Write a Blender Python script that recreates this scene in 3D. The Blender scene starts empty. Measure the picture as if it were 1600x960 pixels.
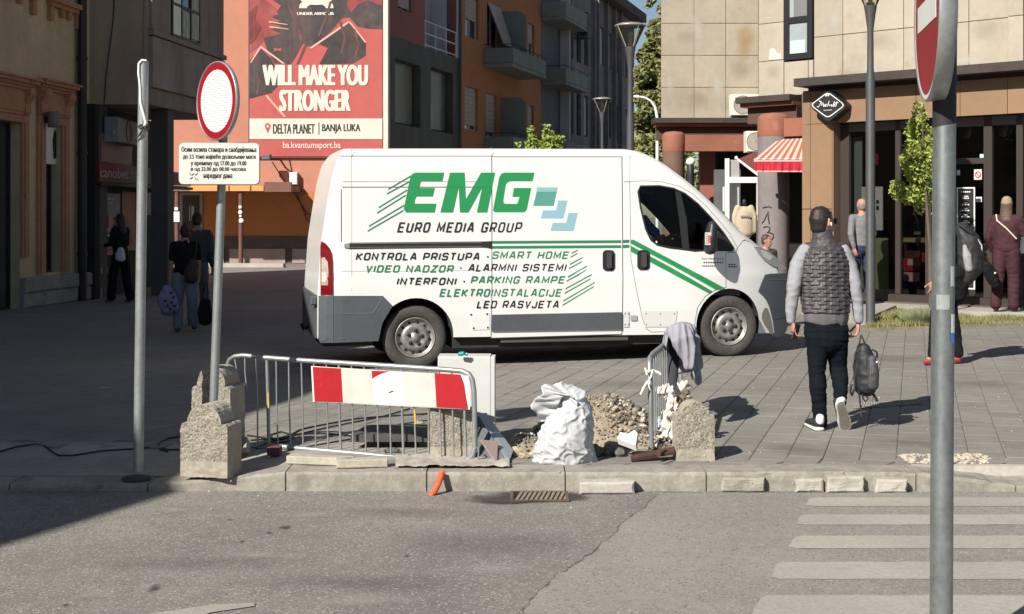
import bpy, bmesh, math, random
from mathutils import Vector, Matrix, noise as mn
from mathutils.geometry import tessellate_polygon
R = math.radians
random.seed(7)
S = bpy.context.scene
col = S.collection

# ---------------------------------------------------------------- camera, sky, sun, exposure
CH, FP, HZ = 1.62, 2133.0, 337.0
cam_d = bpy.data.cameras.new('camera'); cam = bpy.data.objects.new('camera', cam_d); col.objects.link(cam)
cam.location = (0, 0, CH); cam.rotation_euler = (R(90), 0, 0)
cam_d.sensor_width = 36; cam_d.lens = 36*FP/1600; cam_d.shift_y = -(480-HZ)/1600
cam_d.clip_end = 1500; cam_d.clip_start = .05
S.camera = cam
SUN_AZ, SUN_EL = R(218.5), R(36.5)
W = bpy.data.worlds.new('World'); S.world = W; W.use_nodes = True
nt = W.node_tree; bg = nt.nodes['Background']
sky = nt.nodes.new('ShaderNodeTexSky'); sky.sky_type = 'NISHITA'; sky.sun_disc = False
sky.sun_elevation = SUN_EL; sky.sun_rotation = SUN_AZ; sky.altitude = 160; sky.air_density = 1.0; sky.dust_density = .6
nt.links.new(sky.outputs[0], bg.inputs[0]); bg.inputs[1].default_value = .05
sl = bpy.data.lights.new('sun', 'SUN'); sl.energy = 5.0; sl.angle = R(.6); sl.color = (1, .945, .85)
so = bpy.data.objects.new('sun', sl); col.objects.link(so)
sd = Vector((math.sin(SUN_AZ)*math.cos(SUN_EL), math.cos(SUN_AZ)*math.cos(SUN_EL), math.sin(SUN_EL)))
so.rotation_euler = sd.to_track_quat('Z', 'Y').to_euler(); so.location = (-20, -25, 30)
S.view_settings.view_transform = 'Standard'; S.view_settings.look = 'None'
S.view_settings.exposure = .62; S.view_settings.gamma = 1
S.cycles.max_bounces = 6; S.cycles.transparent_max_bounces = 12

# ---------------------------------------------------------------- materials
def lk(t, a, b): t.links.new(a, b)
MATS = {}
def mat(name, c, rough=.75, metal=0, noise=(), bump=None, rnd=0, spec=.4, speck=None, streak=None, wear=None, coat=0):
    """procedural: world-position noises vary the base colour; speck = (scale, threshold, colour) aggregate; streak = vertical stains"""
    if name in MATS: return MATS[name]
    m = bpy.data.materials.new(name); m.use_nodes = True; t = m.node_tree; N = t.nodes
    b = N['Principled BSDF']; b.inputs['Roughness'].default_value = rough; b.inputs['Metallic'].default_value = metal
    b.inputs['Specular IOR Level'].default_value = spec
    if coat: b.inputs['Coat Weight'].default_value = coat; b.inputs['Coat Roughness'].default_value = .08
    geo = N.new('ShaderNodeNewGeometry'); pos = geo.outputs['Position']
    cur = N.new('ShaderNodeRGB'); cur.outputs[0].default_value = (*c, 1); cur = cur.outputs[0]
    def mixc(fac, a, bcol, typ='MIX'):
        x = N.new('ShaderNodeMix'); x.data_type = 'RGBA'; x.blend_type = typ
        if isinstance(fac, float): x.inputs[0].default_value = fac
        else: lk(t, fac, x.inputs[0])
        lk(t, a, x.inputs[6])
        if isinstance(bcol, tuple): x.inputs[7].default_value = (*bcol, 1)
        else: lk(t, bcol, x.inputs[7])
        return x.outputs[2]
    def nz(scale, detail=4, vec=None, rough_=.6):
        n = N.new('ShaderNodeTexNoise'); n.inputs['Scale'].default_value = scale; n.inputs['Detail'].default_value = detail
        n.inputs['Roughness'].default_value = rough_
        lk(t, vec if vec is not None else pos, n.inputs['Vector']); return n.outputs['Fac']
    def ramp(fac, lo, hi, a=0., bb=1.):
        r = N.new('ShaderNodeMapRange'); lk(t, fac, r.inputs[0]); r.inputs[1].default_value = lo; r.inputs[2].default_value = hi
        r.inputs[3].default_value = a; r.inputs[4].default_value = bb; r.clamp = True; return r.outputs[0]
    def mulv(f, a):
        x = N.new('ShaderNodeMix'); x.data_type = 'RGBA'; x.blend_type = 'MULTIPLY'; x.inputs[0].default_value = 1
        lk(t, a, x.inputs[6]); lk(t, f, x.inputs[7]); return x.outputs[2]
    for sc, am in noise: cur = mulv(ramp(nz(sc), .3, .7, 1-am, 1+am), cur)
    if rnd:
        oi = N.new('ShaderNodeObjectInfo'); cur = mulv(ramp(oi.outputs['Random'], 0, 1, 1-rnd, 1+rnd), cur)
    if speck:
        sc, th, scol = speck[:3]
        v = N.new('ShaderNodeTexVoronoi'); v.inputs['Scale'].default_value = sc; lk(t, pos, v.inputs['Vector'])
        sp = N.new('ShaderNodeSeparateColor'); lk(t, v.outputs['Color'], sp.inputs[0])
        cur = mixc(ramp(sp.outputs[0], th, th+.02), cur, scol)
        cur = mixc(ramp(sp.outputs[1], th, th+.02), cur, tuple(x*.55 for x in c))
    if streak:
        mp = N.new('ShaderNodeMapping'); lk(t, pos, mp.inputs[0]); mp.inputs['Scale'].default_value = (streak[0], streak[0], streak[0]*.12)
        cur = mixc(ramp(nz(1, 5, mp.outputs[0]), .48, .72, 0, streak[1]), cur, streak[2])
    if wear:
        cur = mixc(ramp(nz(wear[0], 6), wear[1], wear[1]+.08, 0, wear[3] if len(wear) > 3 else 1), cur, wear[2])
    lk(t, cur, b.inputs['Base Color'])
    if bump:
        bp = N.new('ShaderNodeBump'); bp.inputs['Strength'].default_value = bump[1]; bp.inputs['Distance'].default_value = bump[2]
        lk(t, nz(bump[0], 6), bp.inputs['Height']); lk(t, bp.outputs[0], b.inputs['Normal'])
    MATS[name] = m; return m
def glass(name, tint=(.35, .37, .38), ior_fac=.12, rough=.0):
    if name in MATS: return MATS[name]
    m = bpy.data.materials.new(name); m.use_nodes = True; t = m.node_tree; N = t.nodes
    for n in list(N):
        if n.type != 'OUTPUT_MATERIAL': N.remove(n)
    out = [n for n in N if n.type == 'OUTPUT_MATERIAL'][0]
    tr = N.new('ShaderNodeBsdfTransparent'); tr.inputs[0].default_value = (*tint, 1)
    gl = N.new('ShaderNodeBsdfGlossy'); gl.inputs['Roughness'].default_value = rough; gl.inputs[0].default_value = (1, 1, 1, 1)
    fr = N.new('ShaderNodeLayerWeight'); fr.inputs[0].default_value = ior_fac
    mx = N.new('ShaderNodeMixShader'); lk(t, fr.outputs['Fresnel'], mx.inputs[0]); lk(t, tr.outputs[0], mx.inputs[1]); lk(t, gl.outputs[0], mx.inputs[2])
    lk(t, mx.outputs[0], out.inputs[0]); MATS[name] = m; return m
def emis(name, c, s):
    m = bpy.data.materials.new(name); m.use_nodes = True; b = m.node_tree.nodes['Principled BSDF']
    b.inputs['Base Color'].default_value = (*c, 1); b.inputs['Emission Color'].default_value = (*c, 1); b.inputs['Emission Strength'].default_value = s
    return m

# ---------------------------------------------------------------- geometry helpers
def PX(px, py, Y):              # point seen at photo pixel (px,py) at depth Y
    return Vector(((px-800)*Y/FP, Y, CH-(py-HZ)*Y/FP))
def GP(px, py, z=0.):           # point of the horizontal plane z seen at a pixel
    Y = (CH-z)*FP/(py-HZ); return Vector(((px-800)*Y/FP, Y, z))
class Frame:
    """vertical plane: origin o, d along it, n out of it (towards the viewer)"""
    def __init__(s, o, d, n=None):
        s.o = Vector((o[0], o[1], 0)); s.d = Vector((d[0], d[1], 0)).normalized()
        s.n = Vector((s.d.y, -s.d.x, 0)) if n is None else Vector((n[0], n[1], 0)).normalized()
    def pt(s, a, out, z): return s.o + s.d*a + s.n*out + Vector((0, 0, z))
    def at(s, px, py, out=0.):  # (a, z) where a pixel's ray meets the plane
        o = s.o + s.n*out; r = Vector(((px-800)/FP, 1, -(py-HZ)/FP))
        k = (o.dot(s.n))/(r.dot(s.n)); p = r*k
        return ((p-o).dot(s.d), CH+p.z)
    def rect(s, x0, x1, y0, y1, out=0.):   # pixel box: columns x0,x1; rows y0,y1 read at the middle column
        a0, _ = s.at(x0, y0, out); a1, _ = s.at(x1, y0, out); xm = (x0+x1)/2
        return min(a0, a1), max(a0, a1), s.at(xm, y1, out)[1], s.at(xm, y0, out)[1]
WORLD = Frame((0, 0), (1, 0), (0, -1))
class MB:
    def __init__(s): s.v = []; s.f = []; s.m = []; s.mi = 0; s.sm = []; s.smooth = False
    def add(s, vs, fs):
        k = len(s.v); s.v += [tuple(v) for v in vs]
        for f in fs: s.f.append(tuple(i+k for i in f)); s.m.append(s.mi); s.sm.append(s.smooth)
        return s
    def box(s, fr, a0, a1, o0, o1, z0, z1, bev=0):
        if bev:
            b = bev; ring = lambda o, e: [(a0+e, o, z0+e), (a1-e, o, z0+e), (a1-e, o, z1-e), (a0+e, o, z1-e)]
            vs = ring(o0, 0) + ring(o1-b, 0) + ring(o1, b)
            fs = [(0, 1, 2, 3), (8, 11, 10, 9)]
            for r in (0, 4):
                for i in range(4): j = (i+1) % 4; fs.append((r+i, r+4+i, r+4+j, r+j))
            return s.add([fr.pt(*v) for v in vs], fs)
        vs = [fr.pt(a, o, z) for z in (z0, z1) for o in (o0, o1) for a in (a0, a1)]
        return s.add(vs, [(0, 1, 3, 2), (4, 6, 7, 5), (0, 4, 5, 1), (2, 3, 7, 6), (0, 2, 6, 4), (1, 5, 7, 3)])
    def hexa(s, p): return s.add(p, [(3, 2, 1, 0), (4, 5, 6, 7), (0, 1, 5, 4), (1, 2, 6, 5), (2, 3, 7, 6), (3, 0, 4, 7)])
    def prism(s, fr, poly, o0, o1):        # polygon of (a,z) extruded from o0 to o1
        n = len(poly); vs = [fr.pt(a, o0, z) for a, z in poly]+[fr.pt(a, o1, z) for a, z in poly]
        tri = tessellate_polygon([[Vector((a, z, 0)) for a, z in poly]])
        fs = [tuple(t) for t in tri]+[tuple(i+n for i in reversed(t)) for t in tri]
        fs += [(i, (i+1) % n, n+(i+1) % n, n+i) for i in range(n)]
        return s.add(vs, fs)
    def flat(s, poly, z0, z1):             # plan polygon of (x,y) extruded vertically
        n = len(poly); vs = [(x, y, z0) for x, y in poly]+[(x, y, z1) for x, y in poly]
        tri = tessellate_polygon([[Vector((x, y, 0)) for x, y in poly]])
        fs = [tuple(t) for t in tri]+[tuple(i+n for i in reversed(t)) for t in tri]
        fs += [(i, (i+1) % n, n+(i+1) % n, n+i) for i in range(n)]
        return s.add(vs, fs)
    def sheet(s, pts):                     # one planar polygon of 3-D points
        n = len(pts); tri = tessellate_polygon([[Vector(p) for p in pts]]); return s.add(pts, [tuple(t) for t in tri])
    def tube(s, path, r, n=8, cap=True, smooth=True):
        path = [Vector(p) for p in path]; rs = r if isinstance(r, (list, tuple)) else [r]*len(path)
        sm = s.smooth; s.smooth = smooth; k = len(path); vs = []
        up = None
        for i, p in enumerate(path):
            t = (path[min(i+1, k-1)]-path[max(i-1, 0)]).normalized()
            if up is None: up = t.orthogonal().normalized()
            up = (up-t*up.dot(t)).normalized(); w = t.cross(up)
            rr = rs[i]
            for j in range(n): an = 2*math.pi*j/n; vs.append(p+(up*math.cos(an)+w*math.sin(an))*rr)
        fs = [(i*n+j, i*n+(j+1) % n, (i+1)*n+(j+1) % n, (i+1)*n+j) for i in range(k-1) for j in range(n)]
        s.add(vs, fs)
        s.smooth = False
        if cap: s.add(vs[:n], [tuple(reversed(range(n)))]); s.add(vs[-n:], [tuple(range(n))])
        s.smooth = sm; return s
    def lathe(s, c, prof, n=24, axis=None, cap=False):   # prof: (r, h) along axis
        c = Vector(c); ax = Vector(axis or (0, 0, 1)).normalized(); u = ax.orthogonal().normalized(); w = ax.cross(u)
        sm = s.smooth; s.smooth = True
        vs = [c+ax*h+(u*math.cos(2*math.pi*j/n)+w*math.sin(2*math.pi*j/n))*r for r, h in prof for j in range(n)]
        k = len(prof)
        fs = [(i*n+j, i*n+(j+1) % n, (i+1)*n+(j+1) % n, (i+1)*n+j) for i in range(k-1) for j in range(n)]
        s.add(vs, fs)
        s.smooth = False
        if cap: s.add(vs[:n], [tuple(reversed(range(n)))]); s.add(vs[-n:], [tuple(range(n))])
        s.smooth = sm; return s
    def build(s, name, mats, parent=None, origin=None):
        me = bpy.data.meshes.new(name)
        o0 = Vector(origin) if origin is not None else Vector((0, 0, 0))
        me.from_pydata([tuple(Vector(v)-o0) for v in s.v], [], s.f)
        for m in (mats if isinstance(mats, (list, tuple)) else [mats]): me.materials.append(m)
        me.polygons.foreach_set('material_index', s.m); me.polygons.foreach_set('use_smooth', s.sm)
        me.update()
        return link(name, me, parent, o0)
def link(name, me, parent=None, loc=(0, 0, 0)):
    o = bpy.data.objects.new(name, me); col.objects.link(o); o.location = loc
    if parent is not None: adopt(o, parent)
    return o
def adopt(o, parent):
    o.location = Vector(o.location) - world_loc(parent); o.parent = parent
def world_loc(o):                # parents in this script are never rotated or scaled
    v = Vector(o.location)
    while o.parent is not None: o = o.parent; v += Vector(o.location)
    return v
def tag(o, label=None, cat=None, group=None, kind=None):
    if label: o['label'] = label
    if cat: o['category'] = cat
    if group: o['group'] = group
    if kind: o['kind'] = kind
    return o
def thing(name, loc, label, cat, group=None):
    o = bpy.data.objects.new(name, None); col.objects.link(o); o.location = loc; o.empty_display_size = .1
    return tag(o, label, cat, group)
def fix_normals(o):
    bm = bmesh.new(); bm.from_mesh(o.data); bmesh.ops.recalc_face_normals(bm, faces=bm.faces); bm.to_mesh(o.data); bm.free()
def copy_tree(o, off, parent=None):
    c = o.copy(); col.objects.link(c)
    if parent is None: c.location = Vector(o.location)+Vector(off)
    else: c.parent = parent
    for ch in [x for x in S.objects if x.parent == o]: copy_tree(ch, off, c)
    return c
def text_mesh(txt, bold=0., spacing=1.):
    """flat letters from the built-in font, as normalised vertices 0..1 and faces"""
    cu = bpy.data.curves.new('lettering', 'FONT'); cu.body = txt; cu.offset = bold; cu.resolution_u = 3; cu.space_character = spacing
    ob = bpy.data.objects.new('lettering', cu); col.objects.link(ob)
    dg = bpy.context.evaluated_depsgraph_get(); me = bpy.data.meshes.new_from_object(ob.evaluated_get(dg))
    vs = [v.co.copy() for v in me.vertices]; fs = [tuple(p.vertices) for p in me.polygons]
    bpy.data.objects.remove(ob); bpy.data.curves.remove(cu); bpy.data.meshes.remove(me)
    x0 = min(v.x for v in vs); x1 = max(v.x for v in vs); y0 = min(v.y for v in vs); y1 = max(v.y for v in vs)
    return [((v.x-x0)/(x1-x0), (v.y-y0)/(y1-y0)) for v in vs], fs
def wall(fr, a0, a1, z0, z1, holes, depth, mb, thick=None):
    """front skin with real openings and reveals"""
    A = sorted({a0, a1, *[min(max(h[i], a0), a1) for h in holes for i in (0, 1)]}); Z = sorted({z0, z1, *[min(max(h[i], z0), z1) for h in holes for i in (2, 3)]})
    for i in range(len(A)-1):
        for j in range(len(Z)-1):
            ca, cz = (A[i]+A[i+1])/2, (Z[j]+Z[j+1])/2
            if any(h[0] < ca < h[1] and h[2] < cz < h[3] for h in holes): continue
            mb.add([fr.pt(A[i], 0, Z[j]), fr.pt(A[i+1], 0, Z[j]), fr.pt(A[i+1], 0, Z[j+1]), fr.pt(A[i], 0, Z[j+1])], [(0, 1, 2, 3)])
    for h in holes:
        c = [(h[0], h[2]), (h[1], h[2]), (h[1], h[3]), (h[0], h[3])]
        for i in range(4):
            p, q = c[i], c[(i+1) % 4]
            mb.add([fr.pt(p[0], 0, p[1]), fr.pt(q[0], 0, q[1]), fr.pt(q[0], -depth, q[1]), fr.pt(p[0], -depth, p[1])], [(0, 1, 2, 3)])
def window(parent, fr, h, depth, fm, gm, bars=(0,), rows=(), fw=.05, name='window', glass_only=False):
    """frame with mullions, set back in its opening; the pane is a sub-part"""
    a0, a1, z0, z1 = h; m = MB(); o0, o1 = -depth-.03, -depth+.03
    m.box(fr, a0, a0+fw, o0, o1, z0, z1); m.box(fr, a1-fw, a1, o0, o1, z0, z1)
    m.box(fr, a0+fw, a1-fw, o0, o1, z0, z0+fw); m.box(fr, a0+fw, a1-fw, o0, o1, z1-fw, z1)
    for b in bars:
        if b: x = a0+(a1-a0)*b; m.box(fr, x-fw/2, x+fw/2, o0, o1-.004, z0+fw, z1-fw)
    for b in rows: z = z0+(z1-z0)*b; m.box(fr, a0+fw, a1-fw, o0, o1-.008, z-fw/2, z+fw/2)
    w = m.build(name, fm, parent, origin=fr.pt((a0+a1)/2, -depth, z0))
    g = MB(); g.box(fr, a0+fw*.5, a1-fw*.5, -depth-.012, -depth-.004, z0+fw*.5, z1-fw*.5)
    g.build('pane', gm, w); return w
def rocky(c, r, seed, sub=1, sq=(1, 1, 1)):
    bm = bmesh.new(); bmesh.ops.create_icosphere(bm, subdivisions=sub, radius=1)
    rd = random.Random(seed); off = Vector((rd.random()*50, rd.random()*50, rd.random()*50))
    vs = [Vector((v.co.x*sq[0], v.co.y*sq[1], v.co.z*sq[2]))*(r*(1+.55*mn.noise(v.co*1.3+off)))+Vector(c) for v in bm.verts]
    fs = [tuple(v.index for v in f.verts) for f in bm.faces]; bm.free(); return vs, fs
def blob(name, chains, vox, mats, parent, M=None, smooth=6, disp=None, matfn=None):
    """lofted chains (x,y,z,rx,ry) merged into one continuous skin"""
    bm = bmesh.new(); side0 = Vector((1, 0, 0))
    for ch in chains:
        sid = side0
        if isinstance(ch, dict): sid = Vector(ch['side']); ch = ch['c']
        P = [Vector(c[:3]) for c in ch]; k = len(P)
        rx = [c[3] for c in ch]; ry = [c[4] if len(c) > 4 else c[3] for c in ch]; n = 14
        t0 = (P[1]-P[0]).normalized(); t1 = (P[-1]-P[-2]).normalized()
        nodes = []
        for f in (1., .8, .45): nodes.append((P[0]-t0*min(rx[0], ry[0])*f*.95, rx[0]*math.sqrt(max(0, 1-f*f))+.0008, ry[0]*math.sqrt(max(0, 1-f*f))+.0008, t0))
        for i in range(k):
            t = (P[min(i+1, k-1)]-P[max(i-1, 0)]).normalized(); nodes.append((P[i], rx[i], ry[i], t))
        for f in (.45, .8, 1.): nodes.append((P[-1]+t1*min(rx[-1], ry[-1])*f*.95, rx[-1]*math.sqrt(max(0, 1-f*f))+.0008, ry[-1]*math.sqrt(max(0, 1-f*f))+.0008, t1))
        rings = []
        for p, a, b, t in nodes:
            u = sid-t*sid.dot(t)
            if u.length < .2: u = Vector((0, 1, 0))-t*t.y
            u.normalize(); w = t.cross(u)
            rings.append([bm.verts.new(p+u*math.cos(6.28318*j/n)*a+w*math.sin(6.28318*j/n)*b) for j in range(n)])
        for i in range(len(rings)-1):
            for j in range(n): bm.faces.new((rings[i][j], rings[i][(j+1) % n], rings[i+1][(j+1) % n], rings[i+1][j]))
        bm.faces.new(list(reversed(rings[0]))); bm.faces.new(rings[-1])
    bmesh.ops.recalc_face_normals(bm, faces=bm.faces)
    me = bpy.data.meshes.new(name); bm.to_mesh(me); bm.free()
    tmp = bpy.data.objects.new(name, me); col.objects.link(tmp)
    rm = tmp.modifiers.new('r', 'REMESH'); rm.mode = 'VOXEL'; rm.voxel_size = vox
    if smooth: sm = tmp.modifiers.new('s', 'SMOOTH'); sm.iterations = smooth; sm.factor = .5
    dg = bpy.context.evaluated_depsgraph_get(); out = bpy.data.meshes.new_from_object(tmp.evaluated_get(dg))
    bpy.data.objects.remove(tmp); bpy.data.meshes.remove(me)
    for m in list(out.materials): pass
    out.materials.clear()
    for m in (mats if isinstance(mats, (list, tuple)) else [mats]): out.materials.append(m)
    if disp:
        nrm = [v.normal.copy() for v in out.vertices]
        for v, nn in zip(out.vertices, nrm): v.co = v.co+disp(v.co, nn)
    if matfn:
        for p in out.polygons: p.material_index = matfn(p.center, p.normal)
    out.polygons.foreach_set('use_smooth', [True]*len(out.polygons))
    if M is not None: out.transform(M)
    out.update(); out.name = name
    base = world_loc(parent) if parent is not None else Vector((0, 0, 0))
    out.transform(Matrix.Translation(-base))
    o = bpy.data.objects.new(name, out); col.objects.link(o)
    if parent is not None: o.parent = parent
    return o
GL = {'A': ['0,0 .40,1 .60,1 1,0', '.17,.3 .83,.3'], 'B': ['.88,.52 0,.52', '0,0 0,1 .85,1 1,.88 1,.62 .88,.52 1,.4 1,.12 .85,0 0,0'], 'C': ['1,.74 1,.85 .85,1 .15,1 0,.85 0,.15 .15,0 .85,0 1,.15 1,.26'],
      'D': ['0,0 0,1 .82,1 1,.82 1,.18 .82,0 0,0'], 'E': ['1,1 0,1 0,0 1,0', '0,.52 .9,.52'], 'F': ['0,0 0,1 1,1', '0,.5 .85,.5'], 'G': ['1,.76 1,.85 .85,1 .15,1 0,.85 0,.15 .15,0 .85,0 1,.15 1,.46 .55,.46'],
      'H': ['0,0 0,1', '1,0 1,1', '0,.5 1,.5'], 'I': ['0,0 0,1'], 'J': ['1,1 1,.15 .85,0 .15,0 0,.15 0,.28'], 'K': ['0,0 0,1', '1,1 .25,.5 1,0', '0,.5 .25,.5'], 'L': ['0,1 0,0 1,0'], 'M': ['0,0 0,1 .5,.2 1,1 1,0'],
      'N': ['0,0 0,1 1,0 1,1'], 'O': ['.5,1 .16,1 0,.84 0,.16 .16,0 .84,0 1,.16 1,.84 .84,1 .5,1'], 'P': ['0,0 0,1 .85,1 1,.86 1,.54 .85,.4 0,.4'], 'R': ['0,0 0,1 .85,1 1,.86 1,.56 .85,.42 0,.42', '.6,.42 1,0'],
      'S': ['1,.78 1,.88 .87,1 .13,1 0,.87 0,.64 .13,.52 .87,.52 1,.38 1,.13 .87,0 .13,0 0,.12 0,.22'], 'T': ['0,1 1,1', '.5,1 .5,0'], 'U': ['0,1 0,.15 .15,0 .85,0 1,.15 1,1'], 'V': ['0,1 .5,0 1,1'], 'W': ['0,1 .25,0 .5,.8 .75,0 1,1'],
      'Y': ['0,1 .5,.45 1,1', '.5,.45 .5,0'], 'Z': ['0,1 1,1 0,0 1,0'], '-': ['0,.45 1,.45']}
GW = {'I': .001, 'M': 1.25, 'W': 1.4, '-': .35, ' ': .35, 'J': .8, 'A': 1.08, 'L': .85}
def stroke_text(s, W_, H_, w, shear=0., gap=.32, wy=None):
    """square extended capitals drawn as mitred strokes; returns 2-D points (x right, y up) inside W_ x H_ and faces"""
    wy = wy or w; n = len(s); tot = sum(GW.get(c, 1.) for c in s)+gap*(n-1); U = (W_-w*n)/tot; x = 0; V = []; F = []
    for ch in s:
        gw = GW.get(ch, 1.)*U
        for st_i, st in enumerate(GL.get(ch, [])):
            pts = [tuple(map(float, q.split(','))) for q in st.split()]; P = [(x+w/2+a*gw, wy/2+b*(H_-wy)) for a, b in pts]; m = len(P); closed = pts[0] == pts[-1]; k0 = len(V)
            for i, (a, b) in enumerate(P):
                A = P[i-1] if i else (P[-2] if closed else None); B = P[i+1] if i < m-1 else (P[1] if closed else None)
                d1 = Vector((a-A[0], b-A[1])).normalized() if A else None; d2 = Vector((B[0]-a, B[1]-b)).normalized() if B else None
                d1 = d1 or d2; d2 = d2 or d1; n1 = Vector((-d1.y, d1.x)); n2 = Vector((-d2.y, d2.x)); mt = n1+n2
                mt = mt.normalized() if mt.length > .1 else n1; f = 1/max(.45, mt.dot(n1)); ex = Vector((0, 0))
                if not closed and i == 0: ex = -d2*w*.5*(1 if abs(d2.x) > .9 and False else 0)
                for sg in (1, -1): V.append((a+mt.x*sg*w/2*f, b+mt.y*sg*wy/2*f, st_i))
            F += [(k0+2*i+1, k0+2*i+3, k0+2*i+2, k0+2*i) for i in range(m-1)]
        x += gw+w+gap*U
    return [(a+shear*b, b, k) for a, b, k in V], F
def soft(name, c, alpha, lo=.25, nscale=2.):
    """stain that fades out to nothing at its rim"""
    if name in MATS: return MATS[name]
    m = bpy.data.materials.new(name); m.use_nodes = True; t = m.node_tree; N = t.nodes; b = N['Principled BSDF']; b.inputs['Base Color'].default_value = (*c, 1); b.inputs['Roughness'].default_value = .85
    uv = N.new('ShaderNodeUVMap'); v1 = N.new('ShaderNodeVectorMath'); v1.operation = 'SUBTRACT'; v1.inputs[1].default_value = (.5, .5, 0); lk(t, uv.outputs[0], v1.inputs[0])
    v2 = N.new('ShaderNodeVectorMath'); v2.operation = 'LENGTH'; lk(t, v1.outputs[0], v2.inputs[0])
    ge = N.new('ShaderNodeNewGeometry'); nz = N.new('ShaderNodeTexNoise'); nz.inputs['Scale'].default_value = nscale; nz.inputs['Detail'].default_value = 5; lk(t, ge.outputs['Position'], nz.inputs['Vector'])
    ad = N.new('ShaderNodeMath'); ad.operation = 'MULTIPLY_ADD'; lk(t, nz.outputs['Fac'], ad.inputs[0]); ad.inputs[1].default_value = .5; lk(t, v2.outputs['Value'], ad.inputs[2])
    mr = N.new('ShaderNodeMapRange'); lk(t, ad.outputs[0], mr.inputs[0]); mr.inputs[1].default_value = .70; mr.inputs[2].default_value = lo; mr.inputs[3].default_value = 0; mr.inputs[4].default_value = alpha; mr.interpolation_type = 'SMOOTHSTEP'
    lk(t, mr.outputs[0], b.inputs['Alpha']); MATS[name] = m; return m
def stain_quad(pts, mt, parent, name='stain'):
    o = MB().add(pts, [(0, 1, 2, 3)]).build(name, mt, parent); uv = o.data.uv_layers.new(name='UVMap')
    for i, q in enumerate(((0, 0), (1, 0), (1, 1), (0, 1))): uv.data[i].uv = q
    return o

def bold_text(parent, fr, s, a0, a1, z0, z1, out, mt_, w, n=5, name='lettering', spacing=1.):
    """built-in letters thickened by a few slightly shifted copies (w = added stroke width)"""
    v, f = text_mesh(s, 0., spacing); m = MB()
    for k in range(n):
        dx = w*(k/(n-1)-.5); dz = w*.22*((k % 2)-.5)
        m.add([fr.pt(a0+w/2+(a1-a0-w)*x+dx, out+.0005*k, z0+w*.11+(z1-z0-w*.22)*y+dz) for x, y in v], f)
    return m.build(name, mt_, parent)

# ================================================================ SETTING: ground
asphalt = mat('asphalt', (.188, .176, .157), .9, noise=((.45, .12), (1.7, .12), (11, .09), (70, .18)), speck=(120, .92, (.36, .34, .31)), bump=(140, .5, .006), wear=(2.2, .60, (.15, .14, .13), .5))
asphalt2 = mat('newer_asphalt', (.225, .212, .19), .9, noise=((.4, .08), (1.5, .08), (14, .06), (90, .14)), speck=(110, .93, (.33, .31, .28)), bump=(160, .35, .004))
tar = mat('tar', (.10, .094, .085), .8, noise=((30, .3),))
paver_m = mat('paver', (.20, .186, .165), .85, noise=((.5, .13), (2.4, .08), (9, .08), (60, .12)), rnd=.09, bump=(90, .3, .003), wear=(3.5, .63, (.17, .155, .14), .5))
joint_m = mat('joint_sand', (.155, .143, .124), .95, noise=((20, .2),))
conc = mat('kerb_concrete', (.275, .255, .22), .88, noise=((1.2, .14), (6, .14), (25, .16)), bump=(60, .7, .005), wear=(5, .55, (.17, .158, .138), .65))
conc_l = mat('pale_concrete', (.40, .375, .335), .85, noise=((3, .12), (30, .12)), bump=(50, .5, .004))
apron_m = mat('apron_concrete', (.29, .27, .24), .88, noise=((1.8, .18), (16, .12)), bump=(45, .5, .005), wear=(3, .56, (.20, .185, .165), .7))
paintm = mat('worn_road_paint', (.325, .308, .272), .85, noise=((1.2, .10), (45, .14)), wear=(9, .57, (.27, .255, .228), .6), bump=(140, .3, .003))
grass_m = mat('grass_blades', (.20, .195, .075), .8, noise=((3, .35), (20, .3)))
soil = mat('soil', (.24, .205, .135), .95, noise=((5, .3), (30, .25)))
ZR = -.12
m = MB(); m.add([(-400, -60, ZR-.012), (400, -60, ZR-.012), (400, 900, ZR-.012), (-400, 900, ZR-.012)], [(0, 1, 2, 3)])
tag(m.build('ground', asphalt, None), kind='structure')
m = MB(); m.add([(-60, 5.42, ZR), (60, 5.42, ZR), (60, 8.62, ZR), (-60, 8.62, ZR)], [(0, 1, 2, 3)])
road = tag(m.build('road', asphalt, None), kind='structure')
# newer lighter patch on the right half, its ragged left edge sealed with tar
edge_px = [(1032, 771), (1012, 788), (985, 808), (962, 830), (938, 852), (915, 870), (893, 886), (868, 899), (843, 922), (828, 942), (815, 962), (798, 990)]
edge = [GP(x, y, ZR+.004) for x, y in edge_px]
rr = random.Random(4); e2 = []
for a, b in zip(edge, edge[1:]):
    for k in range(5): p = a.lerp(b, k/5); e2.append(p+Vector((rr.uniform(-.014, .014), 0, 0)))
e2.append(edge[-1])
m = MB(); m.sheet([*e2, Vector((9, e2[-1].y, ZR+.004)), Vector((9, 8.612, ZR+.004))])
m.build('road_patch', asphalt2, road)
m = MB()
for a, b in zip(e2, e2[1:]):
    w = .0012+.006*rr.random()**3; m.sheet([a+Vector((-w, 0, .002)), a+Vector((w, 0, .002)), b+Vector((w, 0, .002)), b+Vector((-w, 0, .002))])
m.build('tar_seam', tar, road)
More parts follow.
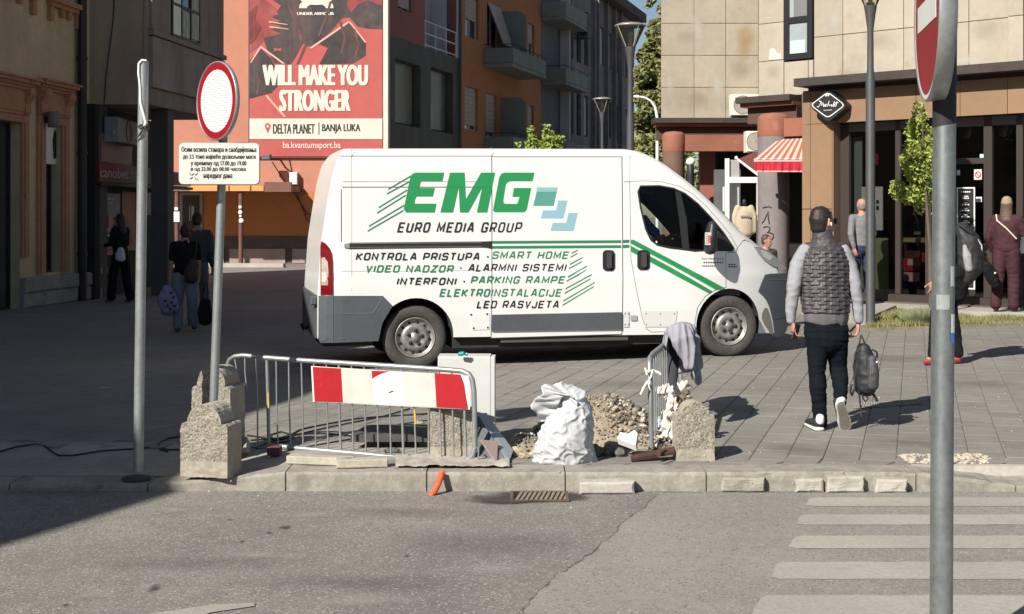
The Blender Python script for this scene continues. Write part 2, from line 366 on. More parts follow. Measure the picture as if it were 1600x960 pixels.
for (x0, x0b, y0, y1) in ((1266, 1259, 777.5, 791), (1250, 1243, 804, 820), (1243, 1230, 837, 857), (1213, 1202, 878, 905), (1188, 1170, 930, 968)):
    zs = ZR+.0062; a, b = GP(x0, y0, zs), GP(x0b, y1, zs); q_ = random.Random(int(y0)); m = MB(); lft = [a+Vector((.035, 0, 0)), a.lerp(b, .12)+Vector((.006, 0, 0))]+[a.lerp(b, t_)+Vector((q_.uniform(-.008, .008), 0, 0)) for t_ in (.3, .45, .6, .75, .88)]+[b+Vector((.05, 0, 0))]
    N_ = 60; top = [Vector((a.x+.08+(8.5-a.x)*k/N_, a.y+q_.uniform(-.006, .004), zs)) for k in range(N_+1)]; bot = [Vector((b.x+.10+(8.4-b.x)*k/N_, b.y+q_.uniform(-.004, .006), zs)) for k in range(N_+1)]
    m.sheet(lft+bot+list(reversed(top))); m.build('crossing_stripe', paintm, road)
m = MB(); m.sheet([GP(x, y, ZR+.005) for x, y in ((215, 962), (330, 945), (397, 942), (398, 947), (330, 957), (300, 968))]); m.build('worn_line', paintm, road)
oil = soft('oil_stain', (.05, .045, .04), .75, .28, 14); scuff = soft('pale_scuff', (.42, .40, .37), .35, .2, 7); dkp = soft('dark_wear', (.12, .11, .10), .26, .2, 1.6)
def rstain(px, py, w, h, mt_, z=ZR+.005, par=None):
    a, b = GP(px-w, py+h, z), GP(px+w, py-h, z); stain_quad([(a.x, a.y, z), (b.x, a.y, z), (b.x, b.y, z), (a.x, b.y, z)], mt_, par or road)
for i_, (px, py, w, h) in enumerate(((240, 919, 22, 9), (445, 824, 16, 4), (102, 945, 11, 3), (1580, 853, 9, 2.6), (378, 846, 7, 2), (358, 812, 7, 2), (420, 832, 9, 2), (635, 868, 9, 2.4))): rstain(px, py, w, h, oil, ZR+.0052+i_*.0001)
for i_, (px, py, w, h) in enumerate(((270, 797, 60, 7), (400, 868, 120, 9), (490, 805, 90, 9), (760, 890, 120, 14), (1000, 935, 160, 12), (560, 940, 150, 12), (160, 930, 90, 12))): rstain(px, py, w, h, scuff, ZR+.0056+i_*.0001)
for i_, (px, py, w, h) in enumerate(((620, 800, 200, 16), (300, 880, 260, 22), (760, 850, 220, 26), (520, 910, 260, 20))): rstain(px, py, w, h, dkp, ZR+.0066+i_*.0001)
# near pavement the big post stands on (below the frame)
m = MB(); m.box(WORLD, -40, 40, -5.40, 8, ZR-.05, 0); tag(m.build('near_pavement', conc, None), kind='structure')

# plaza base, kerb stones, pavers
def sms(t): t = max(0, min(1, t)); return t*t*(3-2*t)
def zg(x, y):                       # the square rises gently to the right
    return .0155*(max(-3, min(6, x))-2.5)*sms((y-9.9)/3)*(1-sms((y-17.5)/5))
def GZ(px, py):                     # point of that ground seen at a pixel
    p = GP(px, py)
    for _ in range(6): p = GP(px, py, zg(p.x, p.y))
    return p
m = MB(); gx = [-60, -30, -12]+[-10+.8*k for k in range(24)]+[12, 30, 60]; gy = [8.885+.4*k for k in range(39)]+[26, 30, 42]
m.smooth = True
m.add([(x, y, zg(x, y)-.0075) for y in gy for x in gx], [(j*len(gx)+i, j*len(gx)+i+1, (j+1)*len(gx)+i+1, (j+1)*len(gx)+i) for j in range(len(gy)-1) for i in range(len(gx)-1) if not (gy[j] < 9.65 and gx[i] < -1.9)])
plaza = tag(m.build('plaza', joint_m, None), kind='structure')
m = MB(); m.flat([(-60, 42.02), (60, 42.02), (60, 500), (-60, 500)], ZR-.01, -.010); m.build('far_street', asphalt, plaza)
kerb = tag(MB().flat([(-40, 8.66), (40, 8.66), (40, 8.86), (-40, 8.86)], ZR-.008, -.094).build('kerb', conc, None), kind='structure')
jx = [GP(x, 737).x for x in (447, 667, 883, 1103, 1318, 1430)]; st = .872
xs = [jx[0]-st*k for k in range(8, 0, -1)]+jx
def kz(x): return -.075 if x < -2.2 else (-.075+.075*(x+2.2)/.8 if x < -1.4 else 0.)
def kerb_block(x0, x1, z0, z1, y0=8.62, y1=8.885, bev=.012):
    m = MB(); g = .004; x0 += g; x1 -= g
    prof = lambda z: [(y0, ZR-.02), (y0, z-bev*1.6), (y0+.004, z-bev*.6), (y0+bev, z), (y1, z), (y1, ZR-.02)]
    n = 14; V_ = []
    for k in range(n+1):
        f = k/n; x = x0+(x1-x0)*f; e_ = 1 if 0 < k < n else 1.8
        for i, (y, z) in enumerate(prof(z0+(z1-z0)*f)):
            w_ = mn.noise(Vector((x*9, y*30, z*30)))*.004+max(0, mn.noise(Vector((x*14, i*3.1, 7)))-.32)*(.03 if i in (1, 2, 3) else 0)*e_
            V_.append((x, y+(w_ if i < 4 else 0), z-(w_ if 0 < i < 5 else 0)))
    m.smooth = False
    m.add(V_, [tuple(range(5, -1, -1)), tuple(6*n+i for i in range(6))]+[(6*k+i, 6*k+(i+1) % 6, 6*k+6+(i+1) % 6, 6*k+6+i) for k in range(n) for i in range(6)])
    m.build('kerb_stone', conc, kerb)
for a, b in zip(xs, xs[1:]): kerb_block(a, b, kz(a)+rr.uniform(-.003, .003), kz(b)+rr.uniform(-.003, .003))
xr = jx[-1]; kerb_block(xr, xr+.62, 0, -.075, y0=8.60); kerb_block(xr+.62, xr+1.5, -.075, -.075, y0=8.58)
for k in range(3): kerb_block(xr+1.5+k*.9, xr+2.4+k*.9, -.075, -.075, y0=8.58)
for k in range(6): MB().box(WORLD, 2.60+.95*k, 3.54+.95*k, -8.899, -8.8865, ZR, -.0015).build('kerb_riser', conc_l, kerb)
# concrete apron at the left, ramping down to the lowered kerb
def zap(x, y): return kz(x)*max(0, min(1, (9.75-y)/.85))
m = MB(); nx, ny = 60, 10; X0, X1, Y0, Y1 = -7., -.2, 8.885, 9.75
m.add([(X0+(X1-X0)*i/nx, Y0+(Y1-Y0)*j/ny, zap(X0+(X1-X0)*i/nx, Y0+(Y1-Y0)*j/ny)+.001) for j in range(ny+1) for i in range(nx+1)],
      [(j*(nx+1)+i, j*(nx+1)+i+1, (j+1)*(nx+1)+i+1, (j+1)*(nx+1)+i) for j in range(ny) for i in range(nx)])
tag(m.build('pavement_apron', apron_m, None), kind='structure')
# paving stones in courses running up the street
pd = Vector((.283, .959, 0)); pp = Vector((.959, -.283, 0)); PW, PL = .235, .36
def in_ground(x, y):
    if y > 23.5 or y < 8.7: return False
    if x < -.25 and y < 9.7: return False
    if abs(x) > .375*y+1.2: return False
    if x > .2655*y and y > 20.2: return False      # verge and forecourt lie there
    if 2.66 < x < 3.12 and 8.9 < y < 9.22: return False  # broken-out corner full of rubble
    return True
cand = []
for i in range(-90, 90):
    for j in range(-10, 90):
        c = pp*(i*PW)+pd*((j+(.5 if i % 2 else 0))*PL); x, y = c.x, c.y
        if in_ground(x, y): cand.append((y, x, i, j))
cand.sort()
near = [c for c in cand if abs(c[1]) < .375*c[0]+.1][:290]; ns = set((c[2], c[3]) for c in near)
rd = random.Random(11)
def paver_pts(x, y):
    g = .0024; hw, hl = PW/2-g, PL/2-g; z = rd.uniform(-.0015, .0015); c = Vector((x, y, 0)); b = .006
    q = [(-1, -1), (1, -1), (1, 1), (-1, 1)]; vs = []
    for (u, v) in q: vs.append(c+pp*(u*hw)+pd*(v*hl)+Vector((0, 0, -.012)))
    for (u, v) in q: vs.append(c+pp*(u*hw)+pd*(v*hl)+Vector((0, 0, z-.003)))
    for (u, v) in q: vs.append(c+pp*(u*(hw-b))+pd*(v*(hl-b))+Vector((0, 0, z+rd.uniform(-.0006, .0006))))
    for p in vs:
        if p.y < 8.888: p.y = 8.888
        p.z += zg(p.x, p.y)
    return vs, [(8, 9, 10, 11)]+[(r+i, r+(i+1) % 4, r+4+(i+1) % 4, r+4+i) for r in (0, 4) for i in range(4)]
far = MB()
for y, x, i, j in cand:
    vs, fs = paver_pts(x, y)
    if (i, j) in ns: MB().add(vs, fs).build('paving_stone', paver_m, plaza, origin=(x, y, 0))
    else: far.add(vs, fs)
f = far.build('paving_stones', paver_m, plaza); tag(f, kind='stuff')
# the rest of the square in plain paving
m = MB(); m.add([(-60, 23.2, .003), (60, 23.2, .003), (60, 42, -.003), (-60, 42, -.003)], [(0, 1, 2, 3)]); m.build('far_paving', paver_m, plaza)
# verge and raised forecourt
fore = [GP(x, y, .12) for x, y in ((1362, 499), (1400, 480), (1500, 489), (1700, 495))]
verge_out = [GP(1352, 514.5, .06), GP(1440, 512, .06), GP(1600, 506, .06), GP(1720, 502, .06)]
vpts = [(p.x, p.y) for p in verge_out]+[(p.x, p.y) for p in (fore[3], fore[2], fore[1], fore[0])]
m = MB(); m.flat(vpts, -.02, .075); verge = tag(m.build('verge', soil, None), kind='structure')
FORE_Z = .15
fpts = [(fore[0].x-.05, fore[0].y)]+[(p.x, p.y) for p in fore[1:]]+[(16, fore[3].y), (16, 30), (4.75, 30), (4.75, 22)]
m = MB(); m.flat(fpts, -.02, FORE_Z); tag(m.build('forecourt', mat('forecourt_paving', (.30, .28, .25), .85, noise=((1, .12), (12, .08)), bump=(40, .3, .003)), None), kind='structure')
# grass tufts
gr = random.Random(3); m = MB()
def inside(px_, py_, poly):
    c = False; n = len(poly)
    for i in range(n):
        x1, y1 = poly[i]; x2, y2 = poly[(i+1) % n]
        if (y1 > py_) != (y2 > py_) and px_ < (x2-x1)*(py_-y1)/(y2-y1)+x1: c = not c
    return c
cnt = 0
while cnt < 15000:
    x, y = gr.uniform(4.6, 11), gr.uniform(18.5, 22.5)
    if not inside(x, y, vpts): continue
    cnt += 1
    den = mn.noise(Vector((x*2.2, y*2.2, 0)))
    if den < -.15 and gr.random() < .8: continue
    h = gr.uniform(.025, .075)*(1+den); an = gr.random()*6.28; l = gr.uniform(0, .04); w = .006
    m.add([(x-w*math.cos(an), y-w*math.sin(an), .073), (x+w*math.cos(an), y+w*math.sin(an), .073), (x+l*math.sin(an), y-l*math.cos(an), .073+h)], [(0, 1, 2)])
tag(m.build('grass', grass_m, None), kind='stuff')

for i_, (px, py, w, h) in enumerate(((1230, 700, 60, 14), (1420, 690, 90, 12), (1180, 640, 70, 12), (1380, 560, 120, 9), (960, 600, 120, 9), (860, 640, 60, 8), (1540, 600, 70, 10), (1290, 740, 120, 5), (620, 720, 120, 8))):
    p_ = GZ(px, py); rstain(px, py, w, h, dkp, p_.z+.0105+i_*.0002, plaza)

# ================================================================ SETTING: buildings on the left (all in shade)
ochre = mat('ochre_render', (.52, .42, .26), .9, noise=((.8, .12), (7, .08)), streak=(1.6, .35, (.30, .25, .17)), bump=(30, .2, .004))
terra_t = mat('terracotta_trim', (.42, .21, .12), .85, noise=((3, .15),), wear=(5, .6, (.19, .11, .075), .6))
stone_g = mat('plinth_stone', (.27, .25, .225), .9, noise=((3, .2), (14, .15)), bump=(12, .7, .02))
blackm = mat('black_iron', (.02, .02, .022), .5, noise=((8, .2),))
dark_glass = mat('dark_window_glass', (.03, .034, .04), .06, spec=.8, noise=((.9, .3),))
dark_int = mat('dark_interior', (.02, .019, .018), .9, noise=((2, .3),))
grey_clad = mat('grey_cladding', (.23, .18, .155), .7, noise=((1, .12), (8, .08)), streak=(3, .5, (.24, .22, .2)))
grey_pnl = mat('stained_grey_panel', (.29, .25, .225), .85, noise=((1.2, .15),), streak=(3, .6, (.13, .115, .105)))
taupe = mat('taupe_render', (.34, .275, .19), .9, noise=((.8, .12), (6, .08)), streak=(1.4, .3, (.18, .15, .115)))
whitep = mat('white_plastic', (.72, .72, .7), .5, noise=((3, .04),))
FY = Frame((-8.6, 22.9), (.111, 1), (1, -.111))
yb = thing('townhouse', FY.pt(-10, 0, 0), 'ochre rendered old townhouse with terracotta window trims, at the left edge', 'building')
aE = FY.at(140, 300)[0]; pipe_a = FY.at(119, 300)[0]
door = (-1.6, FY.at(31, 300)[0], 0, FY.at(20, 190)[1])
win = FY.rect(68, 94, 194, 426); up1 = FY.rect(82, 112, -95, 0); up2 = (FY.at(-12, 0)[0], FY.at(42, 0)[0], up1[2]-.0, up1[3])
m = MB(); wall(FY, -24.5, aE, .0, 7.4, [door, win, up1, up2], .22, m); 
m.prism(FY, [(-24.5, 0), (aE, 0), (aE, 7.4), (-24.5, 7.4)], -6, -.6)
for a, b in ((-24.5, -24.3), (aE-.02, aE)): m.box(FY, a, b, -6, -.003, 0, 7.4)
m.box(FY, -24.4, aE-.03, -5.8, -.003, 7.3, 7.42)
m.build('wall', ochre, yb)
for h, nm in ((door, 'doorway'), (win, 'shop_window'), (up1, 'upper_window'), (up2, 'upper_window')):
    window(yb, FY, h, .2, blackm, dark_glass, bars=(0,) if nm == 'shop_window' else (.5,), rows=() if nm != 'upper_window' else (.3,))
# moulded surrounds
def surround(h, wid, top):
    a0, a1, z0, z1 = h; m = MB()
    for a, b in ((a0-wid, a0), (a1, a1+wid)):
        m.box(FY, a, b, .002, .05, z0, z1); m.box(FY, a+wid*.25, b-wid*.25, .05, .075, z0, z1)
    m.box(FY, a0-wid, a1+wid, .002, .055, z1, z1+.12)
    m.build('window_surround', terra_t, yb)
    if top:
        m = MB(); zt = z1+.13
        m.box(FY, a0-wid, a1+wid, .002, .06, zt, zt+.44); m.box(FY, a0-wid*.2, a1+wid*.2, .06, .08, zt+.06, zt+.38)
        for k, (dz, o) in enumerate(((0, .10), (.055, .15), (.10, .22), (.16, .27))):
            m.box(FY, a0-wid-.03*k, a1+wid+.03*k, .002, o, zt+.44+dz, zt+.44+dz+(.055, .045, .06, .035)[k])
        m.build('cornice', terra_t, yb)
        for a in (a0-wid*.9, a1+wid*.1):
            m = MB(); b = a+wid*.8
            m.prism(Frame(FY.pt(a, 0, 0), FY.n, -FY.d), [(.06, zt+.0), (.10, zt+.05), (.09, zt+.2), (.19, zt+.36), (.19, zt+.44), (.06, zt+.44)], 0, -wid*.8)
            m.build('bracket', terra_t, yb)
surround(win, .3, True); surround((door[0], door[1], .9, door[3]), .26, True)
for h in (up1, up2):
    a0, a1, z0, z1 = h; m = MB()
    m.box(FY, a0-.3, a1+.3, .002, .16, z0-.12, z0-.03); m.box(FY, a0-.24, a1+.24, .002, .10, z0-.2, z0-.12)
    for i, a in enumerate((a0-.22, a0+(a1-a0)*.3, a0+(a1-a0)*.66, a1+.1)): m.box(FY, a, a+.13, .003, .08, z0-.46+(.12 if i in (1, 2) else 0), z0-.2)
    m.build('window_sill', terra_t, yb)
z1 = FY.at(60, 432)[1]
segs = ((door[1]-.02, pipe_a-.15), (pipe_a+.16, aE-.01))
for a0, a1 in segs:
    n = max(1, round((a1-a0)/.75))
    for r in range(2):
        for k in range(n):
            off = 0 if r else 0; p0 = a0+(a1-a0)*k/n; p1 = a0+(a1-a0)*(k+1)/n
            MB().box(FY, p0+.004, p1-.004, .003, .12+.02*((k+r) % 2), r*z1/2+.004, (r+1)*z1/2-.004, bev=.03).build('plinth_block', stone_g, yb)
# downpipe, wall lamp, hanging shop sign
m = MB(); m.tube([FY.pt(pipe_a, .12, z) for z in (0, 2, 4.5, 7.5)], .085, 10)
p = m.build('drainpipe', blackm, yb)
m = MB()
for z in (.9, 2.8, 4.6): MB().lathe(FY.pt(pipe_a, .12, z), [(.1, -.03), (.1, .03)], 10).build('pipe_bracket', blackm, p)
a, z = FY.at(66, 187); t = thing('wall_lamp', FY.pt(a, 0, z), 'grey barrel wall lamp on the ochre townhouse beside its shop window', 'lamp')
m = MB(); m.lathe(FY.pt(a, .22, z-.14), [(.0, 0), (.1, 0), (.11, .02), (.11, .26), (.1, .28), (0, .28)], 18); m.build('lamp_shade', mat('lamp_grey', (.16, .16, .17), .5, noise=((9, .1),)), t)
m = MB(); m.box(FY, a-.05, a+.05, .003, .12, z-.06, z+.06); m.build('lamp_arm', blackm, t)
h = FY.rect(70, 90, 195, 257, out=-.1); t = thing('shop_sign', FY.pt(h[0], -.1, h[2]), 'white upright sign panel in the townhouse window with a dark brush mark', 'sign')
m = MB(); m.box(FY, h[0], h[1], -.12, -.08, h[2], h[3]); m.build('sign_panel', whitep, t)
m = MB(); ac = h[0]+(h[1]-h[0])*.7; m.prism(FY, [(ac-.06, h[2]+.1), (ac+.04, h[2]+.12), (ac+.1, h[2]+.4), (ac+.02, h[3]-.08), (ac-.04, h[3]-.12), (ac-.1, h[2]+.42)], -.078, -.072); m.build('brush_mark', blackm, t)
# ---- grey building with its overhanging upper floor
NC = Vector((-7.08, 26.5, 0)); FGf = Frame((-7.08, 26.5), (1, 0), (0, -1)); FGs = Frame((-7.08, 26.5), (.111, 1), (1, -.111))
gb = thing('office_building', (-8, 28, 0), 'grey clad office block whose upper floor overhangs the shaded pavement', 'building')
zb = FGf.at(190, 163)[1]; far_a = FGs.at(345, 100)[0]
m = MB()
q = FGs.pt(far_a, 0, 0); xl = FGf.at(136, 0)[0]-7.08
m.flat([(xl, 26.5), (-7.08, 26.5), (q.x, q.y), (xl-.8, q.y)], zb, 9.6); 
m.flat([(xl-6, 26.9), (xl-.62, 26.9), (xl-.62, q.y), (xl-6, q.y)], 0, 9.55)
m.build('wall', taupe, gb)
m = MB(); m.box(FGs, .03, far_a, .003, .03, zb, zb+.32); m.build('overhang_fascia', mat('shaded_fascia', (.24, .21, .19), .85, noise=((2, .15),), streak=(2, .4, (.09, .08, .07))), gb)  # brown-grey fascia with darker vertical streaks
zt = FGs.at(232, 47)[1]; 
for k in range(3):
    a0 = .03+(far_a-.03)*k/3; a1 = .03+(far_a-.03)*(k+1)/3
    MB().box(FGs, a0+.006, a1-.006, .004, .10, zb+.34, zt-.12).build('parapet_panel', grey_pnl, gb)
m = MB(); m.box(FGs, 0, far_a, .004, .14, zt-.10, zt); m.build('parapet_coping', grey_clad, gb)
xs_ = [232, 247, 262, 308, 322, 336, 345]
for x0, x1 in zip(xs_, xs_[1:]):
    if x0 == 262: continue
    a0, a1 = FGs.at(x0, 50)[0], FGs.at(x1, 50)[0]
    MB().box(FGs, a0+.01, a1-.01, .004, .07, zt+.02, 9.5).build('cladding_panel', grey_clad, gb)
a0, a1 = FGs.at(263, 50)[0], FGs.at(307, 50)[0]; h = (a0, a1, zt+.02, zt+1.9)
pane_refl = mat('bright_reflecting_glass', (.60, .54, .40), .3, spec=.9, noise=((.8, .3),))  # beige reflection in the left pane, painted as a flat colour
w = window(gb, FGs, h, -.06, blackm, dark_glass, bars=(.34, .67), rows=(.36,), fw=.06)
for k, (u0, u1, mt_, v0, v1) in enumerate(((.04, .31, pane_refl, .02, .95), (.7, .97, mat('net_curtain', (.42, .42, .36), .9, noise=((5, .2),)), .05, .92), (.38, .62, MATS['net_curtain'], .02, .33))):
    MB().box(FGs, h[0]+(a1-a0)*u0, h[0]+(a1-a0)*u1, .074, .078, h[2]+(1.88)*v0, h[2]+1.88*v1).build('curtain', mt_, w)  # first sheet is the painted reflection, the other two are net curtains
m = MB(); pth = [FGf.pt(FGf.at(x, y)[0], .015, FGf.at(x, y)[1]) for x, y in ((179, -10), (178, 20), (175, 50), (170, 85), (166, 120), (163, 162))]; m.tube(pth, .012, 5); m.build('cable', blackm, gb)
m = MB(); m.tube([FGf.pt(FGf.at(226, y)[0], .02, FGf.at(226, y)[1]) for y in (-10, 160)], .02, 6); m.build('conduit', grey_clad, gb)
for x0, x1, Y, nm in ((236, 262, 27.6, 'column'), (139, 156, 26.55, 'column')):
    X0, X1 = (x0-800)*Y/FP, (x1-800)*Y/FP; MB().box(WORLD, X0, X1, -Y-.5, -Y, 0, zb-.004).build(nm, mat('dark_column', (.08, .075, .07), .8, noise=((2, .15),)), gb)
# shop under the overhang
FS0 = Frame((-7.98, 26.3), (-.04, 1), (1, .04))
sb = thing('betting_shop', (-8, 29, 0), 'dark betting shop under the grey overhang with a dark red sign band', 'shop')
m = MB(); m.box(FS0, 0, 7, -2, -.05, 0, 2.3); m.box(FS0, 0, 6.2, -2, -.05, 2.3, zb-.01); m.build('wall', dark_int, sb)
navy = mat('navy_poster', (.03, .035, .10), .5, noise=((6, .5),)); rust = mat('rust_poster', (.20, .07, .035), .6, noise=((3, .4),))
mar = mat('maroon_panel', (.12, .035, .035), .6, noise=((2, .2),)); txg = mat('dull_lettering', (.36, .32, .32), .6)
for x0, x1, y0, y1, mt_ in ((158, 190, 302, 340, navy), (193, 214, 300, 392, rust), (158, 182, 344, 352, navy), (231, 250, 302, 336, navy)):
    h = FS0.rect(x0, x1, y0, y1); MB().box(FS0, h[0], h[1], -.045, -.03, h[2], h[3]).build('window_poster', mt_, sb)
pk = mat('salmon_print', (.42, .2, .16), .7); wk = mat('grey_print', (.38, .38, .37), .7)
for x0, x1, y0, y1, mt_ in ((171, 178, 337, 364, pk), (162, 169, 345, 350, wk), (163, 171, 357, 361, wk), (165, 176, 366, 370, wk), (163, 176, 385, 390, pk), (163, 178, 391, 399, pk), (160, 170, 418, 427, wk), (160, 175, 450, 466, wk), (165, 180, 310, 313, wk), (163, 178, 316, 318, wk)):
    h = FS0.rect(x0, x1, y0, y1); MB().box(FS0, h[0], h[1], -.03, -.02, h[2], h[3]).build('poster_print', mt_, sb)
FC = Frame((-7.95, 26.3), (.62, 4.6), (4.6, -.62))
aL = FC.at(299, 288)[0]; m = MB(); m.prism(Frame(FC.pt(0, 0, 0), FC.d, FC.n), [(0, 2.26), (aL, 2.30), (aL, 2.56), (0, 2.66)], -.1, 0); m.build('sign_band', mat('dark_red_band', (.14, .02, .022), .5, noise=((3, .15),)), sb)
m = MB(); m.box(FC, 0, aL, -1.0, -.1, 2.22, 2.28); m.box(FC, 0, aL, -.2, .04, 2.2, 2.255); m.build('awning_soffit', blackm, sb)
def txt(parent, fr, s, a0, a1, z0, z1, out, mt_, bold=0., shear=0., name='lettering', th=.004, spacing=1.):
    v, f = text_mesh(s, bold, spacing); m = MB()
    m.add([fr.pt(a0+(a1-a0)*x+shear*y*(z1-z0), out, z0+(z1-z0)*y) for x, y in v], f)
    return m.build(name, mt_, parent)
ax = lambda x: FC.at(x, 275)[0]
txt(sb, FC, 'canobet.ba', ax(156), ax(215), 2.36, 2.56, .006, txg, bold=.01)
h = FS0.rect(157, 205, 214, 256); MB().box(FS0, h[0], h[1], -.04, .02, h[2], h[3]).build('sign_panel', mat('dull_rose_sign', (.20, .11, .10), .6, noise=((2, .2),)), sb)
h = FS0.rect(176, 210, 202, 222); MB().box(FS0, h[0], h[1], .03, .2, h[2], h[3]).build('sign_panel', mar, sb)
h = FS0.rect(177, 207, 207, 214, out=.21)
for k in range(6): MB().box(FS0, h[0]+(h[1]-h[0])*k/6, h[0]+(h[1]-h[0])*(k+.75)/6, .201, .21, h[2], h[3]).build('sign_print', txg, sb)
t = thing('air_conditioner', FS0.pt(2, .1, 3.2), 'dim grey air conditioning unit above the dark red betting shop band', 'air conditioner')
h = FS0.rect(186, 216, 187, 206, out=.3); MB().box(FS0, h[0], h[1], .02, .3, h[2]-.25, h[3], bev=.02).build('casing', mat('dim_grey', (.22, .22, .22), .6), t)
m = MB(); m.lathe(FS0.pt((h[0]+h[1])/2, .302, (h[2]-.25+h[3])/2), [(.0, 0), (.2, 0), (.22, .012), (.24, 0)], 20, axis=FS0.n); m.build('fan_grille', blackm, t)

# ================================================================ billboard building at the end of the side street
YW = 46.5; FW = Frame((0, YW), (1, 0), (0, -1))
salmon = mat('salmon_render', (.44, .19, .13), .9, noise=((.5, .05), (5, .05)), streak=(.8, .15, (.36, .175, .13)))
orange = mat('orange_render', (.43, .16, .052), .9, noise=((.6, .06), (6, .05)))
pinkg = mat('pink_grey_plinth', (.33, .25, .225), .9, noise=((2, .12),)); browng = mat('brown_band', (.10, .07, .065), .8, noise=((3, .15),))
cb = thing('billboard_building', (-9, YW, 0), 'salmon and orange gable wall with a tall red billboard on it', 'building')
fx = lambda x: (x-800)*YW/FP; fz = lambda y: CH-(y-HZ)*YW/FP
m = MB(); m.box(FW, -26, fx(603), -8, 0, fz(300), 13.5); m.build('wall', salmon, cb)
m = MB(); m.box(FW, -26, fx(603), -8, .002, fz(369), fz(300)); m.build('lower_wall', orange, cb)
m = MB(); m.box(FW, -26, fx(603), -8, .03, fz(388), fz(369)-.002); m.build('dark_band', browng, cb)
m = MB(); m.box(FW, -26, fx(603), -8, .0, -.02, fz(388)-.002); m.build('plinth', browng, cb)
for x0, x1 in ((318, 350), (359, 446), (457, 540)):
    MB().box(FW, fx(x0), fx(x1), .003, .06, .0, fz(388)-.02).build('plinth_panel', pinkg, cb)
h = (fx(286), fx(312), .0, fz(306)); MB().box(FW, h[0]-.1, h[1]+.1, .004, .06, 0, h[3]+.1).build('door_surround', mat('grey_surround', (.3, .28, .26), .8), cb)
d = MB().box(FW, h[0], h[1], .06, .09, 0, h[3]).build('door', dark_glass, cb); MB().box(FW, fx(298), fx(300), .091, .11, 0, h[3]).build('door_frame', browng, d)
MB().box(FW, fx(296.5), fx(304), .092, .1, fz(345), fz(322)).build('notice', wk, d)
# canopy on poles
cz0, cz1 = CH-(299-HZ)*44/FP, CH-(290.5-HZ)*44/FP
cx = lambda x: (x-800)*44/FP
cn = thing('canopy', (cx(350), 44.2, 0), 'flat orange edged entrance canopy on thin brown poles under the billboard', 'canopy')
m = MB(); m.box(FW, -13, cx(452), .07, 2.45, cz0+.01, cz1+.02); m.build('roof', mat('roof_felt', (.25, .13, .1), .8, noise=((2, .15),)), cn)
for x0, x1 in ((190, 238), (297, 357), (359, 391), (393, 412)):
    MB().box(FW, cx(x0), cx(x1), 2.45, 2.5, cz0, cz1, bev=.008).build('edge_panel', mat('canopy_orange', (.68, .3, .1), .7, noise=((2, .1),)), cn)
MB().box(FW, cx(413), cx(455), 2.3, 2.5, cz0-.02, cz1+.12).build('edge_box', mat('brown_box', (.17, .075, .06), .7, noise=((2, .1),)), cn)
for x in (275, 375):
    p = MB().lathe((cx(x), 44.15, .0), [(.075, 0), (.075, cz0)], 12).build('pole', mat('red_brown_pole', (.13, .055, .045), .7, noise=((3, .2),)), cn)
    m = MB(); rq = random.Random(x)
    if x == 275: m.box(WORLD, cx(x)-.11, cx(x)+.1, -44.06, -44.04, CH+(HZ-347)*44/FP, CH+(HZ-331)*44/FP); m.box(WORLD, cx(x)-.06, cx(x)+.05, -44.06, -44.04, CH+(HZ-329)*44/FP, CH+(HZ-324)*44/FP)
    else:
        for yy, s in ((324, .06), (332, .07), (338, .045), (345, .08)): m.lathe((cx(x)+rq.uniform(-.02, .04), 44.06, CH+(HZ-yy)*44/FP), [(0, .012), (s*.8, .012), (s, 0)], 7, axis=(0, -1, 0))
    m.build('pasted_notice', whitep, p)
m = MB(); m.box(WORLD, -16, fx(470), -43.4, -42.9, -.02, CH+(HZ-412)*43/FP); tag(m.build('low_kerb_wall', conc_l, None), 'low pale concrete kerb wall across the street before the plinth', 'wall')
# cctv camera and boxes on the wall
t = thing('security_camera', FW.pt(fx(440), 0, fz(250)), 'dark security camera on a bracket arm below the billboard', 'camera')
m = MB(); m.tube([FW.pt(fx(446), .02, fz(262)), FW.pt(fx(442), .5, fz(251)), FW.pt(fx(430), .7, fz(250))], .03, 6); m.build('arm', blackm, t)
m = MB(); m.box(FW, fx(416), fx(429), .55, .85, fz(252), fz(243), bev=.03); m.build('camera_body', mat('camera_grey', (.12, .12, .13), .5), t)
t = thing('junction_box', FW.pt(fx(461), 0, fz(280)), 'pale junction box on the salmon wall beneath the billboard corner', 'box')
MB().box(FW, fx(454), fx(466), .003, .25, fz(289), fz(270), bev=.02).build('casing', whitep, t); MB().box(FW, fx(462), fx(475), .003, .2, fz(305), fz(295), bev=.02).build('lower_box', mat('brown_box', (.17, .075, .06), .7), t)
m = MB(); m.tube([FW.pt(fx(x), .03, fz(y)) for x, y in ((425, 253), (437, 272), (451, 292), (462, 305), (480, 335), (500, 340), (520, 330))], .016, 5); m.tube([FW.pt(fx(x), .03, fz(y)) for x, y in ((452, 250), (456, 268), (461, 295), (480, 345), (500, 352))], .014, 5); m.build('cable', blackm, t)
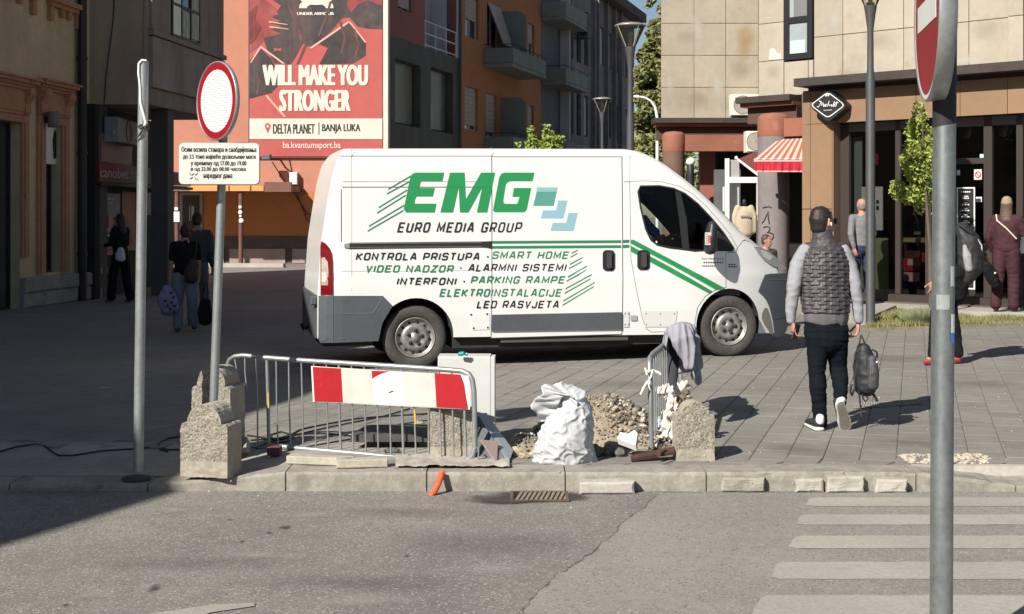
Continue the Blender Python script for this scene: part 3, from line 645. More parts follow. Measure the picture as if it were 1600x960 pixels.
# ---- billboard
bb = thing('billboard', FW.pt(fx(494), 0, fz(245)), 'tall red advertising banner reading WILL MAKE YOU STRONGER on the salmon wall', 'billboard')
O_ = .12
red_b = mat('billboard_red', (.42, .088, .08), .8, noise=((.4, .10), (2.5, .05)), streak=(.9, .25, (.46, .17, .155)))
blk_b = mat('billboard_charcoal', (.055, .045, .045), .8, noise=((.7, .35), (3, .25)), streak=(2.6, .5, (.15, .085, .08)))
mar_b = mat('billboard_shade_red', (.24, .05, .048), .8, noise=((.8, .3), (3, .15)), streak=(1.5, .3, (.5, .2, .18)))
wht_b = mat('billboard_white', (.60, .57, .50), .8, noise=((1, .04),)); drk_b = mat('billboard_black', (.03, .025, .025), .8)
def bpoly(pts, out, mt_, name='print'):
    MB().prism(FW, [(fx(x), fz(y)) for x, y in pts], out, out+.003).build(name, mt_, bb)
MB().box(FW, fx(389), fx(600), .01, .1, fz(247), 10.6).build('frame', browng, bb)
MB().box(FW, fx(391), fx(598), .1, O_, fz(245), 10.55).build('banner', red_b, bb)
bpoly([(391, -60), (598, -60), (598, 47), (575, 46), (560, 43), (546, 28), (535, 30), (520, 48), (495, 70), (484, 74), (474, 69), (462, 92), (455, 102), (430, 100), (418, 78), (412, 60), (425, 30), (440, 10), (425, 0), (391, 0)], O_, blk_b)
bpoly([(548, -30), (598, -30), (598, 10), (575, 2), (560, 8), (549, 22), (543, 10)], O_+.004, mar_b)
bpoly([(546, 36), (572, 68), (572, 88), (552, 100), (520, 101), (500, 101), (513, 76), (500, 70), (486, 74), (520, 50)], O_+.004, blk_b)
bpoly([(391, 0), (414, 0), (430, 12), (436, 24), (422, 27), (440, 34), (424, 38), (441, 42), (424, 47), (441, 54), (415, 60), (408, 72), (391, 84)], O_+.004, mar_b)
bpoly([(391, 96), (408, 76), (425, 92), (437, 118), (440, 130), (425, 146), (391, 155)], O_+.004, blk_b)
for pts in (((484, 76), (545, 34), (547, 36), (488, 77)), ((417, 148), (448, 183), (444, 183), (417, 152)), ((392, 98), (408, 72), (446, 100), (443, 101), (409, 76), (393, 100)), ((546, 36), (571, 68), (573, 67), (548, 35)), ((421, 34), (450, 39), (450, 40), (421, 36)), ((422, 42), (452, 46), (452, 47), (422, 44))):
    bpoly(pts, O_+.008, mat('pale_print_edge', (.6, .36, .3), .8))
# emblem: two interlocked arcs, as seen at the top of the banner
def arcs(cx_, cy_, w, hh, flip):
    o = []; i = []
    for k in range(13):
        t_ = math.pi*k/12; o.append((cx_+w*math.cos(t_), cy_-flip*hh*math.sin(t_)**.8)); i.append((cx_+w*.55*math.cos(t_), cy_-flip*hh*.45*math.sin(t_)))
    return o+list(reversed(i))
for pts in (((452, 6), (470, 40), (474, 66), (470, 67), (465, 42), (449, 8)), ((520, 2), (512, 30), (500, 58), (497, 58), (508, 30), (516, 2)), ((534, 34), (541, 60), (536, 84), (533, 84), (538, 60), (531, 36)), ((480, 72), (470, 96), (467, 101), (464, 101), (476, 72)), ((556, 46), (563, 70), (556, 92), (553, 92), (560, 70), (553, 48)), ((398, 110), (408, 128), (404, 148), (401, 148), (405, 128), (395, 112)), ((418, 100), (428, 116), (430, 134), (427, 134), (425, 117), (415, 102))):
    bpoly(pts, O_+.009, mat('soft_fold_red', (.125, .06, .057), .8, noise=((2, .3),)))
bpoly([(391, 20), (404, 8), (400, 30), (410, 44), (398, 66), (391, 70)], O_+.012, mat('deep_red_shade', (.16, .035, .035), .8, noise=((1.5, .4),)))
bpoly(arcs(495, 14, 27, 15, 1), O_+.008, wht_b, 'emblem'); bpoly(arcs(495, -6, 27, 15, -1), O_+.012, wht_b, 'emblem')
bpoly(arcs(435, 81, 6, 4, 1), O_+.008, red_b, 'emblem'); bpoly(arcs(435, 76, 6, 4, -1), O_+.012, red_b, 'emblem')
def stxt(parent, fr, s, a0, a1, z0, z1, out, mt_, w, shear=0., gap=.32, wy=None, name='lettering'):
    v, f = stroke_text(s, a1-a0, z1-z0, w, shear, gap, wy); m = MB(); m.add([fr.pt(a0+x, out+.0004*k, z0+y) for x, y, k in v], f); return m.build(name, mt_, parent)
bold_text(bb, FW, 'UNDER ARMOUR', fx(465), fx(523), fz(24.6), fz(20), O_+.01, wht_b, .02)
bold_text(bb, FW, 'WILL MAKE YOU', fx(411), fx(576), fz(134.5), fz(102), O_+.014, wht_b, .085, 7, spacing=1.02)
bold_text(bb, FW, 'STRONGER', fx(437), fx(549), fz(174.5), fz(141), O_+.014, wht_b, .085, 7, spacing=1.04)
MB().box(FW, fx(391), fx(598), O_+.014, O_+.018, fz(218), fz(186)).build('white_strip', wht_b, bb)
bold_text(bb, FW, 'DELTA PLANET', fx(427.5), fx(493), fz(209.5), fz(194.5), O_+.02, drk_b, .022)
bold_text(bb, FW, 'BANJA LUKA', fx(504), fx(564), fz(209.5), fz(194.5), O_+.02, drk_b, .022)
MB().box(FW, fx(498.5), fx(500), O_+.019, O_+.022, fz(211), fz(192)).build('divider', drk_b, bb)
pin = [(419.6+4.6*math.cos(math.pi*k/10), 198-5*math.sin(math.pi*k/10)) for k in range(11)]+[(419.6, 209.5)]
bpoly(pin, O_+.019, mat('pin_red', (.45, .06, .07), .8), 'map_pin'); bpoly([(419.6+2*math.cos(k*.63), 198-2.2*math.sin(k*.63)) for k in range(10)], O_+.024, wht_b, 'map_pin_hole')
txt(bb, FW, 'ba.kvantumsport.ba', fx(443), fx(533), fz(235), fz(222), O_+.008, wht_b, bold=.008)
# house nearer on the same side, outside the frame: its roof line casts the big shade
m = MB(); m.flat([(-18, -7), (-10.9, -5), (-8.91, -.56), (-8.4, .7), (-8.45, 3.6), (-8.12, 5.5), (-8.1, 9.5), (-18, 9.5)], -.02, 7.4); m.flat([(-18, 9.52), (-8.3, 9.52), (-9.0, 17), (-9.4, 19.9), (-18, 19.9)], -.02, 9.3)
nb = thing('corner_house', (-12, 8, 0), 'ochre rendered corner house nearer than the townhouse, throwing its shade over the street', 'building')
m.build('wall', ochre, nb)

# ================================================================ street facades behind the van (receding to the right)
FD = Frame((fx(603), YW), (.295, 1), (1, -.295))
rbrown = mat('red_brown_render', (.27, .105, .085), .9, noise=((.6, .1),)); char = mat('charcoal_cladding', (.085, .078, .07), .8, noise=((.8, .15), (6, .08)), streak=(2, .4, (.14, .125, .11)))
orb = mat('burnt_orange_render', (.38, .15, .06), .9, noise=((.5, .1), (5, .06))); whl = mat('white_render', (.48, .47, .49), .85, noise=((1, .06),))
shut = mat('roller_shutter', (.36, .31, .27), .7, noise=((3, .08),)); teal = mat('grey_green_panel', (.155, .185, .165), .75, noise=((1, .08),))
olda = mat('old_grey_render', (.17, .155, .155), .92, noise=((.5, .2), (3, .15)), streak=(1.2, .6, (.07, .062, .06)))
conc_d = mat('balcony_concrete', (.2, .2, .18), .9, noise=((2, .15),))
def hb(x0, x1, y0, y1): return FD.rect(x0, x1, y0, y1)
aA, aB, aCc, aDd = FD.at(717, 100)[0], FD.at(845, 100)[0], FD.at(893, 100)[0], FD.at(1001, 100)[0]
t1 = thing('side_street_block', FD.pt(2, 0, 0), 'charcoal clad block with red-brown upper storey right of the billboard wall', 'building')
hs = [hb(617, 657, 97, 197), hb(673, 708, 110, 207)]; up = hb(622, 643, -60, 17); log = hb(664, 713, -90, 84)
zc = FD.at(660, 72)[1]
m = MB(); wall(FD, .05, aA, 0, zc, hs, .45, m); m.box(FD, .05, aA, -9, -.5, 0, zc-.02); m.build('lower_wall', char, t1)
m = MB(); wall(FD, .05, aA, zc, 13.5, [up, log], .4, m); m.box(FD, .05, aA, -9, -1.25, zc, 13.4); m.box(FD, .05, log[0]-.02, -1.3, -.42, zc, 13.4); m.build('upper_wall', rbrown, t1)
m = MB(); m.box(FD, log[0], log[1], -1.2, -1.1, log[2], 13.3); m.box(FD, log[1], log[1]+.3, -1.2, .02, zc, 13.4); m.build('loggia', whl, t1)
for h in hs:
    window(t1, FD, h, .3, blackm, dark_int, fw=.08)
    MB().box(FD, h[0]+.1, h[0]+(h[1]-h[0])*.93, -.27, -.25, h[2]+.1, h[3]-.05).build('dusty_pane', mat('dusty_pane', (.085, .075, .065), .3, noise=((1.2, .4), (5, .2)), streak=(1, .5, (.2, .19, .17))), t1)
w = window(t1, FD, up, .15, whl, dark_glass, bars=(.5,)); MB().box(FD, up[0]+.06, up[1]-.06, -.1, -.08, up[2]+.1, up[3]).build('shutter', shut, w)
m = MB()
for z in (.12, .55, 1.0): m.box(FD, log[0], log[1], -.04, .0, log[2]+z, log[2]+z+.04)
for k in range(4): a = log[0]+(log[1]-log[0])*k/3; m.box(FD, a-.02, a+.02, -.045, .005, log[2], log[2]+1.05)
m.build('railing', mat('white_rail', (.55, .55, .55), .5), t1)
m = MB(); m.box(FD, -.12, .048, -.3, .12, 0, 13.4); m.build('corner_strip', mat('pale_corner', (.55, .5, .44), .8, noise=((2, .1),)), t1)
m = MB(); m.tube([FD.pt(log[1]+.2, .1, 0), FD.pt(log[1]+.2, .1, 13)], .06, 8); m.build('downpipe', char, t1)

t2 = thing('orange_apartment_block', FD.pt(8, 0, 0), 'burnt orange apartment block with rounded green balcony screens and grey balconies', 'building')
ws = [hb(727, 748, -4, 60), hb(761, 781, 8, 75), hb(825, 835, 38, 92), hb(726, 747, 137, 204), hb(759, 776, 147, 215), hb(825, 834, 165, 225)]
rec = [hb(783, 824, -60, 118), hb(783, 824, 150, 260)]
m = MB(); wall(FD, aA+.003, aB, 0, 14.5, ws, .2, m); m.box(FD, aA+.003, aB, -9, -.3, 0, 14.4); m.build('wall', orb, t2)
for k, h in enumerate(ws):
    w = window(t2, FD, h, .16, whl, dark_glass, bars=(.5,), fw=.06)
    zz = h[2]+(h[3]-h[2])*(.45 if k in (0, 2) else .12)
    if k == 1:
        m = MB(); m.hexa([FD.pt(a, o, z) for a, o, z in ((h[0]+.7, .55, h[2]+.1), (h[1], .6, h[2]+.1), (h[1], .56, h[2]+.1), (h[0]+.7, .5, h[2]+.1), (h[0]+.1, .02, h[3]), (h[1], .04, h[3]), (h[1], 0, h[3]), (h[0]+.1, -.02, h[3]))]); m.build('shutter', shut, w); continue
    n = 9; 
    m = MB()
    for i in range(n): z0 = zz+(h[3]-zz)*i/n; m.box(FD, h[0]+.07, h[1]-.07, -.12, -.1+.008*(i % 2), z0+.004, z0+(h[3]-zz)/n-.004)
    s = m.build('shutter', shut, w); s['kind'] = 'stuff'
# rounded balcony partition screens standing out from the wall, facing the camera
def screen(px0, y0, y1, wdt):
    a, z1 = FD.at(px0, y0); z0 = FD.at(px0, y1)[1]; pts = [(0, z0), (wdt, z0)]
    r = .45
    for k in range(7): an = math.pi/2*k/6; pts.append((wdt-r+r*math.cos(an), z1-r+r*math.sin(an)))
    pts.append((0, z1)); fr = Frame(FD.pt(a, 0, 0), FD.n, -FD.d)
    MB().prism(fr, pts, -.08, 0).build('partition_screen', teal, t2)
screen(783, 18, 104, 1.15); screen(783, 153, 235, 1.15)
def balcony(parent, px0, zt, zb_, length, out, mt_, rail=True):
    a = FD.at(px0, 100)[0]; m = MB(); m.box(FD, a, a+length, .002, out, zb_-.16, zb_); m.build('balcony_slab', conc_d, parent)
    n = max(2, int(length/1.3))
    MB().box(FD, a+.02, a+.08, .01, out-.05, zb_+.02, zt, bev=.01).build('parapet_panel', mt_, parent)
    for k in range(n): MB().box(FD, a+.09+(length-.12)*k/n, a+.06+(length-.12)*(k+1)/n, out-.06, out, zb_+.02, zt).build('parapet_panel', mt_, parent)
    if rail:
        m = MB(); m.tube([FD.pt(a+.05, .02, zt+.16), FD.pt(a+.05, out-.03, zt+.16), FD.pt(a+length, out-.03, zt+.16)], .022, 6)
        for k in range(n+1): m.tube([FD.pt(a+.06+(length-.12)*k/n, out-.03, zt), FD.pt(a+.06+(length-.12)*k/n, out-.03, zt+.16)], .015, 5)
        m.build('handrail', blackm, parent)
zq = lambda px, py: FD.at(px, py)[1]
balcony(t2, 756, zq(756, 76), zq(756, 100), 5.4, 1.25, teal); balcony(t2, 756, zq(756, 214), zq(756, 240), 5.4, 1.25, teal)
t3 = thing('narrow_grey_house', FD.pt(17, 0, 0), 'narrow grey house with blue-grey loggias between orange block and long old facade', 'building')
bl = mat('blue_grey_render', (.105, .112, .13), .85, noise=((.8, .1),))
m = MB(); m.box(FD, aB+.003, aCc, -9, -.02, 0, 15.4); m.build('wall', bl, t3)
balcony(t3, 846, zq(846, 4), zq(846, 27), 4.6, 1.2, conc_d, False); balcony(t3, 846, zq(846, 108), zq(846, 128), 4.6, 1.2, teal)
balcony(t3, 846, zq(846, 222), zq(846, 240), 4.6, 1.2, conc_d, False)
m = MB(); a = FD.at(875, 60)[0]; m.box(FD, a, a+.15, 0, .5, 0, 15); m.build('pilaster', whl, t3)
t4 = thing('old_grey_building', FD.pt(30, 0, 0), 'long weathered grey facade with tall windows and an eave, far down the street', 'building')
aE2 = FD.at(991, 100)[0]; hs = []
for x0, x1, y0, y1 in ((877, 883, 12, 86), (889, 896, 20, 92), (901, 908, 30, 98), (913, 919, 38, 103), (935, 944, 42, 102), (949, 956, 52, 108), (960, 966, 60, 113), (969, 974, 68, 118), (977, 981, 74, 122),
                       (877, 883, 140, 206), (889, 896, 142, 209), (901, 908, 146, 212), (913, 919, 150, 214), (949, 955, 160, 216), (960, 965, 164, 218), (969, 973, 168, 220), (977, 981, 171, 221)):
    hs.append(hb(x0, x1, y0, y1))
zE = FD.at(991, 36)[1]
m = MB(); wall(FD, aCc+.003, aE2, 0, zE, hs, .3, m); m.box(FD, aCc+.003, aE2, -9, -.35, 0, zE-.1); m.build('wall', olda, t4)
m = MB(); m.box(FD, FD.at(930, 0)[0], aE2+.25, -9.3, .75, zE+.005, zE+.55); m.build('eave', mat('eave_brown', (.075, .06, .05), .9, noise=((2, .2),)), t4)
for x in (883, 925, 931, 945, 957, 967): a = FD.at(x, 100)[0]; MB().box(FD, a-.12, a+.12, .003, .22, 0, zE-.01).build('pilaster', olda, t4)
for k, h in enumerate(hs):
    w = window(t4, FD, h, .2, whl if k in (4, 5, 6, 8) else blackm, dark_glass, bars=(.5,), fw=.07)
    if k in (4, 5, 6, 12, 16): MB().box(FD, h[0]+.08, h[1]-.08, -.15, -.13, h[2]+.1, h[3]-.1).build('blind', whl, w)
for x0, x1, y0, y1, k in ((897, 912, 20, 38, 0), (897, 912, 41, 60, 1)):
    a, z0 = FD.at(x0, y1); z1 = FD.at(x0, y0)[1]; t = thing('air_conditioner', FD.pt(a, 0, z0), ('upper', 'lower')[k]+' of two dark air conditioners stacked on the old grey facade', 'air conditioner')
    MB().box(FD, a, a+.7, .2, .75, z0, z1, bev=.02).build('casing', char, t); m = MB(); m.box(FD, a, a+.05, 0, .74, z0-.05, z0-.004); m.build('bracket', blackm, t)
    m = MB(); m.lathe(FD.pt(a-.002, .47, (z0+z1)/2), [(0, 0), (.2, 0), (.22, .01)], 16, axis=-FD.d); m.build('fan_grille', dark_int, t)

# ================================================================ stone clad corner building, right
stone = mat('stone_panel', (.345, .30, .235), .8, noise=((1.1, .10), (9, .06)), streak=(1.1, .45, (.43, .39, .315)), wear=(1.3, .60, (.255, .205, .14), .5), rnd=.06, bump=(25, .25, .004))
stone_y = mat('stone_rust_stain', (.42, .30, .12), .8, noise=((1.1, .10), (9, .06)))
terc = mat('terracotta_band', (.25, .098, .062), .85, noise=((2, .12),), wear=(4, .62, (.34, .18, .13), .5)); ledm = mat('roof_edge_metal', (.05, .04, .036), .5, noise=((5, .2),))
F1 = Frame((3.65, 33.4), (1, 0), (0, -1)); F2 = Frame((4.93, 27.3), (.724, -.69), (-.69, -.724)); F3 = Frame((5.1, 24), (.724, -.69), (-.69, -.724))
sbld = thing('stone_building', F1.pt(2, 0, 0), 'cream stone panelled corner building above the brown shop', 'building')
a1r = F1.at(1185, 100)[0]; a2r = 7.2; z1b = F1.at(1100, 187)[1]; z2b = F2.at(1210, 153)[1]; z2c = 4.0
wn = (F2.at(1225.5, 50)[0], F2.at(1270.5, 50)[0]); wz0, wz1 = F2.at(1248, 93)[1], F2.at(1248, -70)[1]
P = lambda f, a, o=0: (f.pt(a, o, 0).x, f.pt(a, o, 0).y)
m = MB(); m.flat([P(F1, 0, -.04), P(F1, a1r, -.04), P(F2, .05, -.06), P(F2, wn[0], -.06), P(F2, wn[0], -.5), P(F2, wn[1], -.5), P(F2, wn[1], -.06), P(F2, a2r, -.06), (16, 24), (16, 42), (4.9, 42)], z1b+.02, 11.5)
m.build('backing_wall', mat('joint_dark', (.13, .10, .07), .9), sbld)
m = MB(); m.box(F2, wn[0], wn[1], -.5, -.02, z2b, wz0-.02); m.box(F2, wn[0], wn[1], -.5, -.02, wz1+.02, 11.4); m.build('window_breast', MATS['joint_dark'], sbld)
def panels(fr, A, Z, skip=()):
    for i in range(len(A)-1):
        for j in range(len(Z)-1):
            a0, a1, z0, z1 = A[i], A[i+1], Z[j], Z[j+1]
            if any(s[0]-.02 < (a0+a1)/2 < s[1]+.02 and s[2]-.02 < (z0+z1)/2 < s[3]+.02 for s in skip): continue
            MB().box(fr, a0+.005, a1-.005, -.035, .008+rr.uniform(-.003, .003), z0+.005, z1-.005, bev=.006).build('stone_panel', stone, sbld)
A1 = [0]+[F1.at(x, 50)[0] for x in (1084.5, 1134)]+[a1r]; r1 = F1.at(1100, 137)[1]-z1b
panels(F1, A1, [z1b+.02]+[z1b+r1*k for k in range(1, 10)])
a_ = lambda x: F2.at(x, 50)[0]
za, zb2 = F2.at(1205, 95.5)[1], F2.at(1205, 36.5)[1]; rh = zb2-za
panels(F2, [0, a_(1225)], [z2b, za, zb2, zb2+rh, zb2+2*rh, zb2+3*rh, zb2+4*rh])
panels(F2, [a_(1225)+.004, a_(1263), a_(1271)], [z2b, wz0-.03]); panels(F2, [a_(1225)+.004, a_(1271)], [wz1+.03, wz1+1.2])
zr1 = F2.at(1360, 50)[1]
panels(F2, [a_(1272), a_(1317), a_(1412), a_(1514), a_(1579)], [z2c-.15, zr1, zr1+1.22, zr1+2.44, zr1+3.66, zr1+4.9])
panels(Frame(F2.pt(a_(1579), .12, 0), F2.d, F2.n), [0, .28], [z2c-.15, zr1, zr1+1.22, zr1+2.44, zr1+3.66])
bf = mat('black_window_frame', (.022, .022, .024), .35); blind = mat('grey_blind', (.16, .16, .165), .6)
w = window(sbld, F2, (wn[0], wn[1], wz0, wz1), .0, bf, mat('sky_pane', (.30, .34, .36), .15, spec=.9, noise=((2, .1),)), rows=((F2.at(1248, 31)[1]-wz0)/(wz1-wz0),), fw=.12)
MB().box(F2, wn[0]+.22, wn[1]-.12, -.004, .01, F2.at(1248, 26)[1], wz1-.1).build('blind', blind, w)
MB().box(F2, a_(1235), a_(1257.5), -.003, .002, F2.at(1248, 87)[1], F2.at(1248, 63)[1]).build('paper_sheet', mat('pale_cyan_sheet', (.42, .58, .58), .6), w)
m = MB(); wz = (a_(1571+13), a_(1600)+1.2, z2c-.1, 9); m.box(F2, a_(1588), a_(1625), -.05, .02, z2c+.02, 8.5); m.build('dark_window', dark_glass, sbld)
for pts, mt_ in (([(1202, 94), (1203, 79), (1206, 75), (1211, 77), (1215, 84), (1220, 84), (1222, 93)], mat('white_patch', (.55, .49, .44), .8)),):
    MB().prism(F2, [F2.at(x, y) for x, y in pts], .012, .016).build('plaster_patch', mt_, sbld)
for i_, (x0, x1, y0, y1, mt_) in enumerate(((1140, 1185, 28, 104, soft('rust_stain', (.37, .25, .09), .6, .2, 2.5)), (1040, 1110, 40, 80, soft('grime', (.25, .21, .16), .22, .2, 1.5)), (1040, 1130, 132, 182, soft('brown_grime', (.31, .23, .16), .26, .2, 1.5)), (1130, 1186, 84, 130, MATS['brown_grime']), (1034, 1060, 60, 190, soft('lime_run', (.52, .49, .42), .6, .2, 2.5)), (1070, 1110, -10, 110, MATS['lime_run']), (1100, 1140, 80, 190, MATS['lime_run']))):
    a0, a1, z0, z1 = F1.rect(x0, x1, y0, y1); o_ = .012+.002*i_; stain_quad([F1.pt(a0, o_, z0), F1.pt(a1, o_, z0), F1.pt(a1, o_, z1), F1.pt(a0, o_, z1)], mt_, sbld, 'wall_stain')
for i_, (x0, x1, y0, y1, mt_) in enumerate(((1190, 1226, 96, 130, MATS['grime']), (1290, 1420, 95, 122, MATS['lime_run']), (1420, 1580, 80, 110, MATS['lime_run']), (1280, 1330, 0, 60, MATS['lime_run']), (1330, 1420, 40, 90, MATS['grime']), (1500, 1580, 20, 70, MATS['grime']), (1225, 1272, 120, 154, MATS['lime_run']))):
    a0, a1, z0, z1 = F2.rect(x0, x1, y0, y1); o_ = .012+.002*i_; stain_quad([F2.pt(a0, o_, z0), F2.pt(a1, o_, z0), F2.pt(a1, o_, z1), F2.pt(a0, o_, z1)], mt_, sbld, 'wall_stain')
# ledges, beams and round columns of the arcade
def ledge(fr, a0, a1, zt_, o, nm='ledge'):
    m = MB(); m.box(fr, a0, a1, -.3, o, zt_-.12, zt_); m.build(nm, ledm, sbld)
    m = MB(); m.box(fr, a0+.05, a1, -.3, o-.10, zt_-.20, zt_-.123); m.build(nm+'_moulding', terc, sbld)
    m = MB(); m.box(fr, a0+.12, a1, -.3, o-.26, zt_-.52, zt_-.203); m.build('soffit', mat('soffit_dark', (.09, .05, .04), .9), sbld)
ledge(F1, -.22, a1r, z1b+.015, .4); ledge(F2, -.25, a_(1253), z2b+.01, .45)
YA = 32.6; w1 = lambda x, Y: (x-800)*Y/FP; zz = lambda y, Y: CH-(y-HZ)*Y/FP
def column(x0, x1, ytop, ymid, Y, upper, lower, lab=None):
    c = ((w1(x0, Y)+w1(x1, Y))/2, Y, 0); r = (w1(x1, Y)-w1(x0, Y))/2; zt_, zm = zz(ytop, Y), zz(ymid, Y)
    t = thing('round_column', c, lab, 'column')
    MB().lathe((c[0], c[1], 0), [(r, -.02), (r, zm)], 28).build('shaft', lower, t)
    MB().lathe((c[0], c[1], zm), [(r+.004, 0), (r+.004, zt_-zm-r*.45), (r*.93, zt_-zm-r*.25), (r*.75, zt_-zm-r*.1), (r*.45, zt_-zm-.02), (0, zt_-zm)], 28).build('capital', upper, t)
    return t, c, r
tc1, c1, r1_ = column(1035, 1070, 205, 237, YA, terc, mat('brown_column', (.15, .09, .068), .85, noise=((2, .12),)), 'brown round arcade column with terracotta top behind the van windscreen')
tc2, c2, r2_ = column(1184, 1233, 176, 214, 25.6, terc, mat('grey_violet_column', (.20, .172, .175), .8, noise=((2, .10), (12, .06)), wear=(6, .66, (.29, .26, .26), .6)), 'grey violet round column with black graffiti beside the red striped awning')
m = MB(); m.box(WORLD, w1(1069, YA), w1(1187, YA), -YA-.2, -YA+.24, zz(237, YA), zz(212, YA)); m.build('arcade_beam', terc, sbld)
Yb = 25.6; bfm = Frame((c2[0]+.1, Yb-.05), (.724, -.69), (-.69, -.724)); m = MB(); m.box(bfm, 0, 2.1, -.3, .12, zz(215, Yb), zz(187, Yb)); m.build('arcade_beam', terc, sbld)
# graffiti on the column: strokes wrapped around the shaft
def stroke(pts, nm='graffiti'):
    m = MB()
    path = []
    for x, y in pts:
        X = w1(x, 25.6)-c2[0]; X = max(-r2_*.98, min(r2_*.98, X)); path.append((c2[0]+X*1.004, c2[1]-math.sqrt(max(0, r2_*r2_-X*X))-.004, zz(y, 25.3)))
    m.tube(path, .012, 5); return m.build(nm, blackm, tc2)
stroke([(1189, 325), (1193, 324), (1198, 323), (1201, 325)]); stroke([(1188, 349), (1191, 345), (1194, 337), (1196, 331), (1196.5, 341), (1198, 350)])
stroke([(1190, 356), (1193, 354.5), (1197, 354.5), (1199, 357.5), (1197.5, 361.5), (1194.5, 363.5), (1199, 364), (1203, 366), (1203.5, 371), (1201, 375), (1197, 377)])
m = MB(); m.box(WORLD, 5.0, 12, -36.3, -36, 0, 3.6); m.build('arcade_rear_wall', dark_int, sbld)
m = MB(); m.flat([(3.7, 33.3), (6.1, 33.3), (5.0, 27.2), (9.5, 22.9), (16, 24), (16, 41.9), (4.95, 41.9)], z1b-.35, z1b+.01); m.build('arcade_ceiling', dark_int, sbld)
m = MB(); m.box(WORLD, w1(1093, 34.5), w1(1117, 34.5), -34.7, -34.4, 0, 3.3); m.build('red_wall', mat('dull_red_wall', (.26, .10, .075), .85, noise=((1, .1),)), sbld)
t = thing('closed_parasol', (w1(1077, 31), 31, 0), 'closed black parasol standing in the arcade behind the van', 'parasol')
m = MB(); m.lathe((w1(1079, 31), 31, 0), [(.03, 0), (.03, 1.1), (.13, 1.25), (.1, 1.9), (.08, 2.5), (.085, 2.75), (.02, 2.86)], 9); m.build('canopy', blackm, t)
MB().lathe((w1(1077, 31)+.03, 31, zz(253, 31)), [(0, -.1), (.09, -.06), (.11, 0), (.08, .07), (0, .1)], 12).build('finial', whitep, t)
# white framed shop window with a sweatshirt on a stand
YK = 29; kw = thing('boutique_window', (w1(1160, YK), YK, 0), 'white framed boutique shop window under the arcade beside the graffiti column', 'shop window')
X0, X1 = w1(1133, YK), w1(1234, YK); zr = lambda y: zz(y, YK)
for x0, x1, y0, y1 in ((1133, 1139, 248, 440), (1139, 1183, 277, 286), (1182, 1190, 277, 440), (1139, 1183, 405, 440)):
    MB().box(WORLD, w1(x0, YK), w1(x1, YK), -YK-.05, -YK+.05+(.003 if x1-x0 < 9 else 0), zr(y1), zr(y0)).build('frame_bar', whitep, kw)
MB().box(WORLD, w1(1139, YK), w1(1183, YK), -YK-.01, -YK, zr(405), zr(286)).build('pane', glass('shop_glass', (.8, .82, .82), .35), kw)
MB().box(WORLD, w1(1139, YK), w1(1155, YK), -YK-.01, -YK, zr(277), zr(250)).build('fanlight', mat('fan_grey', (.35, .35, .33), .3), kw)
MB().box(WORLD, w1(1139, YK), w1(1183, YK), -YK-2.2, -YK-2.1, 0, zr(260)).build('back_wall', mat('boutique_back', (.10, .105, .11), .8, noise=((1, .3),)), kw)
for x, y0, y1 in ((1146, 290, 330), (1152, 310, 350), (1170, 290, 322)): MB().box(WORLD, w1(x, YK), w1(x+2, YK), -YK-1.5, -YK-1.4, zr(y1), zr(y0)).build('rail', whitep, kw)
YM = 28.6; mq = thing('clothes_stand', (w1(1163, YM), YM, 0), 'beige sweatshirt displayed on a black stand outside the boutique window', 'clothes stand')
cx_, s_ = w1(1163, YM), YM/FP
blob('sweatshirt', [[(cx_, YM, zz(364, YM), .19, .11), (cx_, YM, zz(345, YM), .20, .12), (cx_, YM, zz(331, YM), .20, .09), (cx_, YM, zz(326.5, YM), .15, .06)],
  [(cx_-.14, YM, zz(325, YM), .07), (cx_-.2, YM, zz(338, YM), .065), (cx_-.2, YM, zz(360, YM), .05)], [(cx_+.14, YM, zz(325, YM), .07), (cx_+.21, YM, zz(338, YM), .065), (cx_+.21, YM, zz(362, YM), .05)]],
  .02, mat('beige_fleece', (.44, .36, .27), .9, noise=((6, .1),)), mq)
m = MB(); m.tube([(cx_, YM, 0), (cx_, YM, zz(315, YM))], .02, 6); m.lathe((cx_, YM, 0), [(.2, 0), (.2, .02), (.03, .04)], 12); m.build('stand_pole', blackm, mq)
blob('stand_head', [[(cx_, YM, zz(318, YM), .05), (cx_, YM, zz(314, YM), .045)]], .015, blackm, mq)
for k in range(5): MB().box(Frame((cx_, YM-.137), (1, 0), (0, -1)), -.1+.042*k, -.07+.042*k, -.01, 0, zz(340, YM), zz(337, YM)).build('chest_print', mat('faded_print', (.2, .16, .12), .8), mq)
# air conditioning units
def ac(frm, x0, x1, y0, y1, dep, lab, fan=(.3, .5)):
    a0, a1, z0, z1 = frm.rect(x0, x1, y0, y1, out=dep); t = thing('air_conditioner', frm.pt((a0+a1)/2, 0, z0), lab, 'air conditioner')
    MB().box(frm, a0, a1, dep-.32, dep, z0, z1, bev=.02).build('casing', mat('ac_cream', (.66, .62, .54), .5, noise=((4, .05),)), t)
    r = (z1-z0)*.42; ca = a0+(a1-a0)*fan[0]; m = MB(); m.lathe(frm.pt(ca, dep+.001, (z0+z1)/2), [(0, 0), (r, 0), (r, .012), (r*1.06, .0)], 26, axis=frm.n); g = m.build('fan_housing', mat('ac_grey', (.18, .17, .16), .6), t)
    m = MB()
    for k in range(1, 8): rk = r*k/8; m.lathe(frm.pt(ca, dep+.004, (z0+z1)/2), [(rk, .0), (rk+.008, .006), (rk+.016, 0)], 24, axis=frm.n)
    q = m.build('fan_grille', mat('ac_grille', (.45, .42, .37), .5), t); q['kind'] = 'stuff'
    m = MB(); m.box(frm, a0+.1, a0+.14, dep-.4, dep-.05, z0-.1, z0-.003); m.box(frm, a1-.14, a1-.1, dep-.4, dep-.05, z0-.1, z0-.003); s = m.build('feet', blackm, t); s['kind'] = 'stuff'
    return t
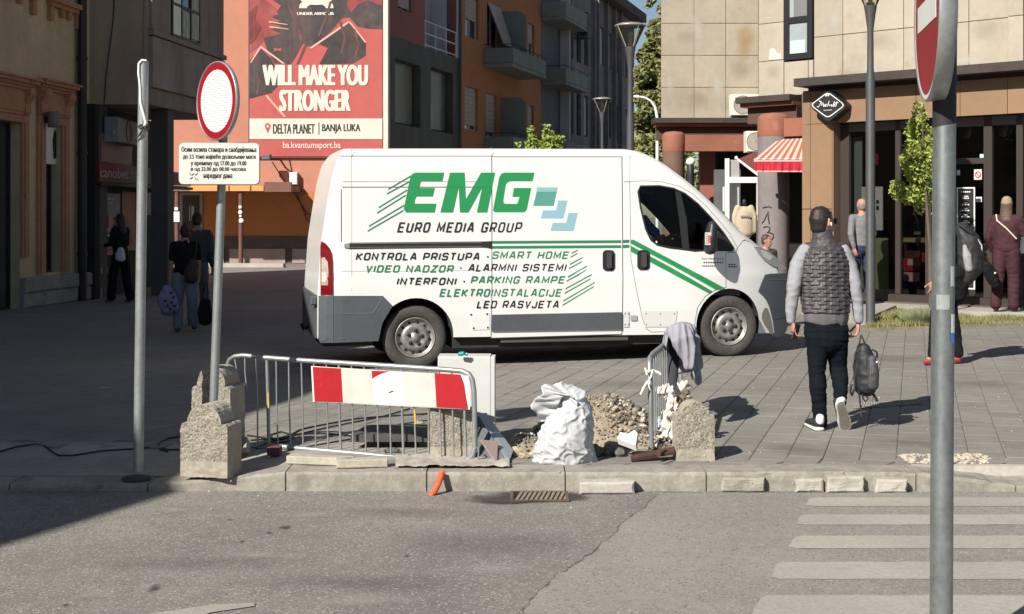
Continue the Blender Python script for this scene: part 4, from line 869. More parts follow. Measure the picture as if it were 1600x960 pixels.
ac(F1, 1142, 1187, 147.5, 181, .42, 'cream air conditioner standing on the arcade ledge below the stone panels', (.42,))
ac(Frame((0, 28.2), (1, 0), (0, -1)), 1166, 1196, 205, 238, 0, 'cream air conditioner hung under the ledge left of the graffiti column', (.5,))
# red striped awning and a dark one
stripe_r = mat('awning_rust_stripe', (.32, .10, .065), .85); stripe_c = mat('awning_cream_stripe', (.48, .38, .31), .85); redc = mat('awning_red', (.40, .015, .03), .75, noise=((4, .1),))
aw = thing('striped_awning', (w1(1215, 24.5), 24.8, 2.5), 'red and cream striped awning with a red valance between column and brown shop', 'awning')
Pb0, Pb1 = PX(1216, 218, 25.4), PX(1300, 218, 25.4); Pf0, Pf1 = PX(1179, 249, 24.6), PX(1254, 249, 24.4); nS = 13
Pb1 = PX(1262, 216, 24.9)
for k in range(nS):
    f0, f1 = k/nS, (k+1)/nS; p = [Pf0.lerp(Pf1, f0), Pf0.lerp(Pf1, f1), Pb0.lerp(Pb1, f1), Pb0.lerp(Pb1, f0)]; dn = Vector((0, 0, -.012))
    MB().hexa([q+dn for q in p]+p).build('awning_stripe', stripe_r if k % 2 else stripe_c, aw)
m = MB(); m.hexa([Pf0+Vector((0, .02, -.05)), Pf1+Vector((0, .02, -.05)), Pf1+Vector((0, .06, -.05)), Pf0+Vector((0, .06, -.05)), Pf0+Vector((0, 0, .01)), Pf1+Vector((0, 0, .01)), Pf1+Vector((0, .06, .01)), Pf0+Vector((0, .06, .01))]); m.build('front_bar', whitep, aw)
v = []; n = 20; m = MB(); top = [Pf0.lerp(Pf1, k/n)+Vector((0, .01*math.sin(k*2.1), -.04)) for k in range(n+1)]; bot = [p+Vector((0, .012*math.sin(i*1.7), -.17)) for i, p in enumerate(top)]
m.add(top+bot, [(n+1+i, n+2+i, i+1, i) for i in range(n)]); m.build('valance', redc, aw)
m = MB(); m.add([b+Vector((0, -.003, -.02)) for b in bot]+[b+Vector((0, -.003, .004)) for b in bot], [(i, i+1, n+2+i, n+1+i) for i in range(n)]); m.build('valance_trim', mat('pink_trim', (.62, .3, .28), .8), aw)
aw2 = thing('dark_awning', PX(1165, 250, 28), 'dark brown folded awning in shade left of the graffiti column', 'awning')
m = MB(); p = [PX(1151, 250, 27.9), PX(1186, 276, 27.0), PX(1186, 238, 27.4), PX(1183, 236, 28.3)]; m.add(p, [(0, 1, 2, 3)]); m.build('cloth', mat('maroon_cloth', (.12, .035, .03), .9), aw2)
m = MB(); p = [PX(1151, 250, 27.85), PX(1186, 277, 26.95), PX(1186, 272, 26.95), PX(1151, 246, 27.85)]; m.add(p, [(0, 1, 2, 3)]); m.lathe(PX(1150.5, 247, 27.85), [(0, -.04), (.035, -.02), (.035, .02), (0, .04)], 10); m.build('front_bar', whitep, aw2)

# ================================================================ brown clad shop
bronze = mat('bronze_cladding', (.235, .145, .085), .55, noise=((.8, .05), (6, .04)), rnd=.04); frm_d = mat('shop_frame_brown', (.045, .034, .032), .4)
shp = thing('brown_shop', F3.pt(2, 0, 0), 'single storey shop with bronze cladding and dark full height windows', 'shop')
b_ = lambda x, o=0.: F3.at(x, 150, o)[0]
zfb = F3.at(1300, 192.5)[1]; zft = F3.at(1300, 139)[1]; zrt = F3.at(1300, 122)[1]; zj = F3.at(1280, 327)[1]
m = MB(); m.box(F3, b_(1240, .35), 8.5, -6, .35, zrt-.14, zrt); m.build('roof_edge', ledm, shp)
m = MB(); m.box(F3, b_(1252, .2), 8.4, -3.5, -.04, zft, zrt-.142); m.box(F3, .0, 8.4, -.9, -.03, zfb+.01, zft-.002); m.build('fascia_backing', frm_d, shp)
xsF = [1253, 1266, 1356, 1431, 1500, 1574, 1650]; 
for x0, x1 in zip(xsF, xsF[1:]): MB().box(F3, b_(x0)+.004, b_(x1)-.004, -.028, .0, zfb, zft-.02, bev=.003).build('fascia_panel', bronze, shp)
for x0, x1 in ((1253, 1266), (1266, 1300)):
    MB().box(F3, b_(x0)+.004, b_(x1)-.003, -.028, 0, zj+.006, zfb-.006, bev=.003).build('pier_panel', bronze, shp); MB().box(F3, b_(x0)+.004, b_(x1)-.003, -.028, 0, FORE_Z, zj-.006, bev=.003).build('pier_panel', bronze, shp)
GO = -.28
g_ = lambda x: F3.at(x, 300, GO)[0]
def gz(x, y): return F3.at(x, y, GO)[1]
m = MB(); m.box(F3, .02, b_(1300)-.01, -.6, -.03, FORE_Z, zfb-.01); m.build('pier', frm_d, shp)
m = MB(); m.prism(Frame(F3.pt(b_(1300), 0, 0), F3.n, -F3.d), [(-.5, FORE_Z), (-.002, FORE_Z), (-.002, zfb-.004), (-.5, zfb-.004)], -.03, -.0); m.build('pier_reveal', mat('bronze_shade', (.19, .12, .075), .55), shp)  # shade of the reveal put into the colour as a darker bronze
for x0, x1 in ((1301, 1329), (1401, 1409), (1448, 1457), (1539, 1552), (1590, 1600), (1660, 1672)):
    MB().box(F3, g_(x0), g_(x1), GO-.05, GO+.05, FORE_Z+.15, zfb-.002).build('mullion', frm_d, shp)
MB().box(F3, g_(1301), 8.3, GO-.06, GO+.07, FORE_Z, FORE_Z+.145).build('sill', frm_d, shp)
MB().box(F3, g_(1301), 8.3, GO-.049, GO+.049, gz(1365, 205), zfb-.003).build('head_rail', mat('shop_frame_grey', (.10, .095, .095), .5), shp)
m = MB(); m.box(F3, g_(1457), g_(1539), GO-.045, GO+.045, gz(1500, 257), gz(1500, 248)); m.build('transom', frm_d, shp)
shopglass = glass('shop_front_glass', (.55, .56, .56), .28)
for x0, x1 in ((1329, 1401), (1409, 1448), (1457, 1539), (1552, 1590), (1600, 1660)):
    MB().box(F3, g_(x0)+.002, g_(x1)-.002, GO-.006, GO, FORE_Z+.146, gz(1365, 205)-.001).build('pane', shopglass, shp)
m = MB(); m.box(F3, .1, 8.3, -5.2, -5.1, 0, 3.6); m.box(F3, .06, .1, -5.1, -.62, 0, 3.6); m.build('back_wall', mat('shop_back', (.07, .05, .04), .9, noise=((1.5, .5),)), shp)
m = MB(); m.box(F3, .1, 8.3, -5.1, -.05, FORE_Z+.002, FORE_Z+.02); m.build('shop_floor', mat('shop_floor', (.12, .1, .085), .5), shp)
m = MB(); m.box(F3, .1, 8.3, -5.1, -.35, zfb-.1, zfb-.02); m.build('shop_ceiling', dark_int, shp)
def inp(x0, x1, y0, y1, o, mt_, nm, dep=.03):
    a0, a1, z0, z1 = F3.rect(x0, x1, y0, y1, out=o); MB().box(F3, a0, a1, o-dep, o, z0, z1).build(nm, mt_, shp)
inp(1331, 1347, 214, 470, -.42, mat('grey_green_board', (.30, .34, .33), .7), 'display_board'); inp(1346, 1379, 292, 360, -.36, mat('white_poster', (.8, .8, .8), .6), 'poster')
inp(1346, 1387, 372, 452, -.40, mat('olive_board', (.36, .38, .19), .7), 'display_board'); inp(1366, 1372, 240, 258, -.345, redc, 'red_tag'); inp(1369, 1373, 313, 318, -.35, blackm, 'print'); inp(1369, 1373, 322, 328, -.35, blackm, 'print')
inp(1409, 1455, 372, 379, -1.1, mat('wood_counter', (.42, .30, .16), .6, noise=((5, .1),)), 'counter_top', .5); inp(1411, 1440, 382, 470, -1.3, mat('counter_front', (.10, .03, .025), .7), 'counter_front')
for x0, x1, y0, y1, mt_ in ((1409, 1430, 404, 424, 'a'), (1411, 1428, 426, 440, 'b'), (1418, 1430, 405, 415, 'b'), (1440, 1449, 395, 410, 'a')):
    inp(x0, x1, y0, y1, -1.0+.02*y0/400, redc if mt_ == 'a' else mat('pink_packs', (.7, .45, .42), .6), 'package', .2)
for x, y in ((1378, 340), (1424, 350), (1418, 346), (1428, 362)): inp(x, x+10, y, y+5, -2.5, mat('shelf_brown', (.2, .15, .11), .8), 'shelf')
# stickers and menu board
inp(1322+200, 1334+200, 265, 281, GO+.012, mat('sticker_pink', (.75, .5, .5), .6), 'sticker', .004); inp(1495, 1500, 266, 274, GO+.012, mat('sticker_blue', (.4, .5, .55), .6), 'sticker', .004); inp(1523, 1534, 308, 316, GO+.012, whitep, 'sticker', .004); inp(1531, 1539, 241, 247, GO+.012, mat('sticker_green', (.4, .6, .5), .6), 'sticker', .004)
m = MB(); p0 = F3.at(1528, 273, GO+.018); m.tube([F3.pt(p0[0]+.045*math.cos(k*.524), GO+.018, p0[1]+.045*math.sin(k*.524)) for k in range(13)], .007, 4); m.tube([F3.pt(p0[0]-.03, GO+.019, p0[1]+.03), F3.pt(p0[0]+.03, GO+.019, p0[1]-.03)], .006, 4); m.build('sticker_print', redc, shp)
mb_ = thing('menu_board', F3.pt(g_(1509), .0, FORE_Z), 'tall narrow black menu board with white border standing in the shop doorway', 'board')
a0, a1, z0, z1 = F3.rect(1495, 1523.5, 293, 452, out=.0)
MB().box(F3, a0, a1, -.03, 0, z0-.1, z1).build('board', blackm, mb_)
for q in ((a0, a0+.02, z0, z1), (a1-.02, a1, z0, z1), (a0+.02, a1-.02, z1-.02, z1), (a0+.02, a1-.02, z0, z0+.02)): MB().box(F3, *q[:2], .001, .004, *q[2:]).build('border', whitep, mb_)
for k, (y, w_) in enumerate(((300, .55), (307, .3), (310, .38), (317, .2), (320, .42), (326, .18), (329, .42), (336, .25), (339, .45), (345, .2), (348, .42), (356, .3), (359, .4))):
    zc_ = F3.at(1509, y)[1]; ac_ = (a0+a1)/2; wd = (a1-a0)*w_/2
    for i in range(5): MB().box(F3, ac_-wd+2*wd*i/5, ac_-wd+2*wd*(i+.75)/5, .001, .003, zc_-.010, zc_+.008).build('menu_line', whitep, mb_)
# diamond shop sign
ds = thing('diamond_sign', F3.pt(b_(1294), .1, 3.2), 'black diamond shaped hanging shop sign with white script and border on bronze fascia', 'sign')
def dia(cx0, cy0, hx, hy, rc, o):
    pts = []
    V = [(0, -1), (1, 0), (0, 1), (-1, 0)]
    for i in range(4):
        c0 = V[i]; p_ = V[i-1]; n_ = V[(i+1) % 4]
        for t_ in (0, .25, .5, .75, 1):
            A = (c0[0]+(p_[0]-c0[0])*rc, c0[1]+(p_[1]-c0[1])*rc); B = (c0[0]+(n_[0]-c0[0])*rc, c0[1]+(n_[1]-c0[1])*rc)
            x = (1-t_)**2*A[0]+2*t_*(1-t_)*c0[0]+t_*t_*B[0]; y = (1-t_)**2*A[1]+2*t_*(1-t_)*c0[1]+t_*t_*B[1]
            pts.append(F3.at(cx0+x*hx, cy0+y*hy, o))
    return pts
MB().prism(F3, dia(1294, 166, 30, 26, .22, .22), .004, .22).build('sign_box', blackm, ds)
ol, il = dia(1293.5, 164.5, 27.5, 21, .2, .224), dia(1293.5, 164.5, 25.8, 19.3, .2, .224); n = len(ol); m = MB()
m.add([F3.pt(a, .226, z) for a, z in ol+il], [(i, (i+1) % n, n+(i+1) % n, n+i) for i in range(n)]); m.build('border', whitep, ds)
fsg = lambda x, y: F3.at(x, y, .226)
def sline(pts, r, nm='lettering'): m = MB(); m.tube([F3.pt(*(lambda q: (q[0], .228, q[1]))(fsg(x, y))) for x, y in pts], r, 5); return m
m = MB()
for pts in ([(1277, 167), (1279, 168), (1281, 165), (1283, 160), (1284, 166), (1286, 161), (1287, 167), (1288.5, 166)], [(1289, 164), (1291, 163), (1290.5, 167), (1289, 167), (1289, 164)], [(1293, 167), (1296, 158), (1294, 166), (1295.5, 164), (1297, 166)], [(1298, 165), (1300, 163.5), (1299, 167), (1301, 166)], [(1302, 167), (1304, 158.5)], [(1303.5, 167), (1305, 162.5)], [(1306, 167), (1308, 159)], [(1305, 161.5), (1310, 161)], [(1280, 158), (1284, 160)]):
    m.tube([F3.pt(fsg(x, y)[0], .228, fsg(x, y)[1]) for x, y in pts], .0085, 5)
m.build('lettering', whitep, ds)
for k in range(5): MB().box(F3, fsg(1287+2.7*k, 0)[0], fsg(1289+2.7*k, 0)[0], .226, .2275, fsg(1293, 173.3)[1], fsg(1293, 171.6)[1]).build('small_print', mat('sign_grey', (.35, .35, .35), .5), ds)
m = MB(); c = fsg(1292.5, 149)
for dx, dz in ((0, .02), (-.022, -.008), (.022, -.008)): m.lathe(F3.pt(c[0]+dx, .227, c[1]+dz), [(0, .004), (.016, .004), (.017, 0)], 9, axis=F3.n)
m.build('emblem', whitep, ds)
for k, (x, y) in enumerate(((1510, 206), (1566, 203))):
    a, z = F3.at(x, y, -.9); t = thing('spotlight', F3.pt(a, -.9, z), ('first', 'second')[k]+' white ceiling spotlight inside the shop, counted from the menu board', 'lamp')
    MB().lathe(F3.pt(a, -.9, z-.1), [(0, 0), (.05, 0), (.055, .01), (.05, .17), (0, .17)], 12, axis=(.3, .1, 1)).build('can', mat('grey_can', (.4, .38, .36), .5), t); MB().tube([F3.pt(a, -.9, z+.07), F3.pt(a, -.9, zfb)], .01, 6).build('stem', blackm, t)

# ================================================================ trees, plants, lamps
leaf_y = mat('leaf_fresh', (.25, .31, .06), .6, noise=((9, .4), (2, .25))); leaf_d = mat('leaf_deep', (.085, .125, .03), .6, noise=((1.2, .45), (6, .3)))
leaf_b = mat('leaf_olive', (.18, .19, .07), .6, noise=((1.5, .3), (8, .3))); bark = mat('bark', (.10, .08, .06), .9, noise=((6, .3),), bump=(20, .6, .02))
def leaves(name, blobs, n, size, mt_, parent, seed=1, flat_=.55):
    q = random.Random(seed); m = MB(); tot = sum(r**2 for *_, r in blobs)
    for (x, y, z, r) in blobs:
        for _ in range(int(n*r*r/tot)):
            while True:
                v = Vector((q.uniform(-1, 1), q.uniform(-1, 1), q.uniform(-1, 1)))
                if .25 < v.length < 1: break
            v = v.normalized()*(v.length**.5)*r*(1+.25*mn.noise(v*2+Vector((x, y, z))))
            c = Vector((x, y, z))+v; s = size*q.uniform(.6, 1.3)
            d1 = Vector((q.gauss(0, 1), q.gauss(0, 1), q.gauss(0, .7)-.4)).normalized(); d2 = d1.orthogonal().normalized()
            d2 = Matrix.Rotation(q.random()*6.28, 3, d1) @ d2
            m.add([c-d1*s, c+d2*s*flat_+d1*s*.1, c+d1*s, c-d2*s*flat_+d1*s*.1], [(0, 1, 2, 3)])
    return m.build(name, mt_, parent)
def clumps(q, spine, k, rr_, spread):
    out = []
    for _ in range(k):
        t_ = q.random()*(len(spine)-1); i = int(t_); p = Vector(spine[i]).lerp(Vector(spine[i+1]), t_-i)
        sp = spread*(1-.6*t_/(len(spine)-1))
        out.append((p.x+q.gauss(0, sp), p.y+q.gauss(0, sp), p.z+q.gauss(0, .12), rr_*q.uniform(.6, 1.3)))
    return out
q = random.Random(5)
Yt = 20.6; t = thing('young_tree', (w1(1455, Yt), Yt, .1), 'slender young tree with fresh yellow-green leaves in front of the brown shop', 'tree')
tx = w1(1455, Yt)
MB().tube([(tx, Yt, .05), (tx-.02, Yt, 1.2), (tx-.1, Yt, 2.2), (tx-.14, Yt, 3.2)], [.035, .03, .02, .008], 8).build('trunk', bark, t)
bl_ = []
for x, y, r in ((1435, 168, 8), (1437, 180, 10), (1432, 195, 13), (1425, 205, 10), (1442, 205, 12), (1436, 222, 16), (1424, 232, 12), (1449, 228, 12), (1430, 248, 18), (1415, 250, 9), (1447, 250, 16), (1456, 262, 14), (1428, 268, 14), (1418, 262, 8), (1440, 282, 16), (1452, 290, 14), (1400, 288, 7), (1408, 300, 13), (1420, 304, 14), (1434, 310, 13), (1446, 312, 12), (1396, 296, 6), (1437, 326, 8), (1460, 240, 12), (1412, 314, 7)):
    yy = Yt+q.uniform(-.2, .3); bl_.append((w1(x, yy), yy, zz(y, yy), r*1.15*Yt/FP))
leaves('crown', bl_, 3500, .040, leaf_y, t, 2, .4)
for x0, y0, x1, y1 in ((1452, 330, 1405, 300), (1449, 290, 1420, 262), (1446, 262, 1430, 235)):
    MB().tube([(w1(x0, Yt), Yt, zz(y0, Yt)), (w1((x0+x1)/2, Yt), Yt, zz((y0+y1)/2+6, Yt)), (w1(x1, Yt), Yt, zz(y1, Yt))], [.012, .01, .005], 5).build('branch', bark, t)
Yt = 30; tx = w1(852, Yt); t = thing('street_tree', (tx, Yt, 0), 'small bright green tree whose top shows above the white van roof', 'tree')
MB().tube([(tx, Yt, 0), (tx, Yt, 1.4), (tx+.05, Yt, 2.6)], [.05, .04, .02], 8).build('trunk', bark, t)
bl_ = [(w1(x, Yt+dy), Yt+dy, zz(y, Yt), r*Yt/FP) for x, y, r, dy in ((829, 202, 5, 0), (832, 212, 8, .1), (830, 224, 9, 0), (853, 200, 6, 0), (856, 210, 9, .1), (862, 220, 12, 0), (846, 226, 11, .1), (876, 218, 6, 0), (870, 228, 12, .1), (811, 226, 4, 0), (838, 236, 16, .1), (865, 240, 16, 0), (850, 255, 22, 0))]
leaves('crown', bl_, 1500, .06, leaf_y, t, 3, .5)
Yt = 62; t = thing('tall_street_tree', (7.2, Yt, 0), 'tall leafy tree between the old grey facade and the cream corner building', 'tree')
MB().tube([(7.2, Yt, 0), (7.1, Yt, 3), (7, Yt, 7), (7.2, Yt, 11)], [.28, .22, .15, .05], 10).build('trunk', bark, t)
bl_ = []
for x, y, r in ((1040, -14, 10), (1038, 16, 9), (1033, 40, 9), (1024, 62, 12), (1030, 50, 18), (1008, 88, 12), (1022, 95, 20), (1003, 118, 14), (1018, 130, 22), (1034, 110, 20), (1002, 150, 14), (1018, 165, 22), (1036, 150, 20), (1000, 185, 12), (1015, 200, 22), (1034, 195, 20), (1008, 235, 22), (1035, 235, 24), (1025, 270, 26), (1050, 70, 22), (1060, 130, 30), (1060, 220, 30), (1014, 8, 3.5), (1019, 1, 4), (1013, 72, 6)):
    yy = Yt+q.uniform(-1, 1); bl_.append((w1(x, yy), yy, zz(y, yy), r*Yt/FP))
leaves('crown', bl_, 15000, .17, leaf_b, t, 6, .55)
t = thing('courtyard_tree', (w1(1095, 46), 46, 0), 'dark green tree seen through the arcade right of the first brown column', 'tree')
MB().tube([(w1(1095, 46), 46, 0), (w1(1095, 46), 46, 3)], .1, 6).build('trunk', bark, t); leaves('crown', [(w1(1092, 46), 46, 3.2, .8), (w1(1082, 46), 46, 2.4, .8), (w1(1100, 46), 46, 1.8, .9), (w1(1085, 46), 46, 1.2, .8)], 1500, .1, leaf_d, t, 9)
t = thing('lavender_bush', GP(1446, 505, .07), 'low grey-green bush at the edge of the grass behind the big post', 'shrub')
bc = GP(1446, 506, .07); m = MB()
for _ in range(1500):
    an = q.random()*6.28; r = q.random()**.5*.28; b0 = Vector((bc.x+r*math.cos(an), bc.y+r*.7*math.sin(an), .07)); tp = b0+Vector((math.cos(an)*r*.5, math.sin(an)*r*.5, .10+.24*q.random()*(1-r/.4))); w_ = .006
    m.add([b0-Vector((w_, 0, 0)), b0+Vector((w_, 0, 0)), tp], [(0, 1, 2)])
m.build('foliage', mat('lavender', (.20, .22, .12), .8, noise=((20, .3),)), t)

steel_d = mat('dark_lamp_steel', (.085, .088, .09), .45, metal=.3, noise=((3, .1),)); lampglass = glass('lamp_glass', (.86, .84, .78), .2)
def lamp_post(x, Y, ztop, label, r=.058, base=0.):
    X = w1(x, Y); t = thing('street_lamp', (X, Y, base), label, 'street lamp', 'goblet street lamps')
    zn = ztop-.36
    MB().lathe((X, Y, base), [(r*2.1, 0), (r*2.1, .02), (r*1.1, .03), (r, .06), (r, zn-1.1-base), (r*.72, zn-.9-base), (r*.66, zn-.35-base), (r*1.1, zn-.12-base), (r*1.35, zn-.02-base), (r*1.4, zn-base)], 20).build('pole', steel_d, t)
    MB().lathe((X, Y, zn), [(r*1.35, 0), (.225, .31)], 26).build('glass_cone', lampglass, t)
    MB().lathe((X, Y, zn+.31), [(.228, -.008), (.24, 0), (.235, .014), (.17, .04), (.08, .055), (0, .058)], 26).build('lid', mat('lamp_lid', (.35, .34, .31), .35, metal=.4), t)
    MB().lathe((X, Y, zn+.01), [(.05, 0), (.062, .02), (.06, .03), (.03, .05), (.035, .2), (.0, .22)], 14).build('lamp_holder', mat('lamp_inner', (.5, .5, .48), .4), t)
    for k in range(4):
        an = .5+k*math.pi/2; c_, s_ = math.cos(an), math.sin(an)
        MB().tube([(X+c_*r*1.36, Y+s_*r*1.36, zn), (X+c_*.228, Y+s_*.228, zn+.31)], .009, 5).build('rib', mat('lamp_rib', (.5, .49, .45), .4, metal=.5), t)
    return t
lamp_post(985, 20.5, zz(36, 20.5), 'goblet lamp on a tall grey post right behind the van cab roof')
lamp_post(941, 33.4, zz(152.5, 33.4), 'smaller looking far goblet lamp standing left of the tall lamp post', .05)
lamp_post(1360, 19.55, 4.98, 'lamp post with its head above the frame, rising beside the grass before the shop', .066)
Yl = 52; t = thing('arched_street_light', (w1(1027, Yl), Yl, 0), 'white curved road light on a thin mast in front of the tall tree', 'street lamp')
MB().tube([(w1(1027, Yl), Yl, 0), (w1(1027, Yl), Yl, zz(185, Yl)), (w1(1024, Yl), Yl, zz(168, Yl)), (w1(1017, Yl), Yl, zz(158, Yl)), (w1(1008, Yl), Yl, zz(153, Yl)), (w1(996, Yl), Yl, zz(151, Yl))], [.07, .06, .05, .045, .04, .04], 8).build('mast', whitep, t)
MB().tube([(w1(998, Yl), Yl, zz(151.5, Yl)), (w1(990, Yl), Yl, zz(151, Yl))], [.07, .05], 8).build('lamp_head', whitep, t)

# ================================================================ THE VAN
VF = Frame((-1.043, 14.83), (.975, .2224), (.2224, -.975)); VW = 2.05
def itp(x, T):
    if x <= T[0][0]: return T[0][1]
    for (a, b), (c, d) in zip(T, T[1:]):
        if x <= c: return b+(d-b)*(x-a)/(c-a)
    return T[-1][1]
def ins(u, v):
    i = 0.
    if u < -.80: i += ((-.80-u)/.26)**2*.07
    if u > 3.0: i += ((u-3.0)/1.38)**2.4*.30
    if v > 1.0: i += (v-1.0)*.045+.012
    elif v > .94: i += (v-.94)/.06*.012
    if v > 1.3: i += (v-1.3)**2*.02
    if v < .55: i += (.55-v)*.05
    return i
def VS(u, v, off=0.): return VF.pt(u, -ins(u, v)+off, v)
def vuv(px, py):
    o = 0
    for _ in range(4): a, z = VF.at(px, py, -o); o = ins(a, z)
    return a, z
rear_prof = [(.2, 0), (.765, 0), (1.34, .04), (1.74, .10), (2.05, .155), (2.22, .205), (2.31, .265), (2.40, .35)]
front_prof = [(.2, -.08), (.41, -.045), (.857, 0), (1.04, 0), (3, 0)]
top_prof = [(-1.06, 2.36), (-.7, 2.363), (.85, 2.38), (2.44, 2.391), (2.588, 2.371), (2.74, 2.318), (2.931, 2.212), (3.161, 2.046), (3.393, 1.863), (3.626, 1.66), (3.8, 1.50), (3.93, 1.40), (4.05, 1.325), (4.18, 1.235), (4.29, 1.15), (4.35, 1.07), (4.383, .98)]
white = mat('van_white_paint', (.70, .70, .685), .32, spec=.5, noise=((.7, .02), (5, .015)), coat=.3); vgrey = mat('van_grey_plastic', (.075, .083, .095), .6, noise=((3, .1), (20, .06)))
vblack = mat('van_black_rubber', (.018, .018, .019), .6); vdark = mat('van_underside', (.03, .029, .028), .9, noise=((4, .3),)); vglass = glass('van_glass', (.84, .87, .87), .2)
def solid(us, vs_f, name, mts, lat):
    pass
def body_loft():
    us = [-1.057, -1.05, -1.03, -1.0, -.96, -.9, -.82, -.7, -.5, -.2, .2, .7, 1.2, 1.7, 2.2, 2.44, 2.52, 2.6, 2.7, 2.8, 2.93, 3.0, 3.07, 3.13, 3.2, 3.28, 3.35, 3.43, 3.5, 3.57, 3.64, 3.72, 3.8, 3.87, 3.95, 4.03, 4.1, 4.18, 4.25, 4.3, 4.34, 4.365, 4.383]
    rings = []
    for u in us:
        zt = itp(u, top_prof); zb = itp(u, [(-1.1, .30), (2.9, .27), (3.9, .25), (4.4, .24)]); rc = min(.15, (zt-zb)*.16)
        half = []
        nl = 22
        for k in range(nl+1):
            v = zb+(zt-rc-zb)*k/nl; uu = u+itp(v, rear_prof)*max(0, 1-(u+1.057)/.5)+itp(v, front_prof)*max(0, 1-(4.383-u)/.5)
            half.append((uu, ins(uu, v), v))
        base = ins(half[-1][0], zt-rc)
        for k in range(1, 7):
            an = math.pi/2*k/6; v = zt-rc+rc*math.sin(an)*.93; uu = u+itp(v, rear_prof)*max(0, 1-(u+1.057)/.5)
            half.append((uu, base+rc*1.15*(1-math.cos(an)), v))
        for f in (.35, .7): w_ = base+rc*1.15; half.append((half[-1][0], w_+(VW/2-w_)*f, zt-rc*.07+.01*f)) 
        ring = half+[(uu, VW-w_, v) for uu, w_, v in reversed(half)]
        rings.append(ring)
    n = len(rings[0]); m = MB(); m.smooth = True
    m.add([VF.pt(uu, -w_, v) for r in rings for uu, w_, v in r], [(i*n+j, i*n+(j+1) % n, (i+1)*n+(j+1) % n, (i+1)*n+j) for i in range(len(rings)-1) for j in range(n)])
    m.smooth = False
    for r, k0 in ((0, 0), (len(rings)-1, (len(rings)-1)*n)):
        h_ = n//2   # strip cap
        m.f += [tuple(k0+q for q in ((j, j+1, n-2-j, n-1-j) if r else (n-1-j, n-2-j, j+1, j))) for j in range(h_-1)]; m.m += [0]*(h_-1); m.sm += [False]*(h_-1)
    return m
van = thing('delivery_van', VF.pt(1.7, -1, 0), 'white high-roof panel van with green EMG lettering parked side-on', 'van')
body = body_loft().build('body', [white, vdark], van); fix_normals(body)
def cutter(m):
    c = m.build('cutter', [white, vdark], None); fix_normals(c)
    for p in c.data.polygons: p.material_index = 1
    return c
def cutcyl(u, v, r, o0, o1):
    m = MB(); n = 40; m.add([VF.pt(u+r*math.cos(6.28318*k/n), o, v+r*math.sin(6.28318*k/n)) for o in (o0, o1) for k in range(n)], [tuple(range(n)), tuple(range(2*n-1, n-1, -1))]+[(k, (k+1) % n, n+(k+1) % n, n+k) for k in range(n)]); return cutter(m)
UR, UF = 0.0, 3.642; ZWR = -.057+.346; ZWF = .346
win_px = [(1000, 291.5), (1030, 291), (1052, 295), (1070, 303), (1090, 319), (1110, 340), (1130, 364), (1146, 388), (1144, 392), (1085, 392), (1045, 387), (1027, 383), (1017, 375), (1009, 358), (1001, 325), (997, 300)]
win_uv = [vuv(x, y) for x, y in win_px]
cuts = []
m = MB(); m.prism(VF, [(2.52, .45), (2.52, 2.24), (2.62, 2.25), (2.9, 2.12), (3.38, 1.76), (3.72, 1.46), (3.86, 1.2), (3.86, .62), (3.2, .62), (3.2, .45)], -VW+.14, -.14); cuts.append(cutter(m))
m = MB(); m.prism(VF, win_uv, -VW-.2, .3); cuts.append(cutter(m))
m = MB(); m.prism(VF, [(2.98, 2.3), (2.98, 2.06), (3.2, 1.92), (3.68, 1.50), (3.80, 1.42), (3.86, 1.6), (3.4, 2.1)], -VW+.26, -.26); cuts.append(cutter(m))
for (u, v) in ((UR, ZWR+.02), (UF, ZWF+.02)):
    for o0, o1 in ((-.42, .3), (-VW-.3, -VW+.42)):
        cuts.append(cutcyl(u, v, .415, o0, o1))
        m = MB(); m.prism(VF, [(u-.405, .0), (u+.405, .0), (u+.405, v), (u-.405, v)], o0, o1); cuts.append(cutter(m))
for c in cuts:
    b = body.modifiers.new('b', 'BOOLEAN'); b.operation = 'DIFFERENCE'; b.object = c; b.solver = 'EXACT'
    dg = bpy.context.evaluated_depsgraph_get(); nm_ = bpy.data.meshes.new_from_object(body.evaluated_get(dg)); body.modifiers.clear(); body.data = nm_
for c in cuts: bpy.data.objects.remove(c)
body.data.name = 'body'
body.data.set_sharp_from_angle(angle=R(32))
for p in body.data.polygons: p.use_smooth = True
def patch(poly, off, mt_, name, parent=van, thick=.004, maxlen=.16, px=True, surf=VS):
    uvp = [vuv(x, y) for x, y in poly] if px else poly
    bm = bmesh.new(); vs = [bm.verts.new((a, z, 0)) for a, z in uvp]; f = bm.faces.new(vs); bmesh.ops.triangulate(bm, faces=[f])
    for _ in range(4):
        ed = [e for e in bm.edges if e.calc_length() > maxlen]
        if not ed: break
        bmesh.ops.subdivide_edges(bm, edges=ed, cuts=1); bmesh.ops.triangulate(bm, faces=bm.faces)
    bm.normal_update()
    if bm.faces[:] and sum(f.normal.z for f in bm.faces) < 0: bmesh.ops.reverse_faces(bm, faces=bm.faces)
    bnd = [e for e in bm.edges if e.is_boundary]
    r = bmesh.ops.extrude_edge_only(bm, edges=bnd); low = {v for v in r['geom'] if isinstance(v, bmesh.types.BMVert)}
    for v in bm.verts: v.co = surf(v.co.x, v.co.y, off-(thick if v in low else 0))
    me = bpy.data.meshes.new(name); bm.to_mesh(me); bm.free(); me.materials.append(mt_); o = link(name, me, parent)
    if parent is not None: pass
    return o
